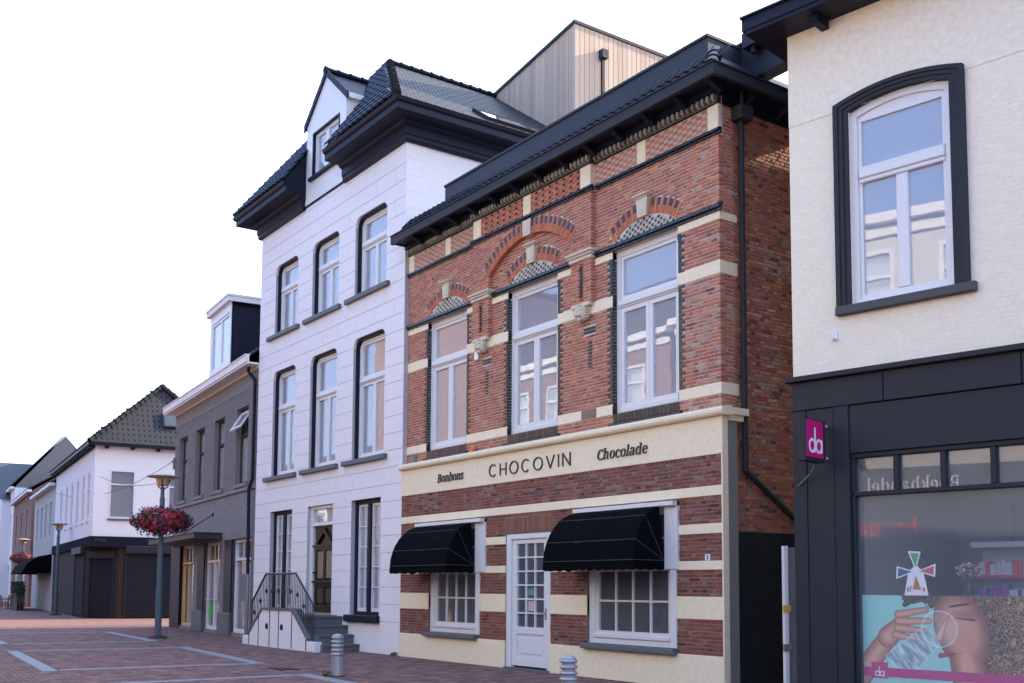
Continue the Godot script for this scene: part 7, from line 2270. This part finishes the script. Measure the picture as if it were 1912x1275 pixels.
# ---------------------------------------------------------------- the other side of the street, which the windows mirror
func build_opposite_side():
	var zo := 15.5
	var red := mat(0.34, 0.17, 0.10, 0.9, {"tex": noise_tex(111, 0.1, Color(0.65, 0.62, 0.6), Color.WHITE, 512, 4), "size": 1.2})
	var dark := mat(0.14, 0.10, 0.08, 0.9, {"tex": noise_tex(112, 0.1, Color(0.65, 0.62, 0.6), Color.WHITE, 512, 4), "size": 1.2})
	var list := [
		["opposite_white_house", "white house with bookshop lettering across the street", -7.4, 16.0, 11.7, 12.4, mat(0.55, 0.52, 0.48, 0.9), [[8.9, 11.0, 9, 1.25], [5.4, 7.8, 9, 1.3]]],
		["opposite_brick_house", "brick house with white cornice and dark tiled roof across the street", -19.8, -7.7, 11.5, 15.6, red, [[8.6, 10.6, 4, 1.3], [5.0, 7.4, 4, 1.3]]],
		["opposite_tall_house", "tall plain brick house across the street", -32.0, -19.9, 16.0, 16.4, red, [[5.0, 7.2, 3, 1.2]]],
		["opposite_low_house", "low dark brick house across the street", -70.0, -32.1, 8.2, 11.0, dark, [[4.8, 7.0, 10, 1.3]]],
		["opposite_far_house", "long pale brick house further along across the street", -130.0, -70.1, 8.8, 11.5, red, [[4.8, 7.0, 12, 1.5]]]]
	for d in list:
		var s := thing(d[0], d[1], "house", Vector3(0, 0, zo), 180.0)
		var a: float = -d[3]; var b: float = -d[2]      # turned round: local x runs the other way
		var holes := []
		for r in d[7]:
			for k in r[2]:
				var cx := lerpf(a + 0.8, b - 0.8, (k + 0.5) / r[2])
				holes.append(rect(cx - r[3] / 2, r[0], cx + r[3] / 2, r[1]))
		part("front_wall", wall_with_holes(a, b, 0, d[4], -0.4, 0.0, holes), d[6], s)
		var bd := MB.new()
		bd.box(Vector3(a, 0, -10), Vector3(a + 0.3, d[4], -0.4)); bd.box(Vector3(b - 0.3, 0, -10), Vector3(b, d[4], -0.4)); bd.box(Vector3(a + 0.3, 0, -10), Vector3(b - 0.3, d[4], -9.7)); bd.box(Vector3(a + 0.3, d[4] - 0.3, -9.7), Vector3(b - 0.3, d[4], -0.4))
		part("side_wall", bd, d[6], s)
		boxp("inner_wall", Vector3(a + 0.31, 0.1, -2.5), Vector3(b - 0.31, d[4] - 0.4, -2.3), M.room_wall, s)
		for h in holes:
			var f := MB.new()
			f.ring(rounded(h.x0 + 0.001, h.x1 - 0.001, h.y0, h.y1 - 0.001, 0.003), rounded(h.x0 + 0.12, h.x1 - 0.12, h.y0 + 0.12, h.y1 - 0.12, 0.002), -0.2, 0.02)
			f.box(Vector3(h.x0 + 0.12, lerpf(h.y0, h.y1, 0.62), -0.15), Vector3(h.x1 - 0.12, lerpf(h.y0, h.y1, 0.62) + 0.1, -0.02))
			var win := part("window", f, M.white_paint, s)
			pane(win, h.x0 + 0.12, h.x1 - 0.12, h.y0 + 0.12, h.y1 - 0.12, -0.1)
			boxp("curtain", Vector3(h.x0 + 0.1, h.y0 + 0.1, -0.36), Vector3(h.x1 - 0.1, h.y1 - 0.1, -0.33), M.curtain, win)
		boxp("shopfront", Vector3(a + 0.3, 0.0, 0.0), Vector3(b - 0.3, 2.75, 0.10), M.dull_navy, s)
		boxp("shop_canopy", Vector3(a + 0.1, 2.76, 0.0), Vector3(b - 0.1, 2.95, 0.9), M.dull_navy, s)
		if d[0] != "opposite_white_house": boxp("shop_fascia", Vector3(a + 0.3, 2.95, 0.0), Vector3(b - 0.3, 4.3, 0.08), mat(0.06, 0.05, 0.05, 0.8), s)
		if d[6] == red and d[2] > -40.0:
			var bl := []
			lay(bl, Transform3D.IDENTITY, a, b, 8.0, minf(d[4], 15.6), holes, {"palette": [Color(0.40, 0.20, 0.11), Color(0.33, 0.155, 0.09), Color(0.27, 0.12, 0.075)], "course": 0.075, "L": 0.25})
			build_bricks(bl, s, M.brick, "brick", 0)
		var co := MB.new()
		co.box(Vector3(a - 0.1, d[4], -0.4), Vector3(b + 0.1, d[4] + 0.25, 0.35)); co.box(Vector3(a, d[4] - 0.35, 0.0), Vector3(b, d[4] - 0.1, 0.10))
		part("cornice", co, M.white_wall, s)
		var rf := MB.new()
		rf.col = Color(0.05, 0.045, 0.042)
		rf.face(Vector3(a, d[4] + 0.25, 0.2), Vector3(b, d[4] + 0.25, 0.2), Vector3(b, d[5], -4.6), Vector3(a, d[5], -4.6))
		rf.face(Vector3(a, d[4] + 0.25, -10), Vector3(b, d[4] + 0.25, -10), Vector3(b, d[5], -4.6), Vector3(a, d[5], -4.6))
		for e in [a, b]: rf.tri(Vector3(e, d[4] + 0.25, 0.2), Vector3(e, d[4] + 0.25, -10), Vector3(e, d[5], -4.6), Vector3(1, 0, 0), Vector3(1, 0, 0), Vector3(1, 0, 0))
		part("roof", rf, M.slate_old, s)
		if d[0] == "opposite_white_house":
			boxp("shop_fascia", Vector3(-15.7, 2.951, 0.0), Vector3(7.1, 4.9, 0.12), mat(0.10, 0.12, 0.12, 0.5), s)
			for t in [["Boekhandel", -11.35, 2.4, 4.22, 0.42, M.white_print, true], ["bruna", -10.24, 1.55, 3.05, 0.5, M.print_red, false]]:
				var tm := text_mesh(t[0], 0.5, 0.03, t[6], t[5], not t[6])
				var o := MeshInstance3D.new()
				o.name = "lettering"
				o.mesh = tm
				s.add_child(o, true)
				var bb := tm.get_aabb()
				var kx: float = t[2] / bb.size.x
				var ky: float = t[4] / bb.size.y
				o.transform = Transform3D(Basis(Vector3(kx, 0, 0), Vector3(0, ky, 0), Vector3(0, 0, 1)), Vector3(t[1] - bb.position.x * kx, t[3] - bb.position.y * ky, 0.14))

# ---------------------------------------------------------------- street furniture
func build_street_furniture():
	for b in [[4.5, 3.78, "grey ribbed metal bollard on the paving before the white stoop"], [11.62, 4.05, "grey ribbed metal bollard on the paving before the shop's corner window"]]:
		var o := thing("bollard", b[2], "bollard", Vector3(b[0], 0.012, b[1]), 0.0, "ribbed street bollards")
		var prof := [Vector2(0.0, 0.0), Vector2(0.105, 0.0), Vector2(0.105, 0.34)]
		for k in 5:
			var y := 0.34 + k * 0.075
			prof.append_array([Vector2(0.085, y + 0.004), Vector2(0.085, y + 0.018), Vector2(0.11, y + 0.030), Vector2(0.115, y + 0.048), Vector2(0.108, y + 0.066), Vector2(0.088, y + 0.074)])
		prof.append_array([Vector2(0.095, 0.72), Vector2(0.07, 0.745), Vector2(0.0, 0.755)])
		var m := MB.new()
		m.lathe(prof, Vector3.ZERO, 24)
		part("post", m, M.bollard, o)
		var ft := MB.new()
		ft.cone(Vector3(0, -0.01, 0), Vector3(0, 0.008, 0), 0.15, 0.145, 20)
		part("foot_ring", ft, M.brown, o)
	lamp_post(Vector3(-11.35, 0.0, 2.2), "tall grey-blue street lamp with a saucer head carrying the flower basket by the grey house", true)
	lamp_post(Vector3(-41.0, 0.0, -1.15), "slim street lamp with a saucer head beside the roller shutters", false)
	lamp_post(Vector3(-64.5, 0.0, -3.75), "distant street lamp with flower basket near the litter bin", true)
	# terrace of the pale grey house
	var F := Transform3D(Basis(Vector3.UP, deg_to_rad(-6.0)).scaled_local(Vector3.ONE * FAR_SCALE), FAR)
	for c in [[-26.2, 1.6, 20.0, "wooden terrace chair beside the hedge planter"], [-18.6, 1.5, 200.0, "wooden terrace chair by the lamp post and shutters"], [-23.8, 1.9, 160.0, "wooden terrace chair beside the dark terrace table"]]:
		var p: Vector3 = F * Vector3(c[0], 0, c[1])
		var o := thing("terrace_chair", c[3], "chair", p, c[2], "terrace chairs")
		var wood := mat(0.16, 0.085, 0.045, 0.6)
		boxp("seat", Vector3(-0.24, 0.43, -0.24), Vector3(0.24, 0.47, 0.24), wood, o)
		for k in 4: boxp("back_slat", Vector3(-0.22, 0.55 + k * 0.1, -0.26), Vector3(0.22, 0.61 + k * 0.1, -0.235), wood, o)
		for q in [[-0.22, -0.24, 0.95], [0.22, -0.24, 0.95], [-0.22, 0.22, 0.66], [0.22, 0.22, 0.66]]: boxp("leg", Vector3(q[0] - 0.02, 0, q[1] - 0.02), Vector3(q[0] + 0.02, q[2], q[1] + 0.02), wood, o)
		for x in [-0.22, 0.22]: boxp("armrest", Vector3(x - 0.03, 0.64, -0.24), Vector3(x + 0.03, 0.67, 0.26), wood, o)
	var tp: Vector3 = F * Vector3(-24.9, 0, 1.6)
	var tb := thing("terrace_table", "round dark terrace table under the dark awning", "table", tp)
	var tm := MB.new()
	tm.cone(Vector3(0, 0.72, 0), Vector3(0, 0.75, 0), 0.4, 0.4, 20)
	part("table_top", tm, M.iron, tb)
	var tg := MB.new()
	tg.cone(Vector3(0, 0, 0), Vector3(0, 0.72, 0), 0.03, 0.03, 8); tg.cone(Vector3(0, 0, 0), Vector3(0, 0.03, 0), 0.25, 0.22, 14)
	part("pedestal", tg, M.iron, tb)
	# hedge in planters
	var hp: Vector3 = F * Vector3(-21.5, 0, 1.35)
	var hd := thing("hedge_planter", "tall leafy hedge in a dark planter before the terrace", "planter", hp, -6.0)
	boxp("trough", Vector3(-2.6, 0, -0.25), Vector3(2.6, 0.55, 0.25), M.anthracite, hd)
	var lf := leaf_cloud(2200, func(): return Vector3(rng.randf_range(-2.6, 2.6), 0.5 + 1.35 * sqrt(rng.randf()), rng.randf_range(-0.28, 0.28)), 0.085, [Color(0.02, 0.045, 0.015), Color(0.035, 0.07, 0.02), Color(0.015, 0.03, 0.012)])
	part("foliage", lf, leaf_mat(), hd).set_meta("kind", "stuff")
	# wall lantern, bin
	var bp := Vector3(-58.8, 0, -2.6)
	var bn := thing("litter_bin", "grey metal litter bin beside the distant lamp post", "bin", bp, -6.0)
	boxp("bin_body", Vector3(-0.3, 0.08, -0.3), Vector3(0.3, 1.25, 0.3), mat(0.22, 0.23, 0.26, 0.5), bn, 0.05)
	boxp("bin_lid", Vector3(-0.33, 1.25, -0.33), Vector3(0.33, 1.36, 0.33), M.anthracite, bn)
	boxp("bin_foot", Vector3(-0.25, 0, -0.25), Vector3(0.25, 0.08, 0.25), M.iron, bn)
	# span wires between the grey house and the corner shop
	var G := Transform3D(Basis(Vector3.UP, deg_to_rad(-5.2)), Vector3(-9.2, 0, -0.05))
	var ends := [[G * Vector3(-11.5, 6.6, 0.1), F * Vector3(-14.5, 6.9, 0.4), "upper thin span wire between the grey house and the white corner house", 0.8], [G * Vector3(-11.5, 5.9, 0.1), F * Vector3(0.1, 6.5, -0.25), "short thin cable sagging from the grey house to the corner house wall", 0.35]]
	for e in ends:
		var o := thing("span_wire", e[2], "wire", e[0])
		var pts := []
		for k in 17:
			var t := k / 16.0
			pts.append((e[1] - e[0]) * t - Vector3(0, e[3] * 4 * t * (1 - t), 0))
		var m := MB.new()
		for k in 16: m.cone(pts[k], pts[k + 1], 0.013, 0.013, 5, false)
		part("cable", m, M.iron, o)
		var an := MB.new()
		an.ball(Vector3.ZERO, Vector3(0.05, 0.05, 0.05), 8, 6)
		part("insulator", an, M.pale_stone, o)

func build_weeds():
	for w in [[4.42, 3.92, "green weed tuft at the foot of the ribbed bollard"], [-0.05, 0.12, "green weed tuft in the joint between white house and shop plinth"], [-2.1, 0.16, "green weed tuft beside the lowest stoop step"]]:
		var o := thing("weed_tuft", w[2], "weed", Vector3(w[0], 0.01, w[1]))
		var lf := leaf_cloud(60, func(): return Vector3(rng.randfn() * 0.05, rng.randf() * 0.06, rng.randfn() * 0.04), 0.05, [Color(0.05, 0.09, 0.02), Color(0.09, 0.12, 0.03)])
		part("leaves", lf, leaf_mat(), o)

func leaf_mat() -> StandardMaterial3D:
	if not M.has("leaf"):
		M.leaf = mat(1, 1, 1, 0.6, {"vc": true})
		M.leaf.backlight_enabled = true
		M.leaf.backlight = Color(0.3, 0.3, 0.2)
	return M.leaf

func leaf_cloud(n: int, where: Callable, size: float, tones: Array) -> MB:
	var m := MB.new()
	for k in n:
		var p: Vector3 = where.call()
		var b := Basis.from_euler(Vector3(rng.randf_range(-1.2, 1.2), rng.randf_range(0, TAU), rng.randf_range(-1.2, 1.2)))
		var s := size * rng.randf_range(0.6, 1.3)
		m.col = tones[rng.randi() % tones.size()] * rng.randf_range(0.8, 1.2)
		m.xf = Transform3D(b, p)
		var up := Vector3(0, 0, 1)
		m.tri(Vector3(-s * 0.35, 0, 0), Vector3(0, s, 0.15 * s), Vector3(0, -s * 0.3, 0), up, up, up)
		m.tri(Vector3(s * 0.35, 0, 0), Vector3(0, s, 0.15 * s), Vector3(0, -s * 0.3, 0), up, up, up)
	m.xf = Transform3D.IDENTITY
	return m

func lamp_post(at: Vector3, label: String, basket: bool):
	var o := thing("street_lamp", label, "street lamp", at, 0.0, "saucer street lamps")
	var m := MB.new()
	m.lathe([Vector2(0.0, 0.0), Vector2(0.13, 0.0), Vector2(0.13, 0.05), Vector2(0.10, 0.10), Vector2(0.098, 1.5), Vector2(0.085, 1.55), Vector2(0.080, 4.35), Vector2(0.062, 4.40), Vector2(0.058, 4.70)], Vector3.ZERO, 16)
	part("pole", m, M.pole, o)
	var ft := MB.new()
	ft.lathe([Vector2(0.30, 0.0), Vector2(0.30, 0.03), Vector2(0.22, 0.07), Vector2(0.12, 0.10)], Vector3.ZERO, 18)
	part("base_collar", ft, M.brown, o)
	var h := MB.new()
	for k in 3:
		var a := TAU * k / 3 + 0.4
		h.tube([Vector3(0, 4.6, 0), Vector3(cos(a) * 0.16, 4.72, sin(a) * 0.16), Vector3(cos(a) * 0.24, 4.95, sin(a) * 0.24)], 0.022, 6)
	part("head_arm", h, M.pole, o)
	var c := MB.new()
	c.lathe([Vector2(0.05, 4.72), Vector2(0.16, 4.76), Vector2(0.19, 4.90), Vector2(0.21, 4.98)], Vector3.ZERO, 20)
	part("lamp_bowl", c, mat(0.55, 0.30, 0.14, 0.35), o)
	var s := MB.new()
	s.lathe([Vector2(0.20, 4.965), Vector2(0.45, 5.0), Vector2(0.50, 5.025), Vector2(0.46, 5.05), Vector2(0.20, 5.10), Vector2(0.0, 5.12)], Vector3.ZERO, 28)
	part("saucer", s, mat(0.42, 0.38, 0.30, 0.5), o)
	if not basket: return
	var b := thing("flower_basket", "round basket of red and magenta flowers hung on " + ("the lamp post before the grey house" if at.x > -30 else "the distant lamp post"), "flower basket", at + Vector3(0, 3.2, 0), 0.0, "lamp post flower baskets")
	var r := MB.new()
	for y in [0.25, 0.55]:
		for k in 24:
			var a0 := TAU * k / 24; var a1 := TAU * (k + 1) / 24
			r.cone(Vector3(cos(a0) * 0.5, y, sin(a0) * 0.5), Vector3(cos(a1) * 0.5, y, sin(a1) * 0.5), 0.012, 0.012, 5, false)
	for k in 8: r.cone(Vector3(0.06 * cos(TAU * k / 8), 0.12, 0.06 * sin(TAU * k / 8)), Vector3(0.5 * cos(TAU * k / 8), 0.55, 0.5 * sin(TAU * k / 8)), 0.012, 0.012, 5, false)
	part("hoop_frame", r, M.iron, b)
	var bulge := func(rad: float):
		var q := Vector3(rng.randfn(), rng.randfn() * 0.8, rng.randfn()).normalized()
		var k := rad * rng.randf_range(0.72, 1.04) * (1.0 + 0.12 * sin(atan2(q.z, q.x) * 3.0 + 0.7))
		return Vector3(q.x * k, 0.42 + q.y * k * 0.50 + (0.10 if rng.randf() < 0.06 else 0.0), q.z * k)
	var lv := leaf_cloud(1800, func(): return bulge.call(0.84), 0.085, [Color(0.014, 0.034, 0.011), Color(0.024, 0.055, 0.016), Color(0.010, 0.024, 0.010)])
	part("foliage", lv, leaf_mat(), b).set_meta("kind", "stuff")
	var fm := MB.new()
	var hues := [Color(0.30, 0.006, 0.014), Color(0.42, 0.012, 0.016), Color(0.22, 0.02, 0.11), Color(0.34, 0.06, 0.20), Color(0.26, 0.004, 0.03), Color(0.36, 0.010, 0.022)]
	for k in 520:
		var p: Vector3 = bulge.call(0.90)
		var hue: Color = hues[rng.randi() % hues.size()] * rng.randf_range(0.8, 1.15)
		fm.col = hue
		var n := (p - Vector3(0, 0.42, 0)).normalized()
		var t := n.cross(Vector3.UP).normalized() if absf(n.y) < 0.95 else Vector3.RIGHT
		var u := n.cross(t)
		var rad := rng.randf_range(0.04, 0.072)
		for q in 5:
			var a0 := TAU * q / 5; var a1 := a0 + 1.05
			var e := p + (t * cos(a0 + 0.5) + u * sin(a0 + 0.5)) * rad + n * 0.012
			fm.tri(p, p + (t * cos(a0) + u * sin(a0)) * rad * 0.8 + n * 0.015, e, n, n, n)
			fm.tri(p, e, p + (t * cos(a1) + u * sin(a1)) * rad * 0.8 + n * 0.015, n, n, n)
	part("blossoms", fm, leaf_mat(), b).set_meta("kind", "stuff")
